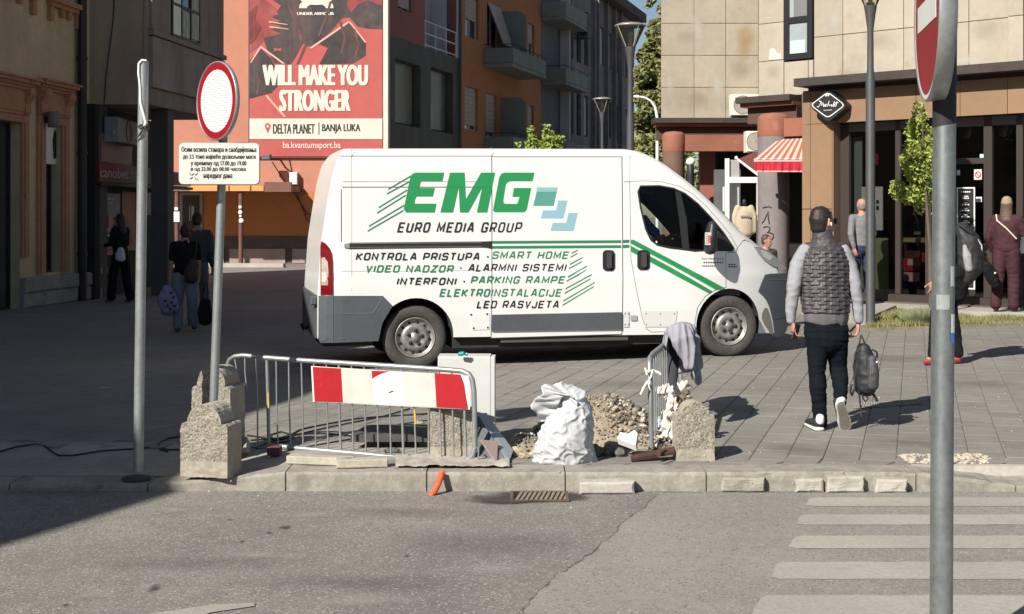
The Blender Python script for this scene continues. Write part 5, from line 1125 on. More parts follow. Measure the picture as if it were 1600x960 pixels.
# link() already moved the object by the parent offset: shift vertices stay in world, so keep location consistent
def vst(s, x0, x1, y0, y1, mt_, w, shear=.26, off=.0052, parent=van, gap=.32):
    v, f = stroke_text(s, x1-x0, y1-y0, w, shear, gap); m = MB(); P_ = []
    for x, y, k in v: u_, z_ = vuv(x0+x, y1-y); P_.append(VS(u_, z_, off+.0003*k))
    m.add(P_, f); return m.build('lettering', mt_, parent)
def vtext(s, x0, x1, y0, y1, mt_, bold=0., shear=0., off=.0052, parent=van, spacing=1., name='lettering', ext=None):
    v, f = text_mesh(s, bold, spacing); m = MB(); P_ = []
    for x, y in v: u_, z_ = vuv(x0+(x1-x0)*x+shear*y*(y1-y0), y1+(y0-y1)*y); P_.append(VS(u_, z_, off))
    m.add(P_, f); return m.build(name, mt_, parent)
green = mat('van_green_vinyl', (.018, .24, .075), .45); green2 = mat('van_dark_green_vinyl', (.025, .19, .095), .45); inkv = mat('van_black_vinyl', (.02, .02, .022), .45)
gapm = mat('panel_gap_dark', (.05, .05, .05), .8); gapl = mat('panel_crease_grey', (.33, .33, .32), .7)
# doors as panels lying proud over dark gaps
def inset_poly(p, d):
    cx0 = sum(x for x, _ in p)/len(p); cy0 = sum(y for _, y in p)/len(p); return [(x+(d if x > cx0 else -d), y+(d if y > cy0 else -d)) for x, y in p]
slide = [(769, 246), (971, 246), (971, 523), (767, 530), (767, 381)]
slide = [(769, 246), (971, 246), (971, 522), (711+57, 528)]
patch(inset_poly(slide, 1.3), .0012, gapm, 'door_gap', thick=.001); sdoor = patch(slide, .003, white, 'sliding_door')
cab = [(984, 284), (1010, 283), (1036, 285), (1060, 291), (1080, 302), (1102, 321), (1124, 346), (1140, 366), (1152, 388), (1150, 394), (1134, 395), (1134, 449), (1118, 453), (1102, 463), (1090, 480), (1086, 500), (1085, 517), (1018, 519), (1010, 514), (1004, 498), (994, 450), (986, 405)]
def ringpatch(outer, inner, off, mt_, name):
    """door skin with its window opening: two halves cut along a vertical through the window"""
    xl = min(x for x, _ in inner); li = min(range(len(inner)), key=lambda i: inner[i][0]); ri = max(range(len(inner)), key=lambda i: inner[i][0])
    lo = 0; ro = max(range(len(outer)), key=lambda i: outer[i][0])
    up_o = outer[lo:ro+1]; dn_o = outer[ro:]+[outer[lo]]
    k = len(inner); seq = [inner[(li+i) % k] for i in range(k+1)]; j = (ri-li) % k; up_i = seq[:j+1]; dn_i = seq[j:]
    a = patch(up_o+list(reversed(up_i)), off, mt_, name, maxlen=.08); b = patch(dn_o+list(reversed(dn_i)), off, mt_, name, maxlen=.08)
    bm = bmesh.new(); bm.from_mesh(a.data); bm.from_mesh(b.data); bmesh.ops.remove_doubles(bm, verts=bm.verts, dist=.0004); bm.to_mesh(a.data); bm.free(); bpy.data.objects.remove(b); return a
cdoor = ringpatch(cab, win_px, .003, white, 'cab_door')
def seam(pts, mt_=gapm, r=.0045, off=.0035, parent=van, nm='panel_seam'):
    r = r*.8
    m = MB(); P_ = []
    q_ = []
    for a, b in zip(pts, pts[1:]):
        for k in range(6): q_.append((a[0]+(b[0]-a[0])*k/6, a[1]+(b[1]-a[1])*k/6))
    q_.append(pts[-1])
    for x, y in q_: u_, z_ = vuv(x, y); P_.append(VS(u_, z_, off-.0012))
    m.tube(P_, r, 6); return m.build(nm, mt_, parent)
seam(cab+[cab[0]], r=.005, off=.0012)
seam([(983.5, 284), (975, 284)], gapl)
for pts in ([(533, 296), (533, 378)], [(535, 292.5), (768, 292.5)]): seam(pts, r=.004)
seam([(769, 292.5), (970, 292.5)], off=.001, r=.0035, parent=sdoor); seam([(536, 284), (768, 284)], gapl, off=.001); seam([(769, 283.5), (970, 283.5)], gapl, off=.001, parent=sdoor)
seam([(529, 243.5), (768, 243.5)], gapl, r=.004); seam([(549, 230), (549, 243), (549.5, 300), (549.5, 455)], gapl, off=0, r=.004); seam([(767, 231), (767.5, 243)], gapl, off=.002)
seam([(984, 283.5), (984, 246), (984, 243)], gapl, off=.0)
seam([(533, 424), (650, 424), (767, 422)], gapl, r=.006, off=-.001)  # grey line paints the soft shade along the waist crease
# graphics
def vpoly(pts, mt_, off=.0045, parent=van, name='graphic'): return patch(pts, off, mt_, name, parent, thick=.0012, maxlen=.07)
dx = lambda P_: P_
E_ = [(649, 270), (693.6, 270), (691, 283), (657.5, 283), (654.5, 294), (679, 294), (676, 307), (650.5, 307), (648, 312), (647.5, 318.5), (681.5, 318.5), (679, 332), (634, 332), (630.5, 327), (641, 277), (644, 272)]
M_ = [(703, 270), (725.6, 270), (727.6, 312), (751.5, 270), (773.6, 270), (761, 332), (745, 332), (753.5, 292), (731.5, 332), (718.5, 332), (716.5, 292), (707.5, 332), (688, 332)]
G_ = [(787, 270), (835, 270), (832, 283.5), (797, 283.5), (792, 286), (790, 290), (786.3, 313.8), (787, 317.5), (789, 318.6), (807, 319), (809, 317), (811.5, 308), (800.5, 308), (803, 294), (830, 294), (823, 328), (819, 332), (773, 332), (770, 328.8), (780, 277), (783, 272)]
for L_ in (E_, M_, G_): vpoly(L_, green, name='letter')
tealv = [mat('vinyl_teal', (.085, .29, .24), .5), mat('vinyl_pale_blue', (.25, .42, .50), .5), mat('vinyl_pale_cyan', (.22, .44, .42), .5)]
vpoly([(840, 293), (871, 293), (865, 322), (833, 322)], tealv[0]); vpoly([(838.5, 293), (871, 293), (869.5, 300), (838, 300)], tealv[2], off=.0056)
vpoly([(872, 313.5), (886.5, 313.5), (880, 341.5), (845, 341.5), (848.5, 329), (868.5, 329)], tealv[1]); vpoly([(888, 333), (902.5, 333), (896, 361), (860, 361), (863.5, 348.5), (884.5, 348.5)], tealv[1])
for x0, y0, x1, y1 in ((642, 275, 606, 296), (641, 283, 604, 303), (636, 297, 591, 324.5), (634, 305, 588.5, 333), (631, 321, 576, 353.5), (630, 329, 574, 361)):
    vpoly([(x0, y0-1), (x0-.6, y0+1.4), (x1, y1+1.2), (x1+1, y1-1.3)], green2, name='speed_line')
for k, (x0, y0, x1, y1) in enumerate(((893, 396, 903, 391), (891.5, 402, 902.5, 396), (890, 413.5, 910.5, 402.5), (888.5, 420, 909.5, 409), (887, 433, 917.5, 416), (885, 439.5, 916.5, 422), (883.5, 451.5, 924.5, 429), (882, 458.5, 922.5, 436), (880, 470.5, 929.5, 441.5), (879, 477, 928, 448))):
    vpoly([(x0, y0-1), (x0, y0+1.2), (x1-.8, y1+1.2), (x1, y1-1)], green2, parent=sdoor, name='speed_line')
SH = -.26
vst('EURO MEDIA GROUP', 620, 813, 347.5, 363.5, inkv, 2.6, .26, gap=.42)
for s, x0, x1, y0, y1, mt_ in (('KONTROLA PRISTUPA -', 555, 763, 395, 407, inkv), ('SMART HOME', 768, 887, 393, 405, green2), ('VIDEO NADZOR', 570, 707, 414.5, 426, green2), ('- ALARMNI SISTEMI', 716, 883, 412.5, 424.5, inkv),
                                ('INTERFONI -', 619, 726, 434, 445.5, inkv), ('PARKING RAMPE', 734.5, 881, 431.5, 443.5, green2), ('ELEKTROINSTALACIJE', 686, 876, 451.5, 464, green2), ('LED RASVJETA', 744, 872, 470, 482, inkv)):
    vst(s, x0, x1, y0, y1, mt_, 2.25, gap=.36)
for y0, y1 in ((376.8, 381.2), (384.6, 389)):
    vpoly([(769, y0), (970.5, y0-1.2), (970.5, y1-1.2), (769, y1)], green2, parent=sdoor, name='stripe'); vpoly([(973, y0-1.5), (983, y0-2), (983, y1-2), (973, y1-1.5)], green2, name='stripe')
vpoly([(985, 375), (990, 375), (1060, 412), (1133, 451), (1124, 452.5), (1118, 453), (1050, 415), (985, 380.5)], green, off=.0062, parent=cdoor, name='stripe'); vpoly([(985, 384), (1050, 419), (1113, 455.5), (1108, 459), (1046, 426), (985, 393)], green, off=.0062, parent=cdoor, name='stripe')
for s, x0, x1, y0, y1 in (('Euro Media Group', 1097, 1131, 403, 406.5),): vtext(s, x0, x1, y0, y1, inkv, off=.0048, parent=cdoor)
def dashes(x0, x1, y0, y1, n, pr, off):
    for k in range(n): patch([(x0+(x1-x0)*k/n, y0), (x0+(x1-x0)*(k+.7)/n, y0), (x0+(x1-x0)*(k+.7)/n, y1), (x0+(x1-x0)*k/n, y1)], off, inkv, 'small_print', pr, thick=.001)
dashes(1099, 1131, 409.6, 411.4, 9, cdoor, .0048); dashes(1097, 1118, 415, 416.8, 7, cdoor, .0048)
dashes(1138, 1150, 412.8, 414.4, 3, van, .006); dashes(1138, 1152, 416.3, 418, 4, van, .006)
# mouldings, bumper, track, handles
patch([(767.5, 492), (970.5, 488), (970.5, 514.5), (767.5, 517.5)], .022, vgrey, 'side_moulding', sdoor, thick=.018)
patch([(497.5, 462), (598, 462.5), (613, 478), (597, 505), (591, 533), (500, 536), (497, 528)], .016, vgrey, 'rear_bumper', thick=.016)
seam([(521, 464), (521, 534)], mat('bumper_gap', (.03, .03, .03), .8), off=.016); seam([(528, 490), (580, 490), (585, 486), (597, 466)], mat('bumper_crease', (.11, .12, .135), .6), off=.016, r=.006)
m = MB(); m.box(VF, -1.085, -1.03, -VW+.12, -.10, .30, .76, bev=0); m.build('rear_bumper_beam', vgrey, van)
m = MB(); m.tube([VF.pt(-1.05, -1.0, .36), VF.pt(-1.15, -.9, .34), VF.pt(-1.17, -.9, .40)], .02, 6); m.build('tow_bar', vblack, van)
m = MB(); m.box(VF, -1.13, -1.06, -.12, -.06, .66, .75, bev=.01); m.build('rear_marker_lamp', vgrey, van)
patch([(1195, 429.5), (1203, 428), (1215, 427.5), (1226, 427.5), (1234, 428), (1236, 440), (1236, 455), (1235, 470), (1233.5, 488), (1232, 503), (1229, 516), (1224, 524), (1217, 527), (1211, 526), (1209, 515), (1207.5, 503), (1205, 491), (1202, 480), (1197.5, 470), (1191.5, 462), (1184.5, 455.5), (1187, 449), (1190, 441)], .012, vgrey, 'front_bumper', thick=.014, maxlen=.07)
seam([(1199, 438), (1212, 437), (1236, 438)], MATS['bumper_crease'], off=.012, r=.005); seam([(1208, 500), (1220, 497), (1234, 496)], MATS['bumper_gap'], off=.012, r=.004)
patch([(1191, 489), (1195, 481), (1199, 482), (1202, 490), (1205, 502), (1207, 514), (1208, 525), (1202, 519), (1194, 507), (1190, 498)], .004, mat('dirty_liner', (.22, .20, .18), .9), 'arch_liner', thick=.003)
tk = patch([(546, 379.5), (757, 377.5), (768, 377), (768, 389), (760, 387), (752, 386.5), (546, 389)], .008, vblack, 'door_track', thick=.006); seam([(546, 381), (752, 379.5)], mat('track_highlight', (.33, .33, .33), .5, metal=.5), off=.012, r=.004, parent=tk); seam([(546, 387), (752, 385.5)], MATS['track_highlight'], off=.012, r=.003, parent=tk)  # pale tubes paint a highlight along the track edges, no seams there
patch([(538, 381), (546, 380.5), (546, 388), (538, 387)], .014, mat('track_end', (.25, .25, .24), .5), 'track_stop', thick=.012)
def rrect(x0, x1, y0, y1, r): 
    o = []
    for cx0, cy0, a0 in ((x1-r, y0+r, -90), (x1-r, y1-r, 0), (x0+r, y1-r, 90), (x0+r, y0+r, 180)):
        for k in range(5): an = R(a0+90*k/4); o.append((cx0+r*math.cos(an), cy0+r*math.sin(an)))
    return o
for x0, x1, y0, y1, pr in ((941.5, 960, 391, 423.5, sdoor), (995.5, 1014.5, 391, 422, cdoor)):
    h_ = patch(rrect(x0, x1, y0, y1, 6), .014, vblack, 'door_handle', pr, thick=.012); a = patch(rrect(x0+5.5, x1-5.5, y0+3, y1-4, 3), .04, mat('handle_grip', (.05, .05, .052), .4), 'handle_grip', h_, thick=.02)
pl = patch([(733, 490), (765, 489), (765, 515), (739, 516)], .005, white, 'sill_plate', thick=.004)
for x, y in ((736, 492), (761, 491), (740, 513), (762, 512)): u_, z_ = vuv(x, y); MB().lathe(VS(u_, z_, .006), [(0, .004), (.01, .003), (.012, 0)], 8, axis=VF.n).build('screw', vblack, pl)
for x0, x1, y0, y1, pr in ((974, 982.5, 486.5, 511, van), (1003, 1058, 486, 511, cdoor)):
    p_ = patch([(x0, y0), (x1, y0), (x1-(4 if x1 > 1000 else 0), y1), (x0+(5 if x1 > 1000 else 0), y1)], .009, mat('sill_panel_white', (.62, .62, .6), .5), 'sill_plate', pr, thick=.003)
    for x in ((976, 981) if x1 < 1000 else (1009, 1031, 1053)):
        for y in (490, 507): u_, z_ = vuv(x, y); MB().lathe(VS(u_, z_, .009), [(0, .004), (.009, .003), (.011, 0)], 8, axis=VF.n).build('screw', gapl, p_)
patch([(985, 493), (995, 493), (995, 501), (985, 501)], .012, gapl, 'vent_grille', thick=.003)
m = MB(); m.box(VF, .42, 3.22, -VW+.25, -.10, .16, .285); m.box(VF, -1.0, -.45, -VW+.2, -.2, .2, .31); m.build('underbody', vdark, van)
m = MB(); m.box(VF, .95, 2.42, -.12, -.035, .215, .262); m.build('side_step', mat('step_dark', (.07, .065, .06), .8), van)
# tail lamp in three lenses
redl = mat('tail_red', (.16, .004, .008), .25, spec=.3); 
tl = patch([(502, 377), (508, 380), (514, 387), (518, 396), (519.5, 410), (520, 461), (500.5, 461), (500.5, 385)], .012, redl, 'tail_lamp', thick=.012)
patch([(502, 403), (507, 402), (512, 410), (513, 425), (512, 446), (502, 446)], .016, mat('lens_clear', (.40, .35, .29), .15, spec=.8, noise=((30, .25),)), 'clear_lens', tl, thick=.004)
patch([(502, 425), (509, 426), (511, 433), (509, 441), (502, 441)], .019, mat('lens_amber', (.55, .5, .44), .1, spec=.9), 'reversing_lens', tl, thick=.003)
# headlamp
hl = patch([(1178, 386), (1188, 387), (1202, 394), (1214, 404), (1224, 415), (1228, 421), (1222, 420), (1206, 415), (1192, 405), (1183, 394)], .010, mat('headlamp_lens', (.27, .28, .29), .12, spec=.8, noise=((12, .12),)), 'headlamp', thick=.010)
patch([(1188, 391), (1198, 394), (1207, 402), (1203, 408), (1193, 402)], .013, mat('lamp_reflector', (.68, .68, .66), .1, metal=.6), 'reflector', hl, thick=.003)
seam([(1178, 386), (1188, 387), (1202, 394), (1214, 404), (1224, 415), (1228, 421), (1222, 420), (1206, 415), (1192, 405), (1183, 394), (1178, 383)], gapl, off=.011, parent=hl)
# bonnet seam and windscreen
seam([(1148, 392), (1160, 376), (1172, 371)], gapl, off=.002)
m = MB(); m.smooth = True; nu, nw = 10, 12; pts = []
for i in range(nu+1):
    u = 2.86+(3.86-2.86)*i/nu; z = itp(u, top_prof)+.004
    for j in range(nw+1): w_ = .30+(VW-.60)*j/nw; pts.append(VF.pt(u+.03, -w_, z+.004))
m.add(pts, [(i*(nw+1)+j, i*(nw+1)+j+1, (i+1)*(nw+1)+j+1, (i+1)*(nw+1)+j) for i in range(nu) for j in range(nw)]); m.build('windscreen', vglass, van)
# side window: rubber, pane, divider
m = MB(); wl = [VS(u_, z_, .002) for u_, z_ in win_uv]; m.tube(wl+[wl[0], wl[1]], .012, 6, cap=False); m.build('window_rubber', vblack, cdoor)
patch(win_px, -.018, vglass, 'side_pane', cdoor, thick=.001)
patch([(1055, 296), (1063, 299), (1073, 344), (1077, 391), (1067, 391), (1062, 345)], .003, vblack, 'window_divider', cdoor, thick=.03)
patch([(1122, 360), (1134, 372), (1147, 389), (1143, 392), (1118, 392)], .004, vblack, 'mirror_base', cdoor, thick=.02)
m = MB(); m.prism(VF, [(win_uv[0][0]-.02, 1.95), (win_uv[0][0]+.26, 1.95), (win_uv[0][0]+.26, 1.88), (win_uv[0][0]+.25, 1.87), (win_uv[0][0], 1.87)], -VW+.2, -.30); m.build('roof_console', vdark, van)
far = [(u_, z_) for u_, z_ in win_uv]
m = MB(); m.prism(VF, far, -VW+.02, -VW+.022); m.build('far_side_pane', vglass, van)
m = MB(); m.tube([VF.pt(win_uv[3][0]-.12, -VW+.05, 2.0), VF.pt(win_uv[3][0]-.02, -VW+.05, 1.2)], .04, 8); m.build('far_window_divider', vblack, van)
a0 = vuv(1000, 380)[0]
m = MB(); m.prism(VF, [(2.54, .62), (2.95, .62), (2.95, .92), (2.72, 1.0), (2.64, 1.5), (2.63, 1.7), (2.55, 1.7), (2.54, 1.2)], -.62, -.18); m.prism(VF, [(2.54, .62), (2.95, .62), (2.95, .92), (2.72, 1.0), (2.64, 1.5), (2.63, 1.7), (2.55, 1.7), (2.54, 1.2)], -1.0, -.63); m.prism(VF, [(2.56, .62), (3.02, .62), (3.02, .95), (2.82, 1.02), (2.74, 1.6), (2.70, 1.83), (2.58, 1.83), (2.56, 1.2)], -1.8, -1.3)
sd_ = m.build('seats', mat('seat_fabric', (.035, .036, .04), .9), van); sd_['kind'] = 'stuff'
m = MB(); m.prism(VF, [(3.32, .7), (3.8, .7), (3.8, 1.22), (3.6, 1.32), (3.42, 1.28), (3.32, 1.05)], -VW+.12, -.12); m.build('dashboard', mat('dash_grey', (.045, .046, .05), .7), van)
m = MB(); c0 = VF.pt(3.22, -1.52, 1.22); ax_ = (VF.d*.75+Vector((0, 0, -.66))).normalized(); e1 = VF.n; e2_ = ax_.cross(e1)
m.tube([c0+e1*.2*math.cos(k*.3142)+e2_*.2*math.sin(k*.3142) for k in range(22)], .017, 8, cap=False); m.tube([c0+e1*.19, c0-e1*.19], .016, 6); m.build('steering_wheel', vblack, van)
# mirror
uM, zM = VF.at(1112, 371, .17)
mo = blob('mirror_housing', [{'side': (0, -1, 0), 'c': [(*VF.pt(uM-.02, .17, zM-.13), .10, .075), (*VF.pt(uM-.01, .17, zM), .11, .075), (*VF.pt(uM+.01, .16, zM+.13), .09, .06)]}, [(*VF.pt(uM+.0, .1, zM-.1), .035), (*VF.pt(uM+.12, -.02, zM-.12), .04)], [(*VF.pt(uM+.0, .1, zM+.06), .03), (*VF.pt(uM+.12, -.02, zM), .035)]], .012, mat('mirror_black', (.022, .022, .023), .45), van)
mf = Frame(VF.pt(uM, .258, 0), VF.d, VF.n); q0, q1 = mf.at(1101.5, 383), mf.at(1111, 363.5)
bd = MB().box(mf, q0[0], q1[0], 0.002, .006, q0[1], q1[1]).build('mirror_sticker', mat('sticker_cream', (.66, .62, .58), .5), van)
MB().box(mf, q0[0]+.035, q1[0]-.008, .0065, .008, q0[1]+.02, q1[1]-.03).build('sticker_print', mat('sticker_red', (.5, .12, .1), .5), bd)
for k in range(5): MB().box(mf, q0[0]+.008, q0[0]+.03, .0065, .008, q0[1]+.015+k*.024, q0[1]+.027+k*.024).build('sticker_line', mat('sticker_grey', (.3, .3, .3), .5), bd)
# wheels
tyre_m = mat('tyre', (.055, .05, .045), .85, noise=((4, .25), (30, .2)), bump=(90, .4, .003)); rim_m = mat('steel_rim', (.30, .29, .265), .45, metal=.55, noise=((8, .25), (40, .2)), wear=(14, .58, (.17, .13, .10), .6))
def wheel(u, z, o):
    sgn = 1 if o > -1 else -1; ax_ = VF.n*sgn; c = VF.pt(u, o, z)
    w_ = bpy.data.objects.new('wheel', None); col.objects.link(w_); w_.location = c-Vector(van.location); w_.parent = van; w_.empty_display_size = .1
    MB().lathe(c, [(.20, -.20), (.30, -.205), (.335, -.195), (.346, -.17), (.346, -.035), (.338, -.012), (.318, .0), (.28, .004), (.245, -.002), (.226, -.012), (.216, -.03)], 56, axis=ax_).build('tyre', tyre_m, w_)
    m = MB()
    for k in range(56):
        an = 6.28318*k/56; u1 = ax_.orthogonal().normalized(); w1_ = ax_.cross(u1); d_ = u1*math.cos(an)+w1_*math.sin(an); tt = ax_.cross(d_)
        for o_ in (-.15, -.10, -.05): p = c+ax_*o_+d_*.345; m.hexa([p+tt*x*.013+ax_*y*.019+d_*z_ for z_ in (0, .006) for x, y in ((-1, -1), (1, -1), (1, 1), (-1, 1))])
    s_ = m.build('tread', tyre_m, w_); s_['kind'] = 'stuff'
    MB().lathe(c, [(.218, -.03), (.222, -.008), (.214, -.001), (.206, -.012), (.196, -.035), (.175, -.045), (.160, -.05), (.150, -.03), (.140, -.012), (.115, -.006), (.09, -.012), (.07, -.02), (.052, -.018), (.045, -.004), (.0, -.002)], 56, axis=ax_).build('rim', rim_m, w_)
    u1 = Vector((0, 0, 1)); w1_ = ax_.cross(u1)
    for k in range(5):
        an = math.pi/2+6.28318*k/5+ (.3 if u > 1 else .1); d_ = u1*math.sin(an)+w1_*math.cos(an); MB().lathe(c+d_*.077, [(.0, .002), (.019, .002), (.0215, -.002), (.022, -.02)], 12, axis=ax_).build('bolt_hole', vblack, w_)
    for k in range(12):
        an = 6.28318*(k+.3)/12; d_ = u1*math.sin(an)+w1_*math.cos(an); MB().lathe(c+d_*.168, [(0, -.034), (.014, -.034), (.016, -.05)], 9, axis=ax_).build('vent_hole', vblack, w_)
    return w_
wheel(UR, ZWR, -.045); wheel(UF, ZWF, -.045)
for u_, z_ in ((UR, ZWR), (UF, ZWF)):
    w_ = bpy.data.objects.new('wheel', None); col.objects.link(w_); c = VF.pt(u_, -VW+.045, z_); w_.location = c-Vector(van.location); w_.parent = van
    MB().lathe(c, [(.0, -.10), (.2, -.20), (.335, -.195), (.346, -.17), (.346, -.03), (.32, 0), (.22, -.01), (.2, -.04), (0, -.03)], 32, axis=-VF.n).build('tyre', tyre_m, w_)

# ================================================================ street things in front of the van
galv = mat('galvanised_steel', (.33, .35, .355), .42, metal=.55, noise=((6, .12), (40, .10)), streak=(14, .5, (.22, .235, .245)), bump=(70, .15, .002))
galv_d = mat('grey_barrier_steel', (.33, .345, .36), .5, metal=.4, noise=((5, .12), (30, .1)))
agg = mat('exposed_aggregate', (.27, .245, .20), .92, noise=((5, .15), (60, .3), (140, .25)), speck=(130, .86, (.38, .35, .29)), bump=(55, 1., .014)); agg2 = mat('cast_concrete', (.32, .29, .24), .9, noise=((5, .15), (30, .1)), bump=(40, .6, .006))
def bollard(cx_, yf, w, h, dep, label, shoulder=.62, yaw=0., base=0., name='concrete_bollard'):
    """stepped precast block: wide body with shoulders and a rounded head"""
    fr = Frame((cx_, yf), (math.cos(yaw), math.sin(yaw)), (math.sin(yaw), -math.cos(yaw)))
    t = thing(name, fr.pt(0, -dep/2, base), label, 'bollard', 'stepped concrete bollards')
    hs_ = h*shoulder; r = w*.36; c = .012
    body_ = [(-w/2, -.03), (w/2, -.03), (w/2, hs_-c), (w/2-c, hs_), (r, hs_)]
    n = 14
    hr = h-hs_
    for k in range(n+1): an = math.pi*k/n; body_.append((r*math.cos(an)*(1 if hr > r else 1), hs_+(hr-r if hr > r else 0)+min(r, hr)*math.sin(an)))
    body_ += [(-r, hs_), (-w/2+c, hs_), (-w/2, hs_-c)]
    m = MB(); m.prism(fr, [(a, z+base) for a, z in body_], -dep, 0); o = m.build('block', [agg, agg2], t)
    bm = bmesh.new(); bm.from_mesh(o.data); bmesh.ops.recalc_face_normals(bm, faces=bm.faces); 
    bmesh.ops.subdivide_edges(bm, edges=[e for e in bm.edges if e.calc_length() > .06], cuts=3, use_grid_fill=True); bmesh.ops.triangulate(bm, faces=bm.faces)
    for _ in range(2): bmesh.ops.subdivide_edges(bm, edges=[e for e in bm.edges if e.calc_length() > .035], cuts=1); bmesh.ops.triangulate(bm, faces=bm.faces)
    bm.normal_update()
    for v in bm.verts: v.co += v.normal*(.006*mn.noise(v.co*22)+.004*mn.noise(v.co*60))
    bm.to_mesh(o.data); bm.free()
    for p in o.data.polygons: p.material_index = 0 if (p.normal.dot(fr.n) > .7 or p.normal.dot(fr.n) < -.7) and p.center.z+world_loc(o).z > base+.07 else 1
    return t, fr
def bol_px(x0, x1, ytop, ybot, label, **k):
    Y = GP(0, ybot).y; return bollard((w1(x0, Y)+w1(x1, Y))/2, Y, w1(x1, Y)-w1(x0, Y), zz(ytop, Y)-.0, k.pop('dep', .19), label, **k)
bol_px(279, 358, 633, 739, 'concrete bollard nearest the kerb at the left, beside the round sign post', shoulder=.72, yaw=-.22, dep=.22)
bol_px(297, 362, 575, 714, 'tall concrete bollard directly behind the bollard nearest the kerb', shoulder=.79, yaw=-.22, dep=.24)
bol_px(1057, 1117, 629, 720, 'rounded pebble concrete bollard standing at the right barrier with the jacket', shoulder=.80, yaw=.05, dep=.17)
Yb_ = GP(0, 716).y; bollard(w1(706, Yb_), Yb_, w1(741, Yb_)-w1(671, Yb_), zz(640, Yb_), .2, 'concrete bollard half hidden behind the red and white barrier board', shoulder=.97, yaw=.02)
# ---- round sign on its post
t = thing('round_road_sign', (w1(330, 8.92), 8.92, 0), 'round white traffic sign with a red rim, turned left on a grey post', 'road sign')
Ys = 8.92; p0 = Vector((w1(330, Ys), Ys, -.05)); p1 = PX(352, 130, Ys); MB().tube([p0, p0.lerp(p1, .5), p1], .0285, 16).build('post', galv, t)
sn = Vector((-.745, -.667, 0)).normalized(); sc_ = PX(338.5, 158, Ys-.08); sr = 60.5*Ys/FP
MB().lathe(sc_, [(0, -.022), (sr, -.022), (sr+.004, -.015), (sr+.004, .004), (sr-.004, .008), (sr-.006, 0), (0, 0)], 56, axis=sn).build('backing_disc', galv, t)
redp = mat('sign_red', (.26, .006, .016), .4, noise=((5, .08),)); whp = mat('sign_white', (.66, .68, .66), .45, noise=((3, .04),))
def ring(c, ax_, r0, r1, o, n=56):
    m = MB(); ax_ = Vector(ax_).normalized(); u = ax_.orthogonal().normalized(); w_ = ax_.cross(u)
    m.add([Vector(c)+ax_*o+(u*math.cos(6.28318*k/n)+w_*math.sin(6.28318*k/n))*r for r in (r0, r1) for k in range(n)], [(k, n+k, n+(k+1) % n, (k+1) % n) for k in range(n)]); return m
rg = ring(sc_, sn, sr*.80, sr*.985, .003).build('red_rim', redp, t); fix_normals(rg)
m = MB(); m.lathe(sc_, [(sr*.80, .002), (0, .002)], 56, axis=sn); m.build('white_face', whp, t)
up_ = Vector((0, 0, 1)); sx = up_.cross(sn).normalized()
for k in range(25):
    h_ = -sr*.76+k*sr*.76*2/24; hw = math.sqrt(max(0, (sr*.79)**2-h_*h_)); q_ = sc_+sn*.0035+up_*h_
    MB().add([q_-sx*hw+up_*(-.003-.12*hw*0), q_+sx*hw-up_*.003, q_+sx*hw+up_*.002, q_-sx*hw+up_*.002], [(0, 1, 2, 3)]).build('reflective_line', mat('sign_line_grey', (.47, .49, .48), .5), t)
m = MB(); m.box(Frame(sc_, sx, sn), -.04, .04, -.06, -.024, sc_.z-.14, sc_.z-.11); m.box(Frame(sc_, sx, sn), -.04, .04, -.06, -.024, sc_.z+.1, sc_.z+.13); b_r = m.build('bracket', galv_d, t); b_r['kind'] = 'stuff'
t = thing('text_plate_sign', PX(342, 288, Ys-.05), 'white rectangular plate with black Cyrillic text under the round red rimmed sign', 'road sign')
FPl = Frame((p1.x, Ys-.14), (1, .10), (.10, -1)); X0, X1, Z0, Z1 = FPl.at(280, 250)[0], FPl.at(405, 250)[0], FPl.at(342, 288)[1], FPl.at(342, 224)[1]
rp = []
for cx0, cz0, a0 in ((X1-.03, Z0+.03, -90), (X1-.03, Z1-.03, 0), (X0+.03, Z1-.03, 90), (X0+.03, Z0+.03, 180)):
    for k in range(6): an = R(a0+90*k/5); rp.append((cx0+.03*math.cos(an), cz0+.03*math.sin(an)))
MB().prism(FPl, rp, -.006, .006).build('plate', mat('plate_white', (.62, .61, .57), .5, noise=((3, .05),), wear=(9, .66, (.42, .40, .36), .5)), t)
MB().prism(FPl, [(a*1.0, z) for a, z in [((X0+X1)/2+(a-(X0+X1)/2)*1.018, (Z0+Z1)/2+(z-(Z0+Z1)/2)*1.03) for a, z in rp]], -.012, -.007).build('plate_rim', galv_d, t)
for s, x0, x1, y0, y1 in (('Осим возила станара и снабдијевања', 283.5, 400.5, 229, 240), ('до 3.5 тоне највеће дозвољене масе', 286, 400, 240.5, 250.5), ('у времену од 17.00 до 19.00', 298, 385, 251, 261), ('и од 22.00 до 08.00 часова', 298, 384, 260.5, 269), ('наредног дана', 318, 363, 271.5, 281)):
    a0, z0 = FPl.at(x0, y1); a1, z1_ = FPl.at(x1, y0); bold_text(t, FPl, s, a0, a1, z0+.002, z1_-.004, .0066, drk_b, .0022, 3)
m = MB()
for pts in ([(296, 271), (299, 274)], [(303, 271), (300, 274)], [(297, 280), (301, 277)], [(304, 277), (307, 281)], [(305, 274), (309, 271)], [(308, 279), (310, 282)]): m.tube([FPl.pt(FPl.at(x, y)[0], .008, FPl.at(x, y)[1]) for x, y in pts], .0022, 4)
d_ = m.build('scribble', drk_b, t); d_['kind'] = 'stuff'
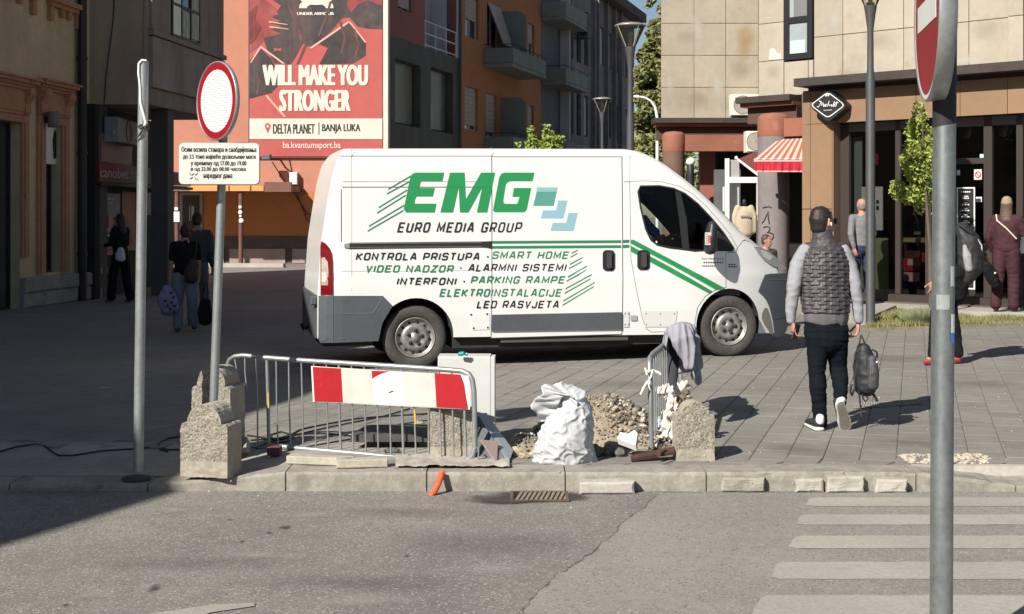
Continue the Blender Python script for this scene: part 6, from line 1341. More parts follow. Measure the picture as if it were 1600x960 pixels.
# ---- bare pole with torn tape
Yp = 8.75; t = thing('bare_post', (w1(215, Yp), Yp, -.06), 'bare leaning galvanised post with a white strip and black tape near its top', 'post')
b0 = PX(216, 731, Yp); t0 = PX(224.5, 96, Yp); MB().tube([b0+Vector((0, 0, -.02)), b0.lerp(t0, .5), t0], .0325, 20).build('pole', galv, t)
MB().lathe((b0.x-.01, b0.y, -.068), [(0, .012), (.09, .012), (.095, 0)], 20).build('base_plate', mat('dark_base', (.05, .05, .05), .8), t)
MB().tube([PX(x, y, Yp-.035) for x, y in ((229, 95), (222, 94), (217, 100), (216.5, 115), (219, 135), (219.5, 160), (224, 178), (228, 192), (222, 205), (219, 214))], [.006, .007, .008, .008, .007, .008, .009, .009, .008, .004], 7).build('plastic_strip', whitep, t)
m = MB(); m.lathe(PX(224, 199, Yp), [(.034, -.015), (.036, 0), (.034, .018)], 16); m.tube([PX(218, 201, Yp-.04), PX(225, 198, Yp-.045), PX(231, 205, Yp-.04)], .008, 6); m.tube([PX(224, 200, Yp-.04), PX(217, 212, Yp-.05), PX(211, 217, Yp-.04)], .006, 6); s_ = m.build('black_tape', blackm, t)
m = MB()
# ---- big near post with an edge-on no entry sign
Yn = 5.2; t = thing('near_post', (w1(1471, Yn), Yn, 0), 'thick grey post closest to the camera, running from bottom to top of the frame', 'post')
xn = w1(1473, Yn); rp_ = 17.5*Yn/FP; MB().tube([(w1(1470.5, Yn), Yn, 0), (w1(1472.5, Yn), Yn, 1.0), (w1(1476, Yn), Yn, 2.05)], rp_, 28).build('pole', mat('dull_galvanised_steel', (.20, .22, .225), .42, metal=.6, noise=((5, .14), (40, .12)), streak=(18, .5, (.33, .35, .36)), wear=(22, .62, (.15, .165, .17), .5)), t)
MB().tube([(w1(1475.5, Yn), Yn, zz(187, Yn)), (w1(1477.5, Yn), Yn, 2.6)], rp_+.0015, 28).build('black_sleeve', mat('matt_black_wrap', (.022, .022, .025), .7, noise=((4, .2),)), t)
m = MB(); m.add([(w1(1475.5, Yn)+(rp_+.0012)*math.sin(a), Yn-(rp_+.0012)*math.cos(a), zz(187, Yn)-(.0 if k == 0 else .022*(1-(i-8)/16) )) for k in (0, 1) for i, a in enumerate([-1.7+3.4*j/16 for j in range(17)])], [(i, i+1, 18+i, 17+i) for i in range(16)]); m.build('wrap_edge', MATS['matt_black_wrap'], t)
def pole_patch(x, y0, y1, w_, mt_, nm):
    m = MB(); c0 = w1(1474, Yn); vs = []
    for z in (zz(y1, Yn), zz(y0, Yn)):
        for i in range(5): X = w1(x-w_+2*w_*i/4, Yn)-c0; X = max(-rp_*.99, min(rp_*.99, X)); vs.append((c0+X*1.02, Yn-math.sqrt(rp_*rp_-X*X)-.0022, z))
    m.add(vs, [(i, i+1, 6+i, 5+i) for i in range(4)]); m.build(nm, mt_, t)
pole_patch(1484, 490, 519, 3.6, mat('sticker_pale', (.5, .52, .52), .5), 'sticker'); pole_patch(1484, 519, 535, 3.6, mat('sticker_cobalt', (.03, .16, .5), .5), 'sticker'); pole_patch(1483, 416, 447, 3.5, mat('tape_residue', (.38, .40, .41), .5), 'tape_residue'); pole_patch(1469, 460, 483, 9, mat('faint_residue', (.25, .27, .275), .5, noise=((60, .15),)), 'sticker_residue')
sn2 = Vector((-.986, .158, 0)).normalized()
t2_ = thing('no_entry_sign', (w1(1448, Yn), Yn, 1.7), 'red no entry disc seen almost edge-on on the near post', 'road sign')
c = PX(1449, 20, Yn); R2 = 138*Yn/FP; sx2 = up_.cross(sn2).normalized()
MB().lathe(c, [(0, -.02), (R2-.03, -.02), (R2-.012, -.06), (R2+.0, -.06), (R2+.003, 0), (R2+.001, .006), (R2-.006, .006), (R2-.008, 0), (0, 0)], 64, axis=sn2).build('backing_disc', galv, t2_)
fix_normals(ring(c, sn2, R2*.93, R2*.985, .0022, 64).build('white_rim', whp, t2_)); MB().lathe(c, [(R2*.93, .0018), (0, .0018)], 64, axis=sn2).build('red_disc', redp, t2_)
m = MB(); hf = Frame(c, sx2, sn2); m.box(hf, -R2*.72, R2*.72, .0025, .004, c.z-R2*.15, c.z+R2*.15); m.build('white_bar', whp, t2_)
m = MB(); m.box(hf, -.03, .03, -.07, -.022, c.z-R2*.80, c.z-R2*.72); m.build('clamp', blackm, t2_)
# ---- crowd barriers
def bar_px(pts, Yf): return [PX(x, y, Yf(x)) for x, y in pts]
Ybl = lambda x: 9.62-.62*(x-352)/388     # left barrier runs towards the kerb at its right end
t = thing('crowd_barrier', PX(545, 720, Ybl(545)), 'long steel crowd barrier at the left carrying the red and white board', 'barrier', 'steel crowd barriers')
MB().tube(bar_px([(354, 590), (355, 572), (359, 562), (367, 557), (380, 555.5), (394, 557)], Ybl), .0165, 10).build('frame_tube', galv, t)
MB().tube(bar_px([(394, 557), (401, 558)], Ybl), .011, 8).build('joint', blackm, t)
MB().tube(bar_px([(401, 558), (480, 564), (560, 569), (640, 574), (700, 578), (722, 580), (733, 585), (738, 594), (740.5, 610), (741.5, 650), (742, 700), (739, 712), (730, 719), (718, 723), (700, 723), (640, 717), (560, 709), (480, 702), (418, 696)], Ybl), .0175, 12).build('frame_tube', galv, t)
MB().tube(bar_px([(417, 563), (419, 630), (420, 696)], Ybl), .0125, 8).build('frame_tube', galv, t)
MB().tube([PX(419, 614, Ybl(419)-.014), PX(420, 638, Ybl(420)-.014)], .007, 6).build('yellow_tape', mat('yellow_tape', (.62, .36, .05), .6), t)
xs_ = [368, 384, 401]+[433+19.6*k for k in range(16)]
for k, x in enumerate(xs_):
    yt, yb_ = 557.5+(x-380)*.0735, 694+(x-418)*.092; big = k > 3 and (k-3) % 5 == 0
    q_ = random.Random(k); j_ = q_.uniform(-1.5, 1.5)
    if k < 3: yt, yb_ = 557.5, (592, 607, 690)[k]
    MB().tube(bar_px([(x-1.5, yt), (x+j_, (yt+yb_)/2), (x+1.5, yb_)], Ybl), .0095 if big else .0062, 6).build('upright', galv, t)
MB().tube([PX(648, 640, Ybl(648)-.014), PX(649.5, 663, Ybl(649)-.014)], .007, 6).build('yellow_tape', MATS['yellow_tape'], t)
m = MB(); m.tube(bar_px([(742, 697), (748, 702), (747, 722)], lambda x: 8.95), .005, 6); m.build('hook', galv, t)
bq = thing('barrier_board', PX(610, 605, 9.1), 'red and white striped warning board hung on the left barrier', 'board')
Yq = lambda x: Ybl(x)-.028
def bpan(pts, mt_, nm, dy=0.):
    fr_ = [PX(x, y, Yq(x)-dy) for x, y in pts]; bk = [p+Vector((0, .006, 0)) for p in fr_]; n = len(fr_); m = MB()
    tri = tessellate_polygon([[Vector((p.x, p.z, 0)) for p in fr_]]); m.add(fr_+bk, [tuple(t_) for t_ in tri]+[tuple(i+n for i in reversed(t_)) for t_ in tri]+[(i, (i+1) % n, n+(i+1) % n, n+i) for i in range(n)]); return m.build(nm, mt_, bq)
topY = lambda x: 573.5+(x-487)*.053; botY = lambda x: 627+(x-490)*.0505
bred = mat('board_red', (.33, .008, .014), .45, noise=((3, .06), (30, .05)), wear=(30, .68, (.62, .35, .33), .5)); bwh = mat('board_white', (.56, .55, .52), .5, noise=((2, .04),)); bwh2 = mat('board_dirty_white', (.50, .475, .44), .55, noise=((8, .07),), wear=(5, .58, (.48, .44, .38), .4))
def bseg(x0, x1, mt_, nm, dy=0., sl_=3): return bpan([(x0+(1 if sl_ else 0)*0, topY(x0)), (x1, topY(x1)), (x1+sl_, botY(x1+sl_)), (x0+sl_, botY(x0+sl_))], mt_, nm, dy)
bpan([(486, topY(486)-1.2), (732, topY(732)+1), (734, botY(734)+1), (489, botY(489)+1)], mat('board_edge_white', (.66, .62, .58), .5), 'board_sheet', -.007)
for x0, x1, mt_, nm in ((488.5, 533, bred, 'red_field'), (533, 581, bwh2, 'white_field'), (581, 629, bwh, 'white_field'), (629, 679, bwh2, 'white_field'), (679, 719, bred, 'red_field')): bseg(x0, x1, mt_, nm)
bpan([(719, topY(719)), (722.5, 594), (724.5, 600), (727.5, 620), (731, 639), (722, 639)], bred, 'red_field')
bpan([(580.5, topY(580)+1), (608, topY(608)+.5), (596, 584), (588, 588), (581.5, 592)], bred, 'red_field', .002)
bpan([(606, 614), (612, 611), (616, 611), (610, 614)], drk_b, 'scratch', .002)
t = thing('crowd_barrier', PX(1040, 700, 9.4), 'end-on steel crowd barrier at the right with a jacket hung over it', 'barrier', 'steel crowd barriers')
yR = lambda s: 9.35+2.25*s      # runs away from the camera
def rp3(x, y, s): return PX(x, y, yR(s))
MB().tube([rp3(1018, 702, 0), rp3(1017, 640, 0), rp3(1014.5, 570, 0), rp3(1015.5, 560, .02), rp3(1020, 553, .1), rp3(1036, 540, .45), rp3(1048, 531, .7), rp3(1058, 524, .95), rp3(1062, 524, 1), rp3(1063, 535, 1), rp3(1064, 640, 1)], .0175, 12).build('frame_tube', galv, t)
MB().tube([rp3(1018, 700, 0), rp3(1040, 670, .5), rp3(1064, 640, 1)], .0165, 8).build('frame_tube', galv, t)
for k in range(13):
    s = (k+.7)/14; xt, yt = (1016+46*s), 556-32*s+(2 if s < .2 else 0); xb, yb_ = 1018+46*s, 699-60*s
    MB().tube([rp3(xt, yt, s), rp3(xb, yb_, s)], .0065, 6).build('upright', galv, t)
m = MB()
for pts in ([(1009, 577), (1013, 582), (1020, 578), (1017, 590), (1012, 596), (1016, 610)], [(1012, 580), (1008, 576), (1011, 586)], [(1012, 596), (1006, 606), (1001, 617)], [(1020, 579), (1030, 583), (1033, 586)]):
    m.tube([PX(x, y, 9.3-.01*i) for i, (x, y) in enumerate(pts)], [.009, .01, .008, .007, .006, .004][:len(pts)], 6)
d_ = m.build('plastic_ribbon', mat('cream_ribbon', (.66, .60, .50), .7), t); d_['kind'] = 'stuff'
# jacket folded over the far end
jk = mat('grey_jacket', (.27, .27, .31), .9, noise=((6, .15),)); jt = thing('draped_jacket', PX(1068, 520, 11), 'grey jacket draped over the top of the right-hand barrier', 'jacket')
m = MB(); m.smooth = True; nu, nv = 34, 40; vs = []
for i in range(nu+1):
    f = i/nu
    for j in range(nv+1):
        g = j/nv     # around the rail: left hem -> over the rail -> right hem
        if g < .28: k = g/.28; x = 1042-4*(1-k)+2*math.sin(f*9); y = 545-26*k
        elif g < .5: k = (g-.28)/.22; x = 1042+34*k; y = 519-12*math.sin(k*math.pi*.75)-1*f
        else: k = (g-.5)/.5; x = 1076+(13+4*math.sin(f*5))*k**.6+1.2*math.sin(k*7+f*5); y = 509+(70+14*math.sin(f*7.5+.8)+8*math.sin(f*19))*k
        Yj = 10.3+1.25*f+.07*math.sin(f*17+g*3)+.05*math.sin(f*31+g*6); p = PX(x+2.6*math.sin(f*16+g*5)+1.5*math.sin(f*29-g*9), y+1.5*math.sin(f*13), Yj); vs.append(p)
m.add(vs, [(i*(nv+1)+j, i*(nv+1)+j+1, (i+1)*(nv+1)+j+1, (i+1)*(nv+1)+j) for i in range(nu) for j in range(nv)])
o = m.build('cloth', jk, jt); md = o.modifiers.new('thick', 'SOLIDIFY'); md.thickness = .012
blob('lining', [[(*PX(1066, 520, 11.2), .09, .04), (*PX(1066, 550, 11.1), .10, .04), (*PX(1070, 580, 11.0), .08, .03)]], .014, jk, jt, disp=lambda p, n: n*.03*mn.noise(p*12))
blob('front_fold', [{'side': (1, 0, 0), 'c': [(*PX(1060, 514, 10.35), .09, .04), (*PX(1066, 530, 10.3), .085, .045), (*PX(1074, 552, 10.3), .065, .04), (*PX(1078, 572, 10.3), .045, .03)]}], .011, jk, jt, disp=lambda p, n: n*(.02*(1-abs(mn.noise(Vector((p.x*14, p.y*6, p.z*4))))*3)-.008))
blob('sleeve', [[(*PX(1050, 516, 10.9), .05, .035), (*PX(1053, 540, 10.6), .05, .035), (*PX(1052, 575, 10.5), .045, .03), (*PX(1051, 604, 10.45), .035, .025)]], .012, mat('dark_lining', (.035, .036, .045), .9), jt)
blob('hood', [[(*PX(1078, 515, 10.6), .06, .05), (*PX(1084, 540, 10.5), .055, .04), (*PX(1089, 572, 10.45), .045, .035), (*PX(1084, 588, 10.4), .03)]], .012, jk, jt, disp=lambda p, n: n*.018*mn.noise(p*16))
# bin bags and wrappers behind the right barrier
cb_ = thing('rubbish_sack', PX(1050, 640, 10), 'crumpled white plastic bag with a red print stuck between barrier and bollard', 'bag')
cr = mat('crumpled_white_plastic', (.60, .55, .49), .6, noise=((9, .25),)); crb = mat('brown_print', (.16, .11, .08), .7)
def crumple(nm, ch, mt_, par, amp=.05, sc=18, vox=.012): return blob(nm, ch, vox, mt_, par, smooth=2, disp=lambda p, n: n*amp*(abs(mn.noise(p*sc))*1.6-.35)+n*amp*.4*mn.noise(p*sc*2.7))
crumple('sack_body', [[(*PX(1056, 700, 9.65), .07, .06), (*PX(1055, 650, 9.7), .09, .06), (*PX(1062, 618, 9.75), .08, .06), (*PX(1068, 606, 9.75), .05, .04)]], cr, cb_)
crumple('bag_neck', [[(*PX(1030, 612, 9.9), .025), (*PX(1044, 610, 9.8), .045), (*PX(1056, 612, 9.7), .035)]], MATS['crumpled_white_plastic'], cb_, .035, 30)
MB().tube([PX(1052, 641, 9.58), PX(1057, 652, 9.57)], .007, 5).build('print_stroke', redp, cb_); MB().tube([PX(1058, 640, 9.58), PX(1052, 654, 9.57)], .007, 5).build('print_stroke', redp, cb_)
for x, y, r in ((1066, 620, .022), (1072, 612, .02), (1060, 625, .02), (1074, 626, .025)): crumple('dark_patch', [[(*PX(x, y, 9.64), r), (*PX(x+2, y+3, 9.63), r*.8)]], crb, cb_, .01, 40, .008)
bw = thing('plastic_wrap', PX(1035, 670, 10), 'bluish clear plastic wrap lying at the foot of the right barrier', 'plastic sheet')
crumple('wrap', [[(*PX(1028, 690, 9.75), .06, .05), (*PX(1036, 665, 9.9), .09, .06), (*PX(1046, 655, 10), .08, .06), (*PX(1044, 690, 9.8), .06)]], mat('blue_white_wrap', (.26, .31, .36), .25, noise=((14, .6),), wear=(16, .55, (.72, .74, .76), .9)), bw, .05, 24)
dbk = thing('black_bin_bag', PX(1045, 690, 9.9), 'black plastic lump between the right barrier foot and the pebble bollard', 'bag')
crumple('bag_body', [[(*PX(1052, 700, 9.75), .07, .06), (*PX(1040, 700, 9.9), .08, .07), (*PX(1052, 672, 9.9), .06)]], mat('black_plastic', (.02, .02, .022), .35), dbk, .05, 18)
# ---- white cabinet and the boards leaning at its right
t = thing('white_cabinet', PX(730, 700, 9.55), 'white electrical cabinet casing behind the end of the striped barrier', 'cabinet')
cw = mat('cabinet_white', (.50, .50, .49), .55, noise=((2, .04), (12, .03))); cgr = mat('cabinet_side_grey', (.30, .33, .36), .5, noise=((2, .05),))
Yc = 9.5; fc = Frame((w1(684, Yc), Yc), (1, -.02), (-.02, -1)); wC = w1(767, Yc)-w1(684, Yc)
MB().box(fc, 0, wC, -.02, 0, .06, zz(558.5, Yc), bev=.004).build('front_panel', cw, t); MB().box(fc, wC+.001, wC+.028, -.16, -.001, .06, zz(558, Yc), bev=.003).build('side_frame', cw, t)
MB().box(fc, 0, wC-.006, -.22, -.022, .06, zz(557.5, Yc), bev=.0).build('cabinet_box', cw, t)
MB().box(fc, 0.0, wC, -.2, -.03, 0, .058).build('dark_base', mat('cabinet_base_dark', (.045, .045, .048), .8), t)
g_t = thing('green_cap', PX(723, 553, 9.45), 'small turquoise plastic cap lying on top of the white cabinet', 'plastic cap')
crumple('cap', [[(*PX(718.5, 553.5, 9.45), .014), (*PX(724, 552.5, 9.44), .016), (*PX(728.5, 553.5, 9.45), .013)]], mat('turquoise_plastic', (.03, .28, .27), .35, noise=((60, .3),)), g_t, .006, 60, .004)
pg = mat('grey_sheet', (.10, .105, .115), .7, noise=((4, .1),))
t = thing('leaning_board', PX(770, 690, 9.2), 'grey board leaning diagonally against the white cabinet down to the rubble', 'board')
def slab(pts, mt_, nm, par, th=.02):
    fr_ = [Vector(p) for p in pts]; n_ = (fr_[1]-fr_[0]).cross(fr_[2]-fr_[0]).normalized()*th; m = MB(); n = len(fr_)
    m.add(fr_+[p+n_ for p in fr_], [tuple(range(n))[::-1], tuple(range(n, 2*n))]+[(i, (i+1) % n, n+(i+1) % n, n+i) for i in range(n)]); o = m.build(nm, mt_, par); fix_normals(o); return o
slab([PX(742, 648, 9.25), PX(760, 645, 9.35), PX(802, 704, 9.15), PX(795, 722, 8.98)], cgr, 'board', t, .012); slab([PX(743, 652, 9.2), PX(748, 650, 9.22), PX(792, 722, 8.97), PX(740, 722, 9.0)], pg, 'shaded_board', t, .01)  # second board in a darker grey
slab([PX(752, 687, 8.98), PX(778, 690, 9.05), PX(780, 724, 8.98), PX(776, 722, 8.95)], pinkg, 'broken_tile', t, .02)
# ---- white sack
sk = thing('white_sack', PX(882, 722, 9.0), 'full white woven sack slumped on the kerb in front of the rubble', 'sack')
sackm = mat('woven_sack', (.44, .45, .47), .65, noise=((4, .05), (60, .05)), bump=(160, .3, .002))
Yk_ = 9.02; q2 = lambda x, y, dy=0.: PX(x, y, Yk_+dy)
def sackdisp(p, n):
    rdg = lambda v, s_: max(0, 1-abs(mn.noise(v))*s_)
    a = rdg(Vector((p.x*7+p.z*7, p.y*5, p.z*11-p.x*4)), 6); b = rdg(Vector((p.x*9-p.z*8, p.y*6+9, p.z*9+p.x*6)), 7); c = rdg(Vector((p.x*20+p.z*13, p.y*14, p.z*24)), 5)
    return n*(.013*a+.010*b+.0045*c-.007+.010*mn.noise(p*5))
sh_ = lambda x, y, rx, ry, dy=0.: (*q2(x, y, dy), rx*Yk_/FP, ry)
blob('sack_body', [[sh_(882, 708, 52, .15), sh_(884, 694, 46, .17), sh_(888, 668, 40, .16), sh_(890, 640, 36, .13), sh_(885, 622, 29, .09), sh_(874, 612, 18, .06)],
    {'side': (0, 1, 0), 'c': [(*q2(835, 720), .06, .018), (*q2(860, 717), .14, .035), (*q2(905, 717), .14, .035), (*q2(928, 719), .06, .02)]}], .0085, sackm, sk, smooth=5, disp=sackdisp)
# open rim flopping to the left
m = MB(); m.smooth = True; nu, nv = 40, 16; vs = []
rim_pts = [(829, 632), (836, 624), (848, 617), (846, 606), (850, 600), (858, 601), (876, 607), (884, 614), (872, 630), (862, 648), (850, 660), (842, 656), (836, 645), (829, 636)]
def rimp(t_):
    t_ = (t_ % 1)*(len(rim_pts)-1); i = int(t_); a, b = rim_pts[i], rim_pts[min(i+1, len(rim_pts)-1)]; return a[0]+(b[0]-a[0])*(t_-i), a[1]+(b[1]-a[1])*(t_-i)
for i in range(nu):
    x0, y0 = rimp(i/nu); ang = 6.28318*i/nu
    for j in range(nv+1):
        g = j/nv; x1, y1 = 888+16*math.cos(ang+3.3), 640+22*math.sin(ang+3.3)
        x = x0+(x1-x0)*g; y = y0+(y1-y0)*g; dy = -.07*math.sin(ang*1.0+.6)*(1-g)+.014*math.sin(ang*5+g*4)*(1-g*.6)+.008*math.sin(ang*11-g*5)-.05*g*(1 if math.sin(ang) > 0 else .2)
        vs.append(q2(x+.9*math.sin(ang*7+g*4), y+.9*math.cos(ang*6+g*5), -.06+dy))
m.add(vs, [(i*(nv+1)+j, i*(nv+1)+j+1, ((i+1) % nu)*(nv+1)+j+1, ((i+1) % nu)*(nv+1)+j) for i in range(nu) for j in range(nv)])
o = m.build('sack_mouth', sackm, sk); md = o.modifiers.new('thick', 'SOLIDIFY'); md.thickness = .006
# ---- rubble
sand = mat('rubble_sand', (.27, .225, .165), .95, noise=((6, .2), (40, .25)), bump=(60, .8, .01)); pebm = mat('rubble_stone', (.27, .23, .18), .9, noise=((8, .3),), rnd=0, speck=(16, .70, (.52, .47, .40))); darkst = mat('dark_clod', (.10, .095, .085), .9, noise=((12, .35),), bump=(40, .8, .01))
rb = thing('rubble_heap', PX(960, 690, 9.9), 'heap of sandy rubble and gravel between the sack and the right barrier', 'rubble heap')
def heap_h(x, y, cx0, cy0, rx, ry, h): d = ((x-cx0)/rx)**2+((y-cy0)/ry)**2; return h*max(0, 1-d)**.8
H1 = [(w1(935, 10.1), 10.1, .50, .60, .30), (w1(975, 10.1), 10.05, .40, .45, .17), (w1(1010, 9.9), 9.85, .4, .45, .10), (w1(815, 9.6), 9.5, .28, .28, .10)]
def hh(x, y): return max(heap_h(x, y, *h_) for h_ in H1)+.02*mn.noise(Vector((x*5, y*5, 0)))+.02*mn.noise(Vector((x*14, y*14, 3)))
m = MB(); m.smooth = True; x0_, x1_, y0_, y1_ = w1(795, 9.3), 1.45, 9.0, 10.75; nx, ny = 110, 90
m.add([(x0_+(x1_-x0_)*i/nx, y0_+(y1_-y0_)*j/ny, hh(x0_+(x1_-x0_)*i/nx, y0_+(y1_-y0_)*j/ny)-.022) for j in range(ny+1) for i in range(nx+1)], [(j*(nx+1)+i, j*(nx+1)+i+1, (j+1)*(nx+1)+i+1, (j+1)*(nx+1)+i) for j in range(ny) for i in range(nx)])
m.build('heap', sand, rb)
q = random.Random(8); m = MB(); m2 = MB()
for k in range(3800):
    x = q.uniform(x0_+.05, x1_-.05); y = q.uniform(y0_+.06, y1_-.1); h_ = hh(x, y)
    if h_ < .015 and q.random() < .75: continue
    right = x > w1(945, 10); r = q.uniform(.004, .011) if not right else (q.uniform(.006, .014) if q.random() < .8 else q.uniform(.014, .028))
    if not right and q.random() < .25: continue
    vs, fs = rocky((x, y, h_-.015+r*.2), r, k, 1, (1, 1, .8)); (m2 if q.random() < .22 else m).add(vs, fs)
s_ = m.build('gravel', pebm, rb); s_['kind'] = 'stuff'; s_ = m2.build('dark_gravel', darkst, rb); s_['kind'] = 'stuff'
st_g = 'broken stones around the rubble heap'
def stone_(x, y, r, mt_, lab, seed, sq=(1, 1, .75), Yf=None):
    p = GP(x, y); Yy = p.y if Yf is None else Yf; c = PX(x, y, Yy); vs, fs = rocky((c.x, c.y, c.z+r*.45), r, seed, 2, sq); o = MB().add(vs, fs).build('rubble_stone', mt_, None, origin=(c.x, c.y, c.z)); tag(o, lab, 'stone', st_g); return o
stone_(929, 713, .062, darkst, 'dark clod touching the right foot of the white sack', 1); stone_(951, 711, .05, darkst, 'dark clod between the sack and the white block', 2); stone_(967, 713, .045, darkst, 'smaller dark clod at the left end of the rusty bar', 3)
blk = mat('pale_block', (.40, .34, .25), .9, noise=((6, .2), (30, .15)), bump=(40, .7, .008))
for k, (x, y, r, l_) in enumerate(((829, 700, .055, 'broken brown block lying just left of the white sack'), (812, 693, .04, 'angular stone behind the leaning board end'), (824, 682, .05, 'rubble stone standing behind the sack at its left'), (842, 676, .045, 'pale stone resting against the left flank of the sack'), (806, 712, .045, 'stone at the foot of the leaning grey board'), (836, 714, .04, 'low stone at the lower left corner of the sack'), (818, 716, .03, 'small stone on the kerb left of the sack'))): stone_(x, y, r, blk, l_, k+10, (1.1, .9, .8))
wb = thing('white_foam_block', PX(985, 700, 9.15), 'bright white broken block leaning on the rubble beside the dark clods', 'block')
o = slab([PX(966, 694, 9.2), PX(995, 705, 9.1), PX(998, 686, 9.2), PX(993, 681, 9.25), PX(983, 687, 9.25), (PX(972, 684, 9.25))], mat('bright_foam', (.66, .64, .6), .8, noise=((10, .08),)), 'block', wb, .05)
rbq = thing('rusty_bar', PX(1020, 705, 9.1), 'rusty flat bar lying in front of the rubble and barrier foot', 'metal bar')
slab([PX(985, 712, 9.04), PX(1054, 697, 9.12), PX(1054, 706, 9.02), PX(986, 717, 8.96)], mat('rust', (.07, .032, .025), .8, noise=((12, .3),)), 'bar', rbq, .02)
blkd = thing('rusty_stake', PX(1030, 705, 9), 'short dark rusty stake hanging under the right end of the rusty bar', 'metal bar'); slab([PX(1031, 694, 9.0), PX(1036, 694, 9.0), PX(1031, 716, 8.95), PX(1026, 714, 8.95)], MATS['rust'], 'stake', blkd, .02)
bp_ = thing('plank_in_heap', PX(965, 640, 10.3), 'thin brown wooden strip lying across the top of the rubble heap', 'plank'); slab([PX(930, 628, 10.4), PX(1012, 652, 10.1), PX(1012, 656, 10.05), PX(930, 632, 10.35)], mat('old_wood', (.12, .085, .05), .9, noise=((9, .3),)), 'strip', bp_, .02)
# ---- loose kerb blocks, planks, pipe, grate
lbg = 'loose kerb blocks lying in the gutter'
for k, (x0, x1, y0, y1, mt_, l_) in enumerate(((906, 992, 756, 773.5, conc_l, 'long flat block in the gutter right of the drain'), (1128, 1196, 750, 770, conc, 'grey worn block in the gutter, alone left of the row of three'), (1244, 1286, 752, 770, conc_l, 'short pale block, first of the three in the gutter row'), (1293, 1352, 749, 771, conc_l, 'middle pale block of the gutter row, with a broken right end'), (1369, 1418, 752, 771, conc_l, 'last block of the gutter row, beside the big post'))):
    Yf = GP(0, y1, ZR).y; X0, X1 = w1(x0, Yf), w1(x1, Yf); h_ = (zz(y0, Yf+.03)-ZR)*1.22; m = MB()
    m.box(Frame((X0, Yf), (1, (.02, -.03, .01, .04, -.05)[k]), (0, -1)), 0, X1-X0, -.11, 0, ZR+.001, ZR+.001+h_, bev=.012)
    o = m.build('kerb_block', mt_, None, origin=(X0, Yf, ZR)); bm = bmesh.new(); bm.from_mesh(o.data); bmesh.ops.subdivide_edges(bm, edges=[e for e in bm.edges if e.calc_length() > .04], cuts=3, use_grid_fill=True)
    for v in bm.verts: v.co += Vector((mn.noise(v.co*20+Vector((k, 0, 0))), mn.noise(v.co*20+Vector((0, k, 5))), mn.noise(v.co*18+Vector((9, 0, k)))*.7 if v.co.z > .02 else 0))*.009
    bm.to_mesh(o.data); bm.free(); tag(o, l_, 'kerb block', lbg)
plk = mat('pale_plank', (.38, .34, .28), .85, noise=((3, .1), (30, .15)))
for x0, x1, y0, y1, sl_, l_, dY in ((447, 553, 709, 722, 12, 'long pale concrete beam on the pavement under the left barrier', 0), (526, 606, 727, 741, -6, 'short pale wooden block laid across at the kerb edge', .0)):
    Yf = max(8.72, GP(0, y1+4).y)+dY; a, b = PX(x0, y1-2, Yf), PX(x1, y1-2+sl_, Yf)
    t = thing('plank', (a.x, a.y, 0), l_, 'plank'); a.z = 0.; b.z = 0.; f_ = Frame((a.x, a.y), (b.x-a.x, -(sl_)*.008)); f_.n = Vector((f_.d.y, -f_.d.x, 0)); MB().box(f_, 0, (b-a).length, -.09, 0, a.z+.003, a.z+.055, bev=.005).build('beam', plk, t)
t = thing('brick', PX(426, 705, 9.3), 'dark red brick under the foot of the left barrier', 'brick'); MB().box(WORLD, w1(417, 9.2), w1(437, 9.2), -9.3, -9.2, 0, .055, bev=.004).build('brick_body', mat('dark_brick', (.11, .05, .045), .9, noise=((20, .2),)), t)
t = thing('concrete_lump', PX(385, 700, 9.5), 'small concrete lump between the tall bollard and the barrier foot', 'stone'); slab([PX(381, 712, 9.3), PX(391, 710, 9.3), PX(392, 694, 9.35), PX(381, 693, 9.35)], agg2, 'lump', t, .1)
t = thing('plastic_sheet', PX(700, 728, 8.9), 'crumpled grey plastic foil lying on the kerb under the barrier end', 'plastic sheet')
m = MB(); m.smooth = True; n_, k_ = 50, 10
m.add([PX(618+178*i/n_, 733-.055*(178*i/n_)-(14*math.sin(math.pi*min(1, i/n_*1.1)))*(j/k_)+1.0*math.sin(i*1.3+j), 8.74+.4*j/k_) for i in range(n_+1) for j in range(k_+1)], [(i*(k_+1)+j, i*(k_+1)+j+1, (i+1)*(k_+1)+j+1, (i+1)*(k_+1)+j) for i in range(n_) for j in range(k_)])
for i_, v in enumerate(m.v): m.v[i_] = (v[0], v[1], .012+.03*abs(mn.noise(Vector((v[0]*9, v[1]*16, 0))))+.008*mn.noise(Vector((v[0]*40, v[1]*40, 1))))
m.build('foil', mat('grey_foil', (.36, .33, .29), .6, noise=((8, .2),)), t)
t = thing('orange_pipe', PX(683, 755, 8.6), 'short bright orange corrugated pipe sticking out over the kerb face', 'pipe')
orp = mat('orange_plastic', (.75, .105, .03), .5, noise=((10, .08),)); pp_ = [PX(672, 776, 8.48), PX(679, 768, 8.5), (PX(685, 756, 8.53)), PX(688.5, 746, 8.57), PX(691, 738, 8.6)]
m = MB(); fine = [];
for a, b in zip(pp_, pp_[1:]): fine += [a.lerp(b, k/8) for k in range(8)]
m.tube(fine, [.0175+.0022*(i % 2) for i in range(len(fine))], 12, cap=True); m.build('pipe', orp, t)
m = MB(); m.lathe(fine[-1], [(.008, .006), (.019, .006), (.019, .0)], 12, axis=(fine[-1]-fine[-2])); m.build('pipe_mouth', orp, t)
t = thing('drain_grate', GP(845, 776, ZR), 'dark slotted drain grate in the gutter with a wet stain round it', 'drain')
m = MB(); c = GP(840, 776, ZR); X0, X1, Y0, Y1 = GP(797, 776, ZR).x, GP(888, 776, ZR).x, GP(0, 785, ZR).y, GP(0, 770, ZR).y
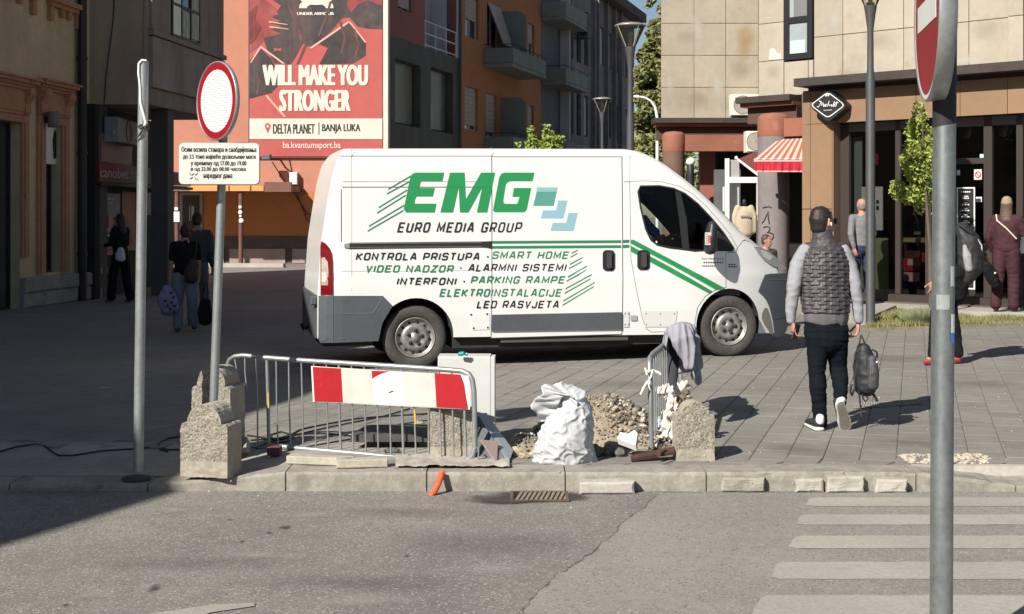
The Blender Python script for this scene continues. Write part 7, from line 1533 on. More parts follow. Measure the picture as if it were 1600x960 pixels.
for q_ in ((X0, X1, Y0, Y0+.02), (X0, X1, Y1-.02, Y1), (X0, X0+.02, Y0+.02, Y1-.02), (X1-.02, X1, Y0+.02, Y1-.02)): m.box(WORLD, q_[0], q_[1], -q_[3], -q_[2], ZR+.002, ZR+.012)
g0 = m.build('grate_frame', mat('rusty_iron', (.10, .07, .05), .8, noise=((14, .3),)), t)
for k in range(11):
    x = X0+.03+(X1-X0-.07)*k/10; dxs = .035; MB().add([(x, Y0+.02, ZR+.011), (x+.018, Y0+.02, ZR+.011), (x+.018+dxs, Y1-.02, ZR+.011), (x+dxs, Y1-.02, ZR+.011)], [(0, 1, 2, 3)]).build('grate_bar', mat('grate_bar_metal', (.22, .18, .14), .7, noise=((20, .3),)), t)
MB().add([(X0+.01, Y0+.01, ZR+.0085), (X1-.01, Y0+.01, ZR+.0085), (X1-.01, Y1-.01, ZR+.0085), (X0+.01, Y1-.01, ZR+.0085)], [(0, 1, 2, 3)]).build('pit', mat('drain_black', (.006, .006, .006), 1), t)
ws_ = soft('wet_dirt', (.05, .043, .035), .9, .42, 5)
for i_, (px, py, w, h) in enumerate(((830, 779, 120, 11), (855, 774, 90, 6), (790, 783, 90, 8))):
    a, b = GP(px-w, py+h, ZR), GP(px+w, py-h, ZR); b.y = min(b.y, 8.615); z_ = ZR+.0052+.0004*i_+.0024; stain_quad([(a.x, a.y, z_), (b.x, a.y, z_), (b.x, b.y, z_), (a.x, b.y, z_)], ws_, t, 'wet_stain')
# manhole-like tactile plate behind the man
t = thing('cast_plate', GZ(1390, 632), 'brown studded metal plate set in the paving behind the walking man', 'plate')
P0, P1, P2, P3 = GZ(1333, 640), GZ(1440, 632), GZ(1437, 624), GZ(1338, 631)
m = MB(); m.add([p+Vector((0, 0, .004)) for p in (P0, P1, P2, P3)], [(0, 1, 2, 3)]); pl_ = m.build('plate_base', mat('plate_brown', (.15, .12, .10), .8, noise=((12, .2),)), t)
m = MB()
for i in range(26):
    for j in range(4): p = P0.lerp(P1, (i+.5)/26).lerp(P3.lerp(P2, (i+.5)/26), (j+.5)/4); m.lathe((p.x, p.y, p.z+.004), [(.009, 0), (.007, .005), (0, .006)], 6)
s_ = m.build('studs', mat('stud_grey', (.27, .25, .22), .7), t); s_['kind'] = 'stuff'
# rubble in the broken corner
t = thing('broken_corner_gravel', (2.9, 9.05, 0), 'patch of pale gravel in the broken paving corner by the big post', 'gravel patch')
bx0, bx1, by0, by1 = 2.6, 3.2, 8.89, 9.28
m = MB(); m.add([(bx0, by0, -.004), (bx1, by0, -.004), (bx1, by1, -.004), (bx0, by1, -.004)], [(0, 1, 2, 3)]); m.build('mortar_bed', mat('mortar', (.36, .32, .27), .95, noise=((9, .2), (40, .2)), bump=(40, .8, .01)), t)
m = MB(); q = random.Random(21)
for k in range(150): x, y = q.uniform(bx0, bx1-.02), q.uniform(by0+.02, by1-.03); vs, fs = rocky((x, y, .002), q.uniform(.008, .024), k, 1, (1.2, 1, .5)); m.add(vs, fs)
s_ = m.build('gravel', mat('pale_gravel', (.44, .39, .31), .9, noise=((9, .2),)), t); s_['kind'] = 'stuff'
# cables
cg = 'cables across the pavement'
def cable(pts, lab, r=.006, zoff=.008):
    P_ = [GZ(x, y) for x, y in pts]; out = []
    for a, b in zip(P_, P_[1:]): out += [a.lerp(b, k/5) for k in range(5)]
    out.append(P_[-1]); sm_ = [out[0]]+[(out[i-1]+out[i]*2+out[i+1])/4 for i in range(1, len(out)-1)]+[out[-1]]
    o = MB().tube([p+Vector((0, 0, zoff+zap(p.x, p.y))) for p in sm_], r, 6).build('cable', mat('cable_rubber', (.015, .015, .017), .6), None); tag(o, lab, 'cable', cg)
cable([(-10, 704), (25, 697), (58, 694), (72, 697), (90, 706), (115, 706), (160, 701), (215, 699), (245, 697), (262, 700), (280, 700)], 'long black cable snaking from the left edge past the bare post')
cable([(280, 684), (262, 687), (247, 694), (250, 700), (262, 702)], 'black cable loop at the left side of the front bollard')
cable([(392, 690), (440, 686), (520, 668), (600, 652), (640, 640)], 'cable running up behind the left barrier bars'); cable([(386, 682), (440, 690), (470, 672), (560, 655), (670, 648)], 'second cable crossing behind the left barrier bars')
cable([(400, 700), (450, 682), (500, 678), (560, 684), (620, 690), (660, 688)], 'lower cable lying behind the left barrier bars'); cable([(430, 690), (420, 682), (440, 676), (460, 684), (450, 692), (425, 694)], 'coiled cable end near the brick under the barrier')
t = thing('fallen_block', PX(600, 690, 9.9), 'dark slab lying flat behind the middle of the left barrier', 'block'); slab([GZ(548, 702)+Vector((0, 0, .05)), GZ(668, 702)+Vector((0, 0, .05)), GZ(668, 686)+Vector((0, 0, .06)), GZ(572, 688)+Vector((0, 0, .06))], mat('dark_slab', (.07, .068, .07), .85, noise=((8, .2),)), 'slab', t, .05)
stone_(655, 672, .05, blk, 'pale lump with a dark top behind the yellow taped bar', 31, (.9, .8, 1.1)); stone_(612, 708, .035, darkst, 'small dark stone in front of the fallen slab', 32, (1.6, .8, .6)); stone_(640, 686, .03, darkst, 'dark stone left of the pale lump behind the barrier', 33, (1.5, .8, .6))
t = thing('paper_scrap', GZ(164, 607), 'small pale scrap of paper on the dark square at the left', 'litter'); g1 = GZ(164, 607); MB().box(Frame((g1.x-.05, g1.y), (1, .05)), 0, .1, -.03, 0, g1.z+.004, g1.z+.008).build('scrap', mat('paper_grey', (.5, .5, .5), .8), t)
q = random.Random(14); m = MB()
for k in range(90):
    x, y = (q.uniform(1120, 1600), q.uniform(560, 770)) if k < 60 else (q.uniform(240, 900), q.uniform(725, 800)); onr = y > 768; p = GZ(x, y) if not onr else GP(x, y, ZR); vs, fs = rocky((p.x, p.y, p.z+.004), q.uniform(.002, .006), k, 1); m.add(vs, fs)
tag(m.build('grit', mat('pale_grit', (.5, .47, .42), .9), None), kind='stuff')

# ================================================================ PEOPLE
skin = mat('skin', (.42, .235, .165), .6, noise=((20, .06),), spec=.3); skin_s = mat('skin_darker', (.33, .18, .125), .6, noise=((20, .06),), spec=.3)
hair_k = mat('black_hair', (.018, .014, .012), .55, noise=((40, .4),), bump=(120, .5, .003)); hair_b = mat('brown_hair', (.07, .042, .026), .6, noise=((40, .3),), bump=(110, .5, .003)); hair_l = mat('light_brown_hair', (.085, .055, .036), .6, noise=((40, .3),))
denim = mat('blue_denim', (.10, .14, .21), .9, noise=((6, .15), (60, .1))); blk_c = mat('black_cloth', (.012, .012, .014), .95, spec=.1, noise=((8, .3),))
def hand_ch(w, fdir, pdir, k=1., curl=.5, side=1):
    """palm and five unequal fingers; w wrist, fdir finger direction, pdir palm normal, curl in radians per joint"""
    w = Vector(w); f = Vector(fdir).normalized(); p = (Vector(pdir)-f*Vector(pdir).dot(f)).normalized(); s = f.cross(p)*side
    sd_ = tuple(s)
    out = [{'side': sd_, 'c': [(*w, .024*k, .019*k), (*(w+f*.035*k), .034*k, .016*k), (*(w+f*.075*k), .040*k, .014*k)]}]
    for i, (o, L) in enumerate(((-.029, .070), (-.010, .080), (.010, .076), (.028, .060))):
        c = w+f*.082*k+s*o*k; d = f.copy(); ch = [(*c, .0092*k)]; an = 0
        for j in range(3): an += curl*(.8+.12*i); d = f*math.cos(an)+p*math.sin(an); c = c+d*L*k*(.45, .32, .23)[j]; ch.append((*c, (.0088, .0082, .0072)[j]*k))
        out.append(ch)
    c = w+f*.028*k-s*.028*k; d = (f*.6-s*.62+p*.45).normalized(); ch = [(*c, .0125*k)]
    for L in (.035, .030, .022): c = c+d*L*k; ch.append((*c, .0100*k)); d = (d+f*.35+p*.3+s*.1).normalized()
    out.append(ch); return out
def head_ch(c, fw, up=(0, 0, 1), k=1.):
    """skull, jaw, nose, ears; c centre of the skull, fw facing direction"""
    c = Vector(c); f = Vector(fw).normalized(); u = Vector(up).normalized(); f = (f-u*f.dot(u)).normalized(); r = f.cross(u); sd_ = tuple(r); V = lambda a, b, d: c+r*a*k+f*b*k+u*d*k
    return [{'side': sd_, 'c': [(*V(0, -.012, -.04), .066*k, .082*k), (*V(0, -.010, .0), .076*k, .094*k), (*V(0, -.008, .045), .070*k, .086*k)]},
            {'side': sd_, 'c': [(*V(0, .035, -.01), .062*k, .055*k), (*V(0, .042, -.06), .052*k, .045*k), (*V(0, .056, -.10), .032*k, .026*k)]},
            [(*V(0, .094, .005), .010*k), (*V(0, .106, -.022), .013*k), (*V(0, .112, -.036), .015*k)],
            [(*V(-.018, .088, -.064), .009*k), (*V(.018, .088, -.064), .009*k)],
            [(*V(.076, -.004, .012), .009*k, .016*k), (*V(.079, -.008, -.03), .007*k, .011*k)], [(*V(-.076, -.004, .012), .009*k, .016*k), (*V(-.079, -.008, -.03), .007*k, .011*k)]]
def eyes(c, fw, par, k=1.):
    c = Vector(c); f = Vector(fw).normalized(); u = Vector((0, 0, 1)); r = f.cross(u)
    for s_ in (-1, 1): p = c+r*.031*s_*k+f*.087*k+u*.008*k; MB().lathe(p-f*.004*k, [(.012*k, 0), (.009*k, .006*k), (0, .009*k)], 10, axis=f).build('eye', mat('eye_dark', (.03, .02, .015), .3), par)

# ---- the man in the quilted vest, walking away
YP = 10.36; Q = lambda x, y, dy=0.: Vector(((x-800)*YP/FP, YP+dy, CH-(y-HZ)*YP/FP)); mpp = YP/FP
def C(x, y, rx, ry=None, dy=0.): return (*Q(x, y, dy), rx*mpp, (ry if ry is not None else rx)*mpp)
man = thing('person', GP(1282, 672), 'man in a grey quilted vest walking away, carrying a backpack', 'person')
hc = Q(1285, 346); hfw = Vector((.86, .48, -.06))
b_ch = head_ch(hc, hfw, k=1.04)
b_ch += [[C(1283, 362, 12, 12), C(1286, 392, 14, 14)], [C(1288, 400, 30, 18), C(1290, 450, 28, 18), C(1291, 500, 30, 20)],
         [C(1256, 396, 9), C(1241, 440, 8, dy=-.02), C(1237, 497, 6, dy=.0)], [C(1318, 396, 9), C(1335, 442, 8, dy=-.02), C(1341, 497, 6, dy=.02)],
         [C(1276, 510, 14), C(1276, 585, 10), C(1281, 655, 6)], [C(1306, 512, 13), C(1309, 550, 11, 11, .03), C(1312, 578, 9, 9, .05), C(1312, 598, 8, 8, 0), C(1310, 612, 6.5, 6.5, -.06), C(1308.5, 622, 6, 6, -.10)]]
b_ch += hand_ch(Q(1238, 502, 0), (.12, .12, -1), (.9, .2, 0), 1.0, .42, 1) + hand_ch(Q(1342, 503, .02), (-.05, .05, -1), (-.95, .1, 0), 1.0, .62, -1)
blob('body', b_ch, .0052, skin, man, smooth=2)
# hair: close crop, receding on the temple
f_ = hfw.normalized(); u_ = Vector((0, 0, 1)); r_ = f_.cross(u_).normalized(); V = lambda a, b, d: hc+r_*a*1.04+f_*b*1.04+u_*d*1.04
def hcut(p):
    d = p-hc; return d.dot(f_), d.dot(u_), d.dot(r_)
hr = blob('hair', [{'side': tuple(r_), 'c': [(*V(0, -.026, -.045), .070, .074), (*V(0, -.018, .0), .083, .094), (*V(0, -.012, .043), .076, .090)]}], .006, hair_k, man, smooth=2, disp=lambda p, n: n*.0015*mn.noise(p*90))
bm = bmesh.new(); bm.from_mesh(hr.data); base = world_loc(hr)
dl = [v for v in bm.verts if (lambda a, b, c: a > .052+.02*(b > .05) or (a > .015 and b < -.012) or b < -.085 or (a > .03 and b < .01) or (abs(c) > .05 and a > -.02 and b < .0))(*hcut(v.co+base))]
bmesh.ops.delete(bm, geom=dl, context='VERTS'); bm.to_mesh(hr.data); bm.free()
m = MB(); e0 = V(.078, .055, .015); m.tube([V(.080, -.01, .018), V(.078, .055, .016), V(.062, .085, .012)], .0035, 5); m.build('glasses_arm', blackm, man)
m = MB(); 
for s_ in (-1, 1): m.lathe(V(.034*s_, .098, .008), [(0, .004), (.024, .003), (.026, 0), (.024, -.004)], 14, axis=f_+r_*.25*s_)
m.tube([V(-.03, .104, .012), V(.03, .104, .012)], .003, 5); s_ = m.build('sunglasses', mat('dark_lens', (.01, .01, .012), .15, spec=.9), man)
blob('ear_bud', [[(*V(.088, .002, -.014), .009), (*V(.090, .006, -.03), .006)]], .004, whitep, man, smooth=1)
shirt_m = mat('light_grey_jersey', (.27, .27, .295), .9, noise=((5, .08), (50, .06)))
wr = lambda a, s1, s2: (lambda p, n: n*a*((1-abs(mn.noise(Vector((p.x*s1, p.y*s1, p.z*s2))))*2.4)*.8+.5*mn.noise(p*s1*2.3)))
blob('sleeve', [{'side': (1, 0, 0), 'c': [C(1258, 393, 12, 13), C(1246, 415, 12.5, 13), C(1240, 445, 11, 12, -.02), C(1237, 470, 9.5, 10, -.01), C(1235.5, 492, 8, 8), C(1235.5, 500, 7, 7)]}], .006, shirt_m, man, disp=wr(.0045, 9, 15))
blob('sleeve', [{'side': (1, 0, 0), 'c': [C(1317, 393, 12, 13), C(1327, 415, 12, 13), C(1334, 445, 10.5, 12, -.02), C(1339, 470, 9, 10, -.01), C(1341, 492, 7.5, 8), C(1342, 500, 6.8, 7)]}], .006, shirt_m, man, disp=wr(.0045, 9, 15))
vest_m = mat('quilted_vest', (.056, .051, .056), .5, spec=.35, noise=((5, .12), (40, .08)))
xc_, zt_, zb_ = Q(1288, 0).x, Q(0, 392).z, Q(0, 489).z; rowh, bw_ = .0295, .128
def quilt(p, n):
    if p.z > zt_+.09: return n*.002*mn.noise(p*40)
    if p.z < zb_: return n*(-.010+.0012*math.sin(p.x*900))
    ang = math.atan2(p.x-xc_, -(p.y-YP)); v_ = (p.z-zb_)/rowh+.22*mn.noise(p*8); best = 0.
    for dr in (0, 1):                    # stitched dashes in brick order: a sharp dent with a soft swelling above it
        i = math.floor(v_)-dr; fv = v_-i; U = ang*.19/bw_+(.5 if i % 2 else 0)+.10*mn.noise(p*10); fu = abs(U-math.floor(U)-.5)
        mk = 1-sms((fu-.27)/.12); lip = (-1.15+fv/.34*2.1) if fv < .34 else max(0, .95*(1-(fv-.34)/1.5))
        best += mk*lip
    amp = .0078 if p.z < zt_-.02 else .0078*max(.3, 1-(p.z-zt_+.02)/.12)
    return n*(amp*best+.007*mn.noise(p*9)+.0045*(1-abs(mn.noise(Vector((p.x*11+p.z*6, p.y*6, p.z*7-p.x*5))))*3.5)*.5)
blob('vest', [{'side': (1, 0, 0), 'c': [C(1284, 366, 16, 15), C(1286, 376, 18, 17), C(1287, 385, 26, 20), C(1287.5, 392, 36, 24), C(1287.5, 410, 39, 27), C(1288, 440, 38, 27), C(1289.5, 470, 37.5, 28), C(1290.5, 490, 37, 28), C(1291, 499, 35.5, 27)]},
    [C(1261, 390, 8, 11), C(1315, 390, 8, 11)]],   .0046, vest_m, man, smooth=4, disp=quilt)
m = MB(); ring_ = [(xc_+.0+.174*math.cos(6.283*k/40), YP+.13*math.sin(6.283*k/40)) for k in range(40)]
blob('rib_band', [{'side': (1, 0, 0), 'c': [C(1291, 491, 35.5, 27.5), C(1291, 500, 35, 27)]}], .006, mat('rib_knit', (.11, .10, .11), .8, noise=((5, .1),)), man, smooth=1, disp=lambda p, n: n*.001*math.sin(p.x*500))
jeans = mat('dark_navy_jeans', (.006, .008, .012), .9, spec=.1, noise=((7, .25), (60, .2)))
blob('trousers', [{'side': (1, 0, 0), 'c': [C(1291, 500, 33, 25), C(1291, 515, 35, 27), C(1290, 528, 34, 27)]},
    {'side': (1, 0, 0), 'c': [C(1277, 525, 19, 22), C(1277, 555, 15.5, 18), C(1276.5, 585, 12.5, 15), C(1277.5, 605, 13, 15, -.02), C(1279.5, 632, 11.5, 12, -.01), C(1281.5, 655, 10.5, 11), C(1282, 662, 10.2, 11)]},
    {'side': (1, 0, 0), 'c': [C(1307, 525, 19, 22), C(1309, 550, 16.5, 18, .03), C(1312, 575, 13.5, 15, .05), C(1312.5, 595, 12.5, 15, -.0), C(1310, 612, 10.5, 12, -.06), C(1308.5, 624, 9.5, 10, -.10)]}],
    .0062, jeans, man, disp=wr(.006, 6, 22))
snk = mat('white_sneaker', (.62, .62, .60), .6, noise=((20, .05),)); sole_m = mat('worn_sole', (.28, .255, .21), .85, noise=((14, .15), (70, .2)), bump=(90, .6, .003)); snb = mat('sneaker_black', (.02, .02, .022), .7)
# left shoe flat on the ground, seen from behind
gl = GP(1280, 674).y
S_ = lambda x, z, dy, rx, ry: ((x-800)*gl/FP, gl+dy, z, rx, ry)
lf = blob('shoe', [{'side': (1, 0, 0), 'c': [S_(1280, .055, .02, .043, .035), S_(1278, .05, .12, .046, .032), S_(1276, .042, .22, .046, .024)]}, {'side': (1, 0, 0), 'c': [S_(1281, .05, .03, .040, .045), S_(1282, .09, .03, .036, .045)]}], .006, snb, man, smooth=3)
blob('shoe_sole', [{'side': (1, 0, 0), 'c': [S_(1279.5, .016, .0, .045, .016), S_(1278, .016, .12, .048, .016), S_(1276, .016, .24, .046, .016)]}], .006, snk, man, smooth=1)
blob('sock', [[S_(1281.5, .075, .012, .034, .036), S_(1282, .10, .01, .031, .034)]], .006, whitep, man, smooth=2)
# right shoe on its toe, sole towards the camera
ax0, ax1 = Q(1305, 627, -.13), Q(1318.5, 664, -.03); ddn = (ax1-ax0).normalized(); nn = Vector((0, -1, 0)); nn = (nn-ddn*nn.dot(ddn)).normalized(); sdv = ddn.cross(nn)
def sole_poly(off, sc):
    o = []
    for t_, w_ in ((-.035, 0), (-.03, .018), (-.015, .028), (.02, .034), (.07, .034), (.12, .040), (.16, .047), (.20, .047), (.235, .036), (.25, .018), (.255, 0)): o.append((t_, w_*sc))
    pts = [ax0+ddn*t_+sdv*w_+nn*off for t_, w_ in o]+[ax0+ddn*t_-sdv*w_+nn*off for t_, w_ in reversed(o[1:-1])]; return pts
sc_l = (ax1-ax0).length/.21
def sol(o0, o1, sc, mt_, nm):
    a, b = sole_poly(o0, sc), sole_poly(o1, sc*.98); n = len(a); m = MB(); tri = tessellate_polygon([[Vector((i.dot(sdv), i.dot(ddn), 0)) for i in a]])
    m.add(a+b, [tuple(t_) for t_ in tri]+[tuple(i+n for i in reversed(t_)) for t_ in tri]+[(i, (i+1) % n, n+(i+1) % n, n+i) for i in range(n)]); o = m.build(nm, mt_, man); fix_normals(o); return o
sol(.0, .026, 1.06, snk, 'shoe_sole'); sol(.0262, .032, .92, sole_m, 'outsole')
for k in range(14):
    c_ = ax0+ddn*(.0+.0165*k)+nn*.0325; w_ = (.022, .026, .028, .028, .028, .028, .030, .034, .036, .037, .037, .034, .028, .02)[k]; MB().add([c_-sdv*w_, c_+sdv*w_, c_+sdv*w_+ddn*.005, c_-sdv*w_+ddn*.005], [(0, 1, 2, 3)]).build('tread_line', mat('tread_dark', (.17, .155, .13), .9), man)
P3_ = lambda t_, o, rx, ry: (*(ax0+ddn*t_-nn*o), rx, ry)
blob('shoe', [{'side': tuple(sdv), 'c': [P3_(.0, .035, .034, .036), P3_(.08, .035, .036, .036), P3_(.15, .028, .042, .028), P3_(.20, .02, .040, .02)]}, [(*Q(1308, 622, -.10), .038), (*Q(1308, 630, -.09), .038)]], .006, snb, man, smooth=3)
blob('shoe_heel_tab', [[(*Q(1305.5, 623, -.135), .027), (*Q(1309, 622, -.125), .03)]], .006, snk, man, smooth=2)
# phone in the left hand, black backpack in the right
ph = thing('phone', Q(1242, 516, .02), 'dark phone held in the left hand of the man in the quilted vest', 'phone'); m = MB()
m.hexa([Q(x, y, d_) for x, y, d_ in ((1236, 529, -.03), (1244, 531, -.01), (1244, 531, .0), (1236, 529, -.02), (1242, 506, -.03), (1251, 508, -.01), (1251, 508, 0), (1242, 506, -.02))]); m.build('case', mat('phone_black', (.012, .012, .014), .25, spec=.7), ph)
YB = YP+.02; bpk = thing('backpack', Q(1350, 620, .02), 'black backpack hanging by its top loop from the right hand of the walking man', 'backpack')
bkm = mat('black_nylon', (.022, .022, .025), .6, noise=((6, .25), (40, .15))); bkg = mat('backpack_grey', (.06, .06, .066), .6, noise=((8, .2),))
B_ = lambda x, y, rx, ry, dy=0.: C(x, y, rx, ry, dy)
blob('bag_body', [{'side': (1, 0, 0), 'c': [B_(1349, 546, 10, 12), B_(1350, 556, 15, 20), B_(1351, 575, 17, 24), B_(1352, 595, 17, 25), B_(1352, 604, 16, 24)]}], .0065, bkm, bpk, disp=wr(.007, 8, 14))
blob('front_pocket', [{'side': (1, 0, 0), 'c': [B_(1357, 560, 7, 8, -.10), B_(1358, 580, 9, 9, -.11), B_(1358, 600, 9, 8, -.10)]}], .006, bkg, bpk, disp=wr(.004, 10, 18))
for pts, r in (([(1343, 524), (1341, 533), (1339, 541), (1340, 548)], 1.2), ([(1344, 523), (1347, 532), (1351, 540), (1353, 546)], 1.3), ([(1341, 548), (1337, 565), (1334, 590), (1333, 606), (1329, 618), (1326, 612), (1329, 600)], 1.8), ([(1346, 545), (1341, 570), (1339, 600), (1341, 625), (1344, 642), (1343.5, 650)], 1.5), ([(1352, 545), (1358, 562), (1361, 573)], 2.0), ([(1344, 606), (1346, 622), (1351, 627), (1354, 622), (1350, 615)], 1.3), ([(1357, 606), (1364, 618), (1369, 626)], 2.2), ([(1361, 546), (1367, 549), (1369, 558)], 1.6)):
    P_ = [Q(x, y, -.03-.02*(i % 2)) for i, (x, y) in enumerate(pts)]; MB().tube(P_, r*mpp, 7).build('strap', bkm, bpk)
MB().lathe(Q(1362.5, 563, -.14), [(0, .003), (.007, .002), (.008, 0)], 8, axis=(0, -1, 0)).build('buckle', whitep, bpk); MB().tube([Q(1354, 558, -.13), Q(1352, 575, -.15), Q(1352, 598, -.14)], .003, 4).build('zip', mat('zip_grey', (.16, .16, .16), .4), bpk)
blob('side_flap', [[B_(1342, 545, 4, 5, -.02), B_(1340, 550, 4, 5, -.02)]], .005, bkm, bpk)

# ---- generic standing figures
def figure(px, py, H, yaw, label, top, bottom, shoe, hairm, gz_=None, Yf=None, J={}, vox=.013, hair='short', topk=1., legw=1., flare=1., sk=skin, sleeve='long', seat=None, headk=1., headfw=None):
    g = GZ(px, py) if gz_ is None else GP(px, py, gz_)
    if gz_ is None: g.z = zg(g.x, g.y)
    if Yf: g = Vector((w1(px, Yf), Yf, gz_ or 0))
    t = thing('person', g, label, 'person')
    k = H/1.75; cy, sy = math.cos(R(yaw)), math.sin(R(yaw))
    def L(x, y, z): return Vector((g.x+k*(x*cy-y*sy), g.y+k*(x*sy+y*cy), g.z+k*z))      # x right, y forward
    rt = (cy, sy, 0); fw = Vector((-sy, cy, 0))
    D = dict(pel=(0, 0, .95), wst=(0, 0, 1.08), cst=(0, .0, 1.30), nb=(0, -.01, 1.45), hd=(0, .02, 1.63), sR=(.175, 0, 1.42), eR=(.215, -.03, 1.14), wR=(.225, .05, .90), sL=(-.175, 0, 1.42), eL=(-.215, -.03, 1.14), wL=(-.225, .05, .90),
             hR=(.09, 0, .92), kR=(.10, .03, .50), aR=(.10, -.02, .085), tR=(.115, .13, .03), hL=(-.09, 0, .92), kL=(-.10, .03, .50), aL=(-.10, -.02, .085), tL=(-.115, .13, .03)); D.update(J)
    P = {n: L(*v) for n, v in D.items()}
    c = lambda p, rx, ry=None: (*p, rx*k, (ry or rx)*k); cs = lambda *a: {'side': rt, 'c': list(a)}
    hf_ = fw if headfw is None else Vector(headfw)
    ch = head_ch(P['hd'], hf_, k=k*1.0*headk)+[[c(P['hd']-Vector((0, 0, .06*k)), .052), c(P['nb'], .056)], cs(c(P['nb'], .10, .07), c(P['cst'], .14, .09), c(P['wst'], .12, .08), c(P['pel'], .14, .09))]
    for s_ in 'RL':
        ch += [[c(P['s'+s_], .046), c(P['e'+s_], .038), c(P['w'+s_], .026)], [c(P['h'+s_], .07), c(P['k'+s_], .048), c(P['a'+s_], .034)], [c(P['a'+s_], .034), c(P['t'+s_]+Vector((0, 0, .005)), .025)]]
        d_ = (P['w'+s_]-P['e'+s_]).normalized(); ch += hand_ch(P['w'+s_], d_, fw*.4+Vector(rt)*(-.6 if s_ == 'R' else .6), k, .35, 1 if s_ == 'L' else -1)
    blob('body', ch, min(vox, .010), sk, t, smooth=2); eyes(P['hd'], hf_, t, k)
    tc = [cs(c(P['nb']+Vector((0, 0, .0)), .085, .07), c(P['nb'].lerp(P['cst'], .35), .165*topk, .10*topk), c(P['cst'], .175*topk, .12*topk), c(P['wst'], .16*topk, .115*topk), c(P['pel'].lerp(P['wst'], .3), .168*topk, .12*topk)), [c(P['sR'], .062*topk), c(P['sL'], .062*topk)]]
    for s_ in 'RL':
        if sleeve == 'long': tc.append([c(P['s'+s_], .060*topk), c(P['e'+s_], .052*topk), c(P['e'+s_].lerp(P['w'+s_], .92), .038*topk)])
        else: tc.append([c(P['s'+s_], .060*topk), c(P['s'+s_].lerp(P['e'+s_], .75), .056*topk)])
    blob('shirt', tc, vox, top, t, smooth=5, disp=wr(.006, 6, 12))
    lc = [cs(c(P['pel']+Vector((0, 0, .06*k)), .155, .11), c(P['pel'], .165, .115), c(P['hR'].lerp(P['hL'], .5), .165, .115))]
    for s_ in 'RL': lc.append(cs(c(P['h'+s_], .088*legw, .095*legw), c(P['h'+s_].lerp(P['k'+s_], .5), .080*legw, .085*legw), c(P['k'+s_], .064*legw*flare**.5, .066*legw*flare**.5), c(P['a'+s_]+Vector((0, 0, .02)), .052*legw*flare, .056*legw*flare)))
    blob('trousers', lc, vox, bottom, t, smooth=5, disp=wr(.007, 6, 13))
    for s_ in 'RL': blob('shoe', [[c(P['a'+s_]-Vector((0, 0, .035*k)), .043, .04), c(P['a'+s_].lerp(P['t'+s_], .5)-Vector((0, 0, .02*k)), .044, .035), c(P['t'+s_], .036, .024)]], .009, shoe, t, smooth=2)
    hd = P['hd']; U = Vector((0, 0, 1)); r2 = hf_.cross(U).normalized(); H_ = lambda a, b, d: hd+r2*a*k*headk+hf_.normalized()*b*k*headk+U*d*k*headk
    if hair == 'short': hc_ = [{'side': tuple(r2), 'c': [(*H_(0, -.035, -.03), .070*k*headk, .070*k*headk), (*H_(0, -.02, .03), .082*k*headk, .088*k*headk), (*H_(0, -.010, .055), .072*k*headk, .085*k*headk)]}]
    elif hair == 'long': hc_ = [{'side': tuple(r2), 'c': [(*H_(0, -.015, .05), .078*k, .088*k), (*H_(0, -.03, .0), .090*k, .085*k), (*H_(0, -.06, -.10), .092*k, .055*k), (*H_(0, -.09, -.24), .088*k, .045*k), (*H_(0, -.10, -.36), .06*k, .03*k)]}]
    elif hair == 'bun': hc_ = [{'side': tuple(r2), 'c': [(*H_(0, -.035, -.03), .074*k, .070*k), (*H_(0, -.02, .03), .084*k, .090*k), (*H_(0, -.010, .055), .074*k, .085*k)]}, [(*H_(0, -.06, .09), .045*k), (*H_(0, -.05, .13), .03*k)]]
    else: hc_ = None
    if hc_: blob('hair', hc_, .009, hairm, t, smooth=3, disp=lambda p, n: n*.004*mn.noise(p*45))
    return t, P, L, k, fw, rt, H_
def strap(par, pts, r, mt_, nm='strap'): return MB().tube(pts, r, 6).build(nm, mt_, par)
# grey sweater man in the shop doorway (back to us)
t, P, L, k, fw, rt, H_ = figure(1347, 476, 1.76, 12, 'balding man in a grey sweater standing behind the lamp post at the shop', mat('grey_sweater', (.16, .165, .175), .9, noise=((5, .1),)), mat('navy_trousers', (.02, .03, .07), .85), snb, hair_l, gz_=FORE_Z, hair='none', J=dict(eL=(-.25, -.10, 1.15), wL=(-.20, -.12, .93), eR=(.22, .04, 1.15), wR=(.20, .14, .95)), sk=mat('ruddy_skin', (.42, .2, .145), .6))
blob('hair', [{'side': rt, 'c': [(*H_(0, -.04, -.035), .070*k, .06*k), (*H_(0, -.035, .0), .079*k, .072*k)]}], .009, mat('grey_hair', (.22, .18, .16), .7), t, smooth=2)
bg_ = thing('handbag', L(-.25, -.1, .5), 'black shoulder bag hanging low at the left side of the grey sweater man', 'bag'); blob('bag_body', [[(*L(-.20, -.14, .70), .07, .10), (*L(-.2, -.12, .55), .10, .12)]], .012, blk_c, bg_)
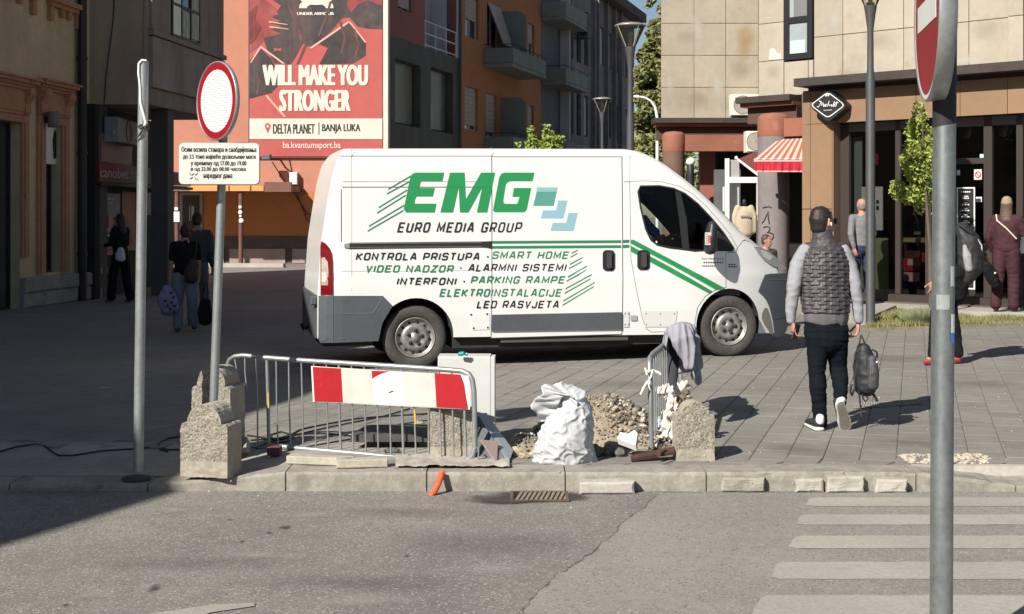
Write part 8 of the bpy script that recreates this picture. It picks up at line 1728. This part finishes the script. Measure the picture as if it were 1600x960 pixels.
# man with the backpack, mostly hidden by the near post, facing left
bt = mat('dark_tee', (.035, .04, .045), .9); 
t, P, L, k, fw, rt, H_ = figure(1477, 570, 1.76, 78, 'person in dark clothes and red sneakers hidden behind the near post, wearing a backpack', bt, blk_c, mat('red_sneaker', (.24, .03, .03), .6), hair_k, hair='short', sleeve='short',
    J=dict(tR=(.09, -.06, .03), kR=(.09, -.08, .50), aR=(.09, -.14, .085), kL=(-.09, .10, .50), aL=(-.09, .13, .085), tL=(-.1, .21, .03), eL=(-.2, .09, 1.14), wL=(-.19, .13, .90), eR=(.2, .04, 1.14), wR=(.19, .06, .90)), vox=.011)
blob('tied_jacket', [[(*L(-.05, -.1, .98), .13, .10), (*L(.0, -.12, .82), .13, .10), (*L(0, -.12, .74), .10, .08)]], .012, blk_c, t, disp=wr(.012, 9, 9))
Yb2 = P['cst'].y-.02; B2 = lambda x, y, rx, ry, dy=0.: (*PX(x, y, Yb2+dy), rx*Yb2/FP, ry*Yb2/FP)
b2 = thing('backpack', PX(1512, 440, Yb2), 'black and grey backpack worn by the person behind the near post', 'backpack')
blob('bag_body', [{'side': (1, 0, 0), 'c': [B2(1503, 360, 13, 16), B2(1510, 375, 20, 22), B2(1514, 395, 23, 24), B2(1513, 418, 22, 24), B2(1506, 434, 15, 20)]}], .009, bkm, b2, disp=wr(.008, 8, 10))
blob('grey_panel', [{'side': (1, 0, 0), 'c': [B2(1507, 385, 3, 5, -.13), B2(1511, 400, 7, 6, -.15), B2(1514, 420, 6, 6, -.14)]}], .007, mat('light_grey_panel', (.28, .285, .30), .7, noise=((20, .2),)), b2)
strap(b2, [PX(1526, 372, Yb2-.12), PX(1534, 384, Yb2-.12), PX(1534, 400, Yb2-.12), PX(1524, 430, Yb2-.12), PX(1514, 438, Yb2-.12)], .008, mat('pale_piping', (.45, .45, .45), .6), 'piping'); strap(b2, [PX(1500, 352, Yb2-.1), PX(1508, 358, Yb2-.12), PX(1520, 366, Yb2-.12)], .02, bkm)
# woman in burgundy with cap
bur = mat('burgundy_cloth', (.045, .013, .018), .85, noise=((5, .15),))
t, P, L, k, fw, rt, H_ = figure(1573, 487, 1.74, -28, 'woman in loose burgundy clothes and a beige cap in front of the shop window', bur, bur, mat('burgundy_shoe', (.12, .04, .04), .6), hair_l, gz_=FORE_Z, hair='long', topk=1.18, legw=1.25, flare=1.25,
    J=dict(eR=(.26, .02, 1.20), wR=(.14, .26, 1.22), eL=(-.27, .0, 1.14), wL=(-.22, .12, .92), kL=(-.12, -.04, .50), aL=(-.14, -.16, .09), tL=(-.15, -.02, .03)))
cap_m = mat('beige_cap', (.27, .215, .14), .85, noise=((14, .15),)); blob('cap', [{'side': rt, 'c': [(*H_(0, -.015, .035), .088*k, .10*k), (*H_(0, -.01, .075), .080*k, .09*k)]}, [(*H_(0, .09, .04), .06*k, .014*k), (*H_(0, .15, .03), .05*k, .012*k)]], .009, cap_m, t)
strap(t, [L(-.15, -.03, 1.49), L(-.12, -.15, 1.40), L(.02, -.165, 1.28), L(.16, -.13, 1.12)], .012, mat('cream_strap', (.55, .48, .40), .7), 'bag_strap')
hb2 = thing('handbag', L(-.3, 0, .7), 'black crossbody bag hanging at the left hip of the woman in burgundy', 'bag'); blob('bag_body', [[(*PX(1540, 415, 20.6), .08, .05), (*PX(1550, 432, 20.6), .10, .06), (*PX(1556, 446, 20.6), .06, .04)]], .012, blk_c, hb2, disp=wr(.01, 9, 9)); MB().lathe(PX(1555, 427, 20.5), [(0, .01), (.012, .008), (.016, 0)], 8, axis=(0, -1, 0)).build('clasp', whitep, hb2)
wb2 = thing('white_object', PX(1597, 370, 20.9), 'white folded panel at the right edge beside the woman in burgundy', 'panel'); slab([PX(1592, 396, 21), PX(1604, 396, 21), PX(1604, 340, 21), PX(1598, 345, 21)], whitep, 'panel', wb2, .02)
# girl looking over the bonnet
t, P, L, k, fw, rt, H_ = figure(1197, 470, 1.35, 200, 'brown haired girl whose head shows over the bonnet of the van', mat('dark_green_top', (.04, .05, .045), .9), blk_c, snb, hair_b, Yf=19.6, gz_=.0, hair='short', vox=.018, headfw=(.9, -.35, -.2))
# woman in black flared trousers by the betting shop
t, P, L, k, fw, rt, H_ = figure(188, 471, 1.66, 62, 'woman all in black with long hair and flared trousers in front of the betting shop', blk_c, blk_c, mat('dim_shoe', (.2, .18, .17), .7), hair_k, gz_=0., Yf=25.4, hair='long', flare=1.55, legw=1.05, J=dict(eR=(.22, .04, 1.14), wR=(.15, .30, 1.14), eL=(-.22, .04, 1.14), wL=(-.1, .30, 1.12), kR=(.10, -.06, .5), aR=(.11, -.16, .085), tR=(.12, -.02, .03), kL=(-.10, .10, .5), aL=(-.1, .14, .085), tL=(-.1, .28, .03)), vox=.015, sk=skin_s)
wbg = thing('shopping_bag', PX(189, 410, 25.2), 'small white carrier bag held by the woman all in black', 'bag'); blob('bag_body', [[(*PX(189, 390, 25.1), .05, .04), (*PX(188, 398, 25.1), .09, .05), (*PX(188, 405, 25.1), .09, .05)]], .012, mat('white_bag', (.55, .55, .60), .7), wbg, disp=wr(.012, 12, 12))
# couple at the left: woman in jeans with bags, dark man just beyond
gJ = GZ(288, 520); HJ = 168*gJ.y/FP
t, P, L, k, fw, rt, H_ = figure(289, 519, HJ, 18, 'woman in a black top and pale blue wide jeans walking away between bags', blk_c, mat('pale_blue_denim', (.16, .19, .25), .9, noise=((4, .15),)), mat('navy_shoe', (.03, .035, .06), .6), hair_k, hair='bun', topk=1.1, legw=1.22, flare=1.25, sleeve='short', vox=.014, J=dict(kL=(-.11, .08, .5), aL=(-.11, .02, .085), tL=(-.12, .17, .03), kR=(.12, .0, .5), aR=(.16, .12, .11), tR=(.17, .26, .05)))
Yj = gJ.y; jb = thing('handbag', PX(298, 440, Yj), 'dark brown shoulder bag at the back of the woman in pale jeans', 'bag'); blob('bag_body', [[(*PX(302, 410, Yj-.2), .07, .05), (*PX(298, 428, Yj-.2), .10, .07), (*PX(298, 438, Yj-.2), .09, .06)]], .013, mat('dark_brown_leather', (.035, .02, .018), .6), jb, disp=wr(.01, 8, 8)); strap(jb, [PX(301, 412, Yj-.18), PX(306, 395, Yj-.16), PX(308, 378, Yj-.12)], .012, MATS['dark_brown_leather'])
lb = thing('polka_dot_bag', PX(262, 488, Yj), 'lilac polka dot carrier bag at the left hand of the woman in pale jeans', 'bag'); blob('bag_body', [[(*PX(262, 452, Yj-.1), .08, .05), (*PX(261, 468, Yj-.1), .14, .08), (*PX(264, 484, Yj-.1), .13, .08)]], .013, mat('lilac_plastic', (.20, .17, .34), .6, noise=((9, .2),)), lb, disp=wr(.02, 9, 9))
for x, y in ((267, 458), (271, 465), (268, 473), (273, 478), (266, 483), (272, 487), (262, 478), (258, 470)): MB().lathe(PX(x, y, Yj-.20), [(0, .012), (.016, .01), (.02, 0)], 10, axis=(0, -1, 0)).build('dot', mat('dot_black', (.015, .015, .03), .6), lb)
strap(lb, [PX(261, 452, Yj-.1), PX(266, 440, Yj-.1), PX(269, 434, Yj-.1)], .008, MATS['lilac_plastic'], 'handle')
kb = thing('black_tote', PX(320, 500, Yj), 'black tote bag low at the right side of the woman in pale jeans', 'bag'); blob('bag_body', [[(*PX(321, 472, Yj-.1), .08, .06), (*PX(320, 488, Yj-.1), .11, .07), (*PX(321, 502, Yj-.1), .10, .07)]], .013, blk_c, kb); strap(kb, [PX(316, 470, Yj-.1), PX(318, 452, Yj-.1), PX(323, 442, Yj-.1), (PX(325, 455, Yj-.1)), PX(325, 470, Yj-.1)], .009, blk_c, 'handle')
figure(308, 508, 1.70, 5, 'man in a dark grey top walking close beyond the woman in pale jeans', mat('dark_grey_top', (.045, .05, .055), .9), mat('grey_trousers', (.10, .10, .11), .9), snb, hair_k, vox=.015, sk=skin_s)
# driver: blue sleeve and bare forearm on the wheel
dr = thing('person', VF.pt(2.85, -1.5, .9), 'driver in a blue short sleeved shirt with hands on the steering wheel of the van', 'person')
V_ = lambda u, o, v: tuple(VF.pt(u, o, v)); fd = VF.d
aw_ = lambda x, y, o: (VF.at(x, y, o)[0], o, VF.at(x, y, o)[1])
SH_, EL_, WR_ = aw_(1008, 345, -1.2), aw_(1034, 378, -1.15), aw_(1049, 369, -1.35)
dch = head_ch(VF.pt(2.92, -1.55, 1.70), fd)+[[(*V_(2.90, -1.55, 1.62), .05), (*V_(2.86, -1.55, 1.50), .055)], {'side': tuple(VF.n), 'c': [(*V_(2.84, -1.55, 1.45), .14, .09), (*V_(2.84, -1.55, 1.2), .15, .1), (*V_(2.86, -1.55, .98), .16, .12)]}]
dch += [[(*V_(*SH_), .052), (*V_(*EL_), .046), (*V_(*WR_), .032)]]+hand_ch(VF.pt(*WR_), fd+Vector((0, 0, .3)), (0, 0, -1), 1., .7, 1)
for s_, o_ in ((1, -1.37), (-1, -1.73)): dch += [ [(*V_(2.9, o_-s_*.05, .98), .08), (*V_(3.3, o_-s_*.05, 1.0), .06), (*V_(3.35, o_, .7), .05)]]; dch += ([] if s_ > 0 else [[(*V_(2.86, o_, 1.44), .05), (*V_(2.93, o_-.05, 1.20), .043), (*V_(3.16, -1.7, 1.27), .03)]]+hand_ch(VF.pt(3.16, -1.7, 1.27), fd+Vector((0, 0, .2)), (0, 0, -1), 1., .7, s_))
blob('body', dch, .010, skin, dr, smooth=2); eyes(VF.pt(2.92, -1.55, 1.70), fd, dr)
blob('shirt', [{'side': tuple(VF.n), 'c': [(*V_(2.86, -1.55, 1.47), .10, .08), (*V_(2.85, -1.55, 1.38), .20, .12), (*V_(2.85, -1.55, 1.1), .18, .13), (*V_(2.87, -1.55, .98), .18, .14)]}]+[[(*V_(2.86, -1.4, 1.43), .07), (*V_(*SH_), .075), (*V_(SH_[0]+(EL_[0]-SH_[0])*.55, -1.17, SH_[2]+(EL_[2]-SH_[2])*.55), .066)], [(*V_(2.86, -1.73, 1.43), .068), (*V_(2.91, -1.77, 1.27), .062)]], .012, mat('royal_blue_shirt', (.05, .16, .55), .8), dr, disp=wr(.006, 8, 10))
blob('hair', [{'side': tuple(VF.n), 'c': [(*VF.pt(2.89, -1.55, 1.67), .078, .08), (*VF.pt(2.905, -1.55, 1.75), .08, .09)]}], .01, hair_k, dr); blob('trousers', [[(*V_(2.9, -1.42, .96), .09), (*V_(3.3, -1.42, 1.0), .075), (*V_(3.36, -1.42, .72), .06)], [(*V_(2.9, -1.68, .96), .09), (*V_(3.3, -1.68, 1.0), .075), (*V_(3.36, -1.68, .72), .06)]], .014, blk_c, dr)
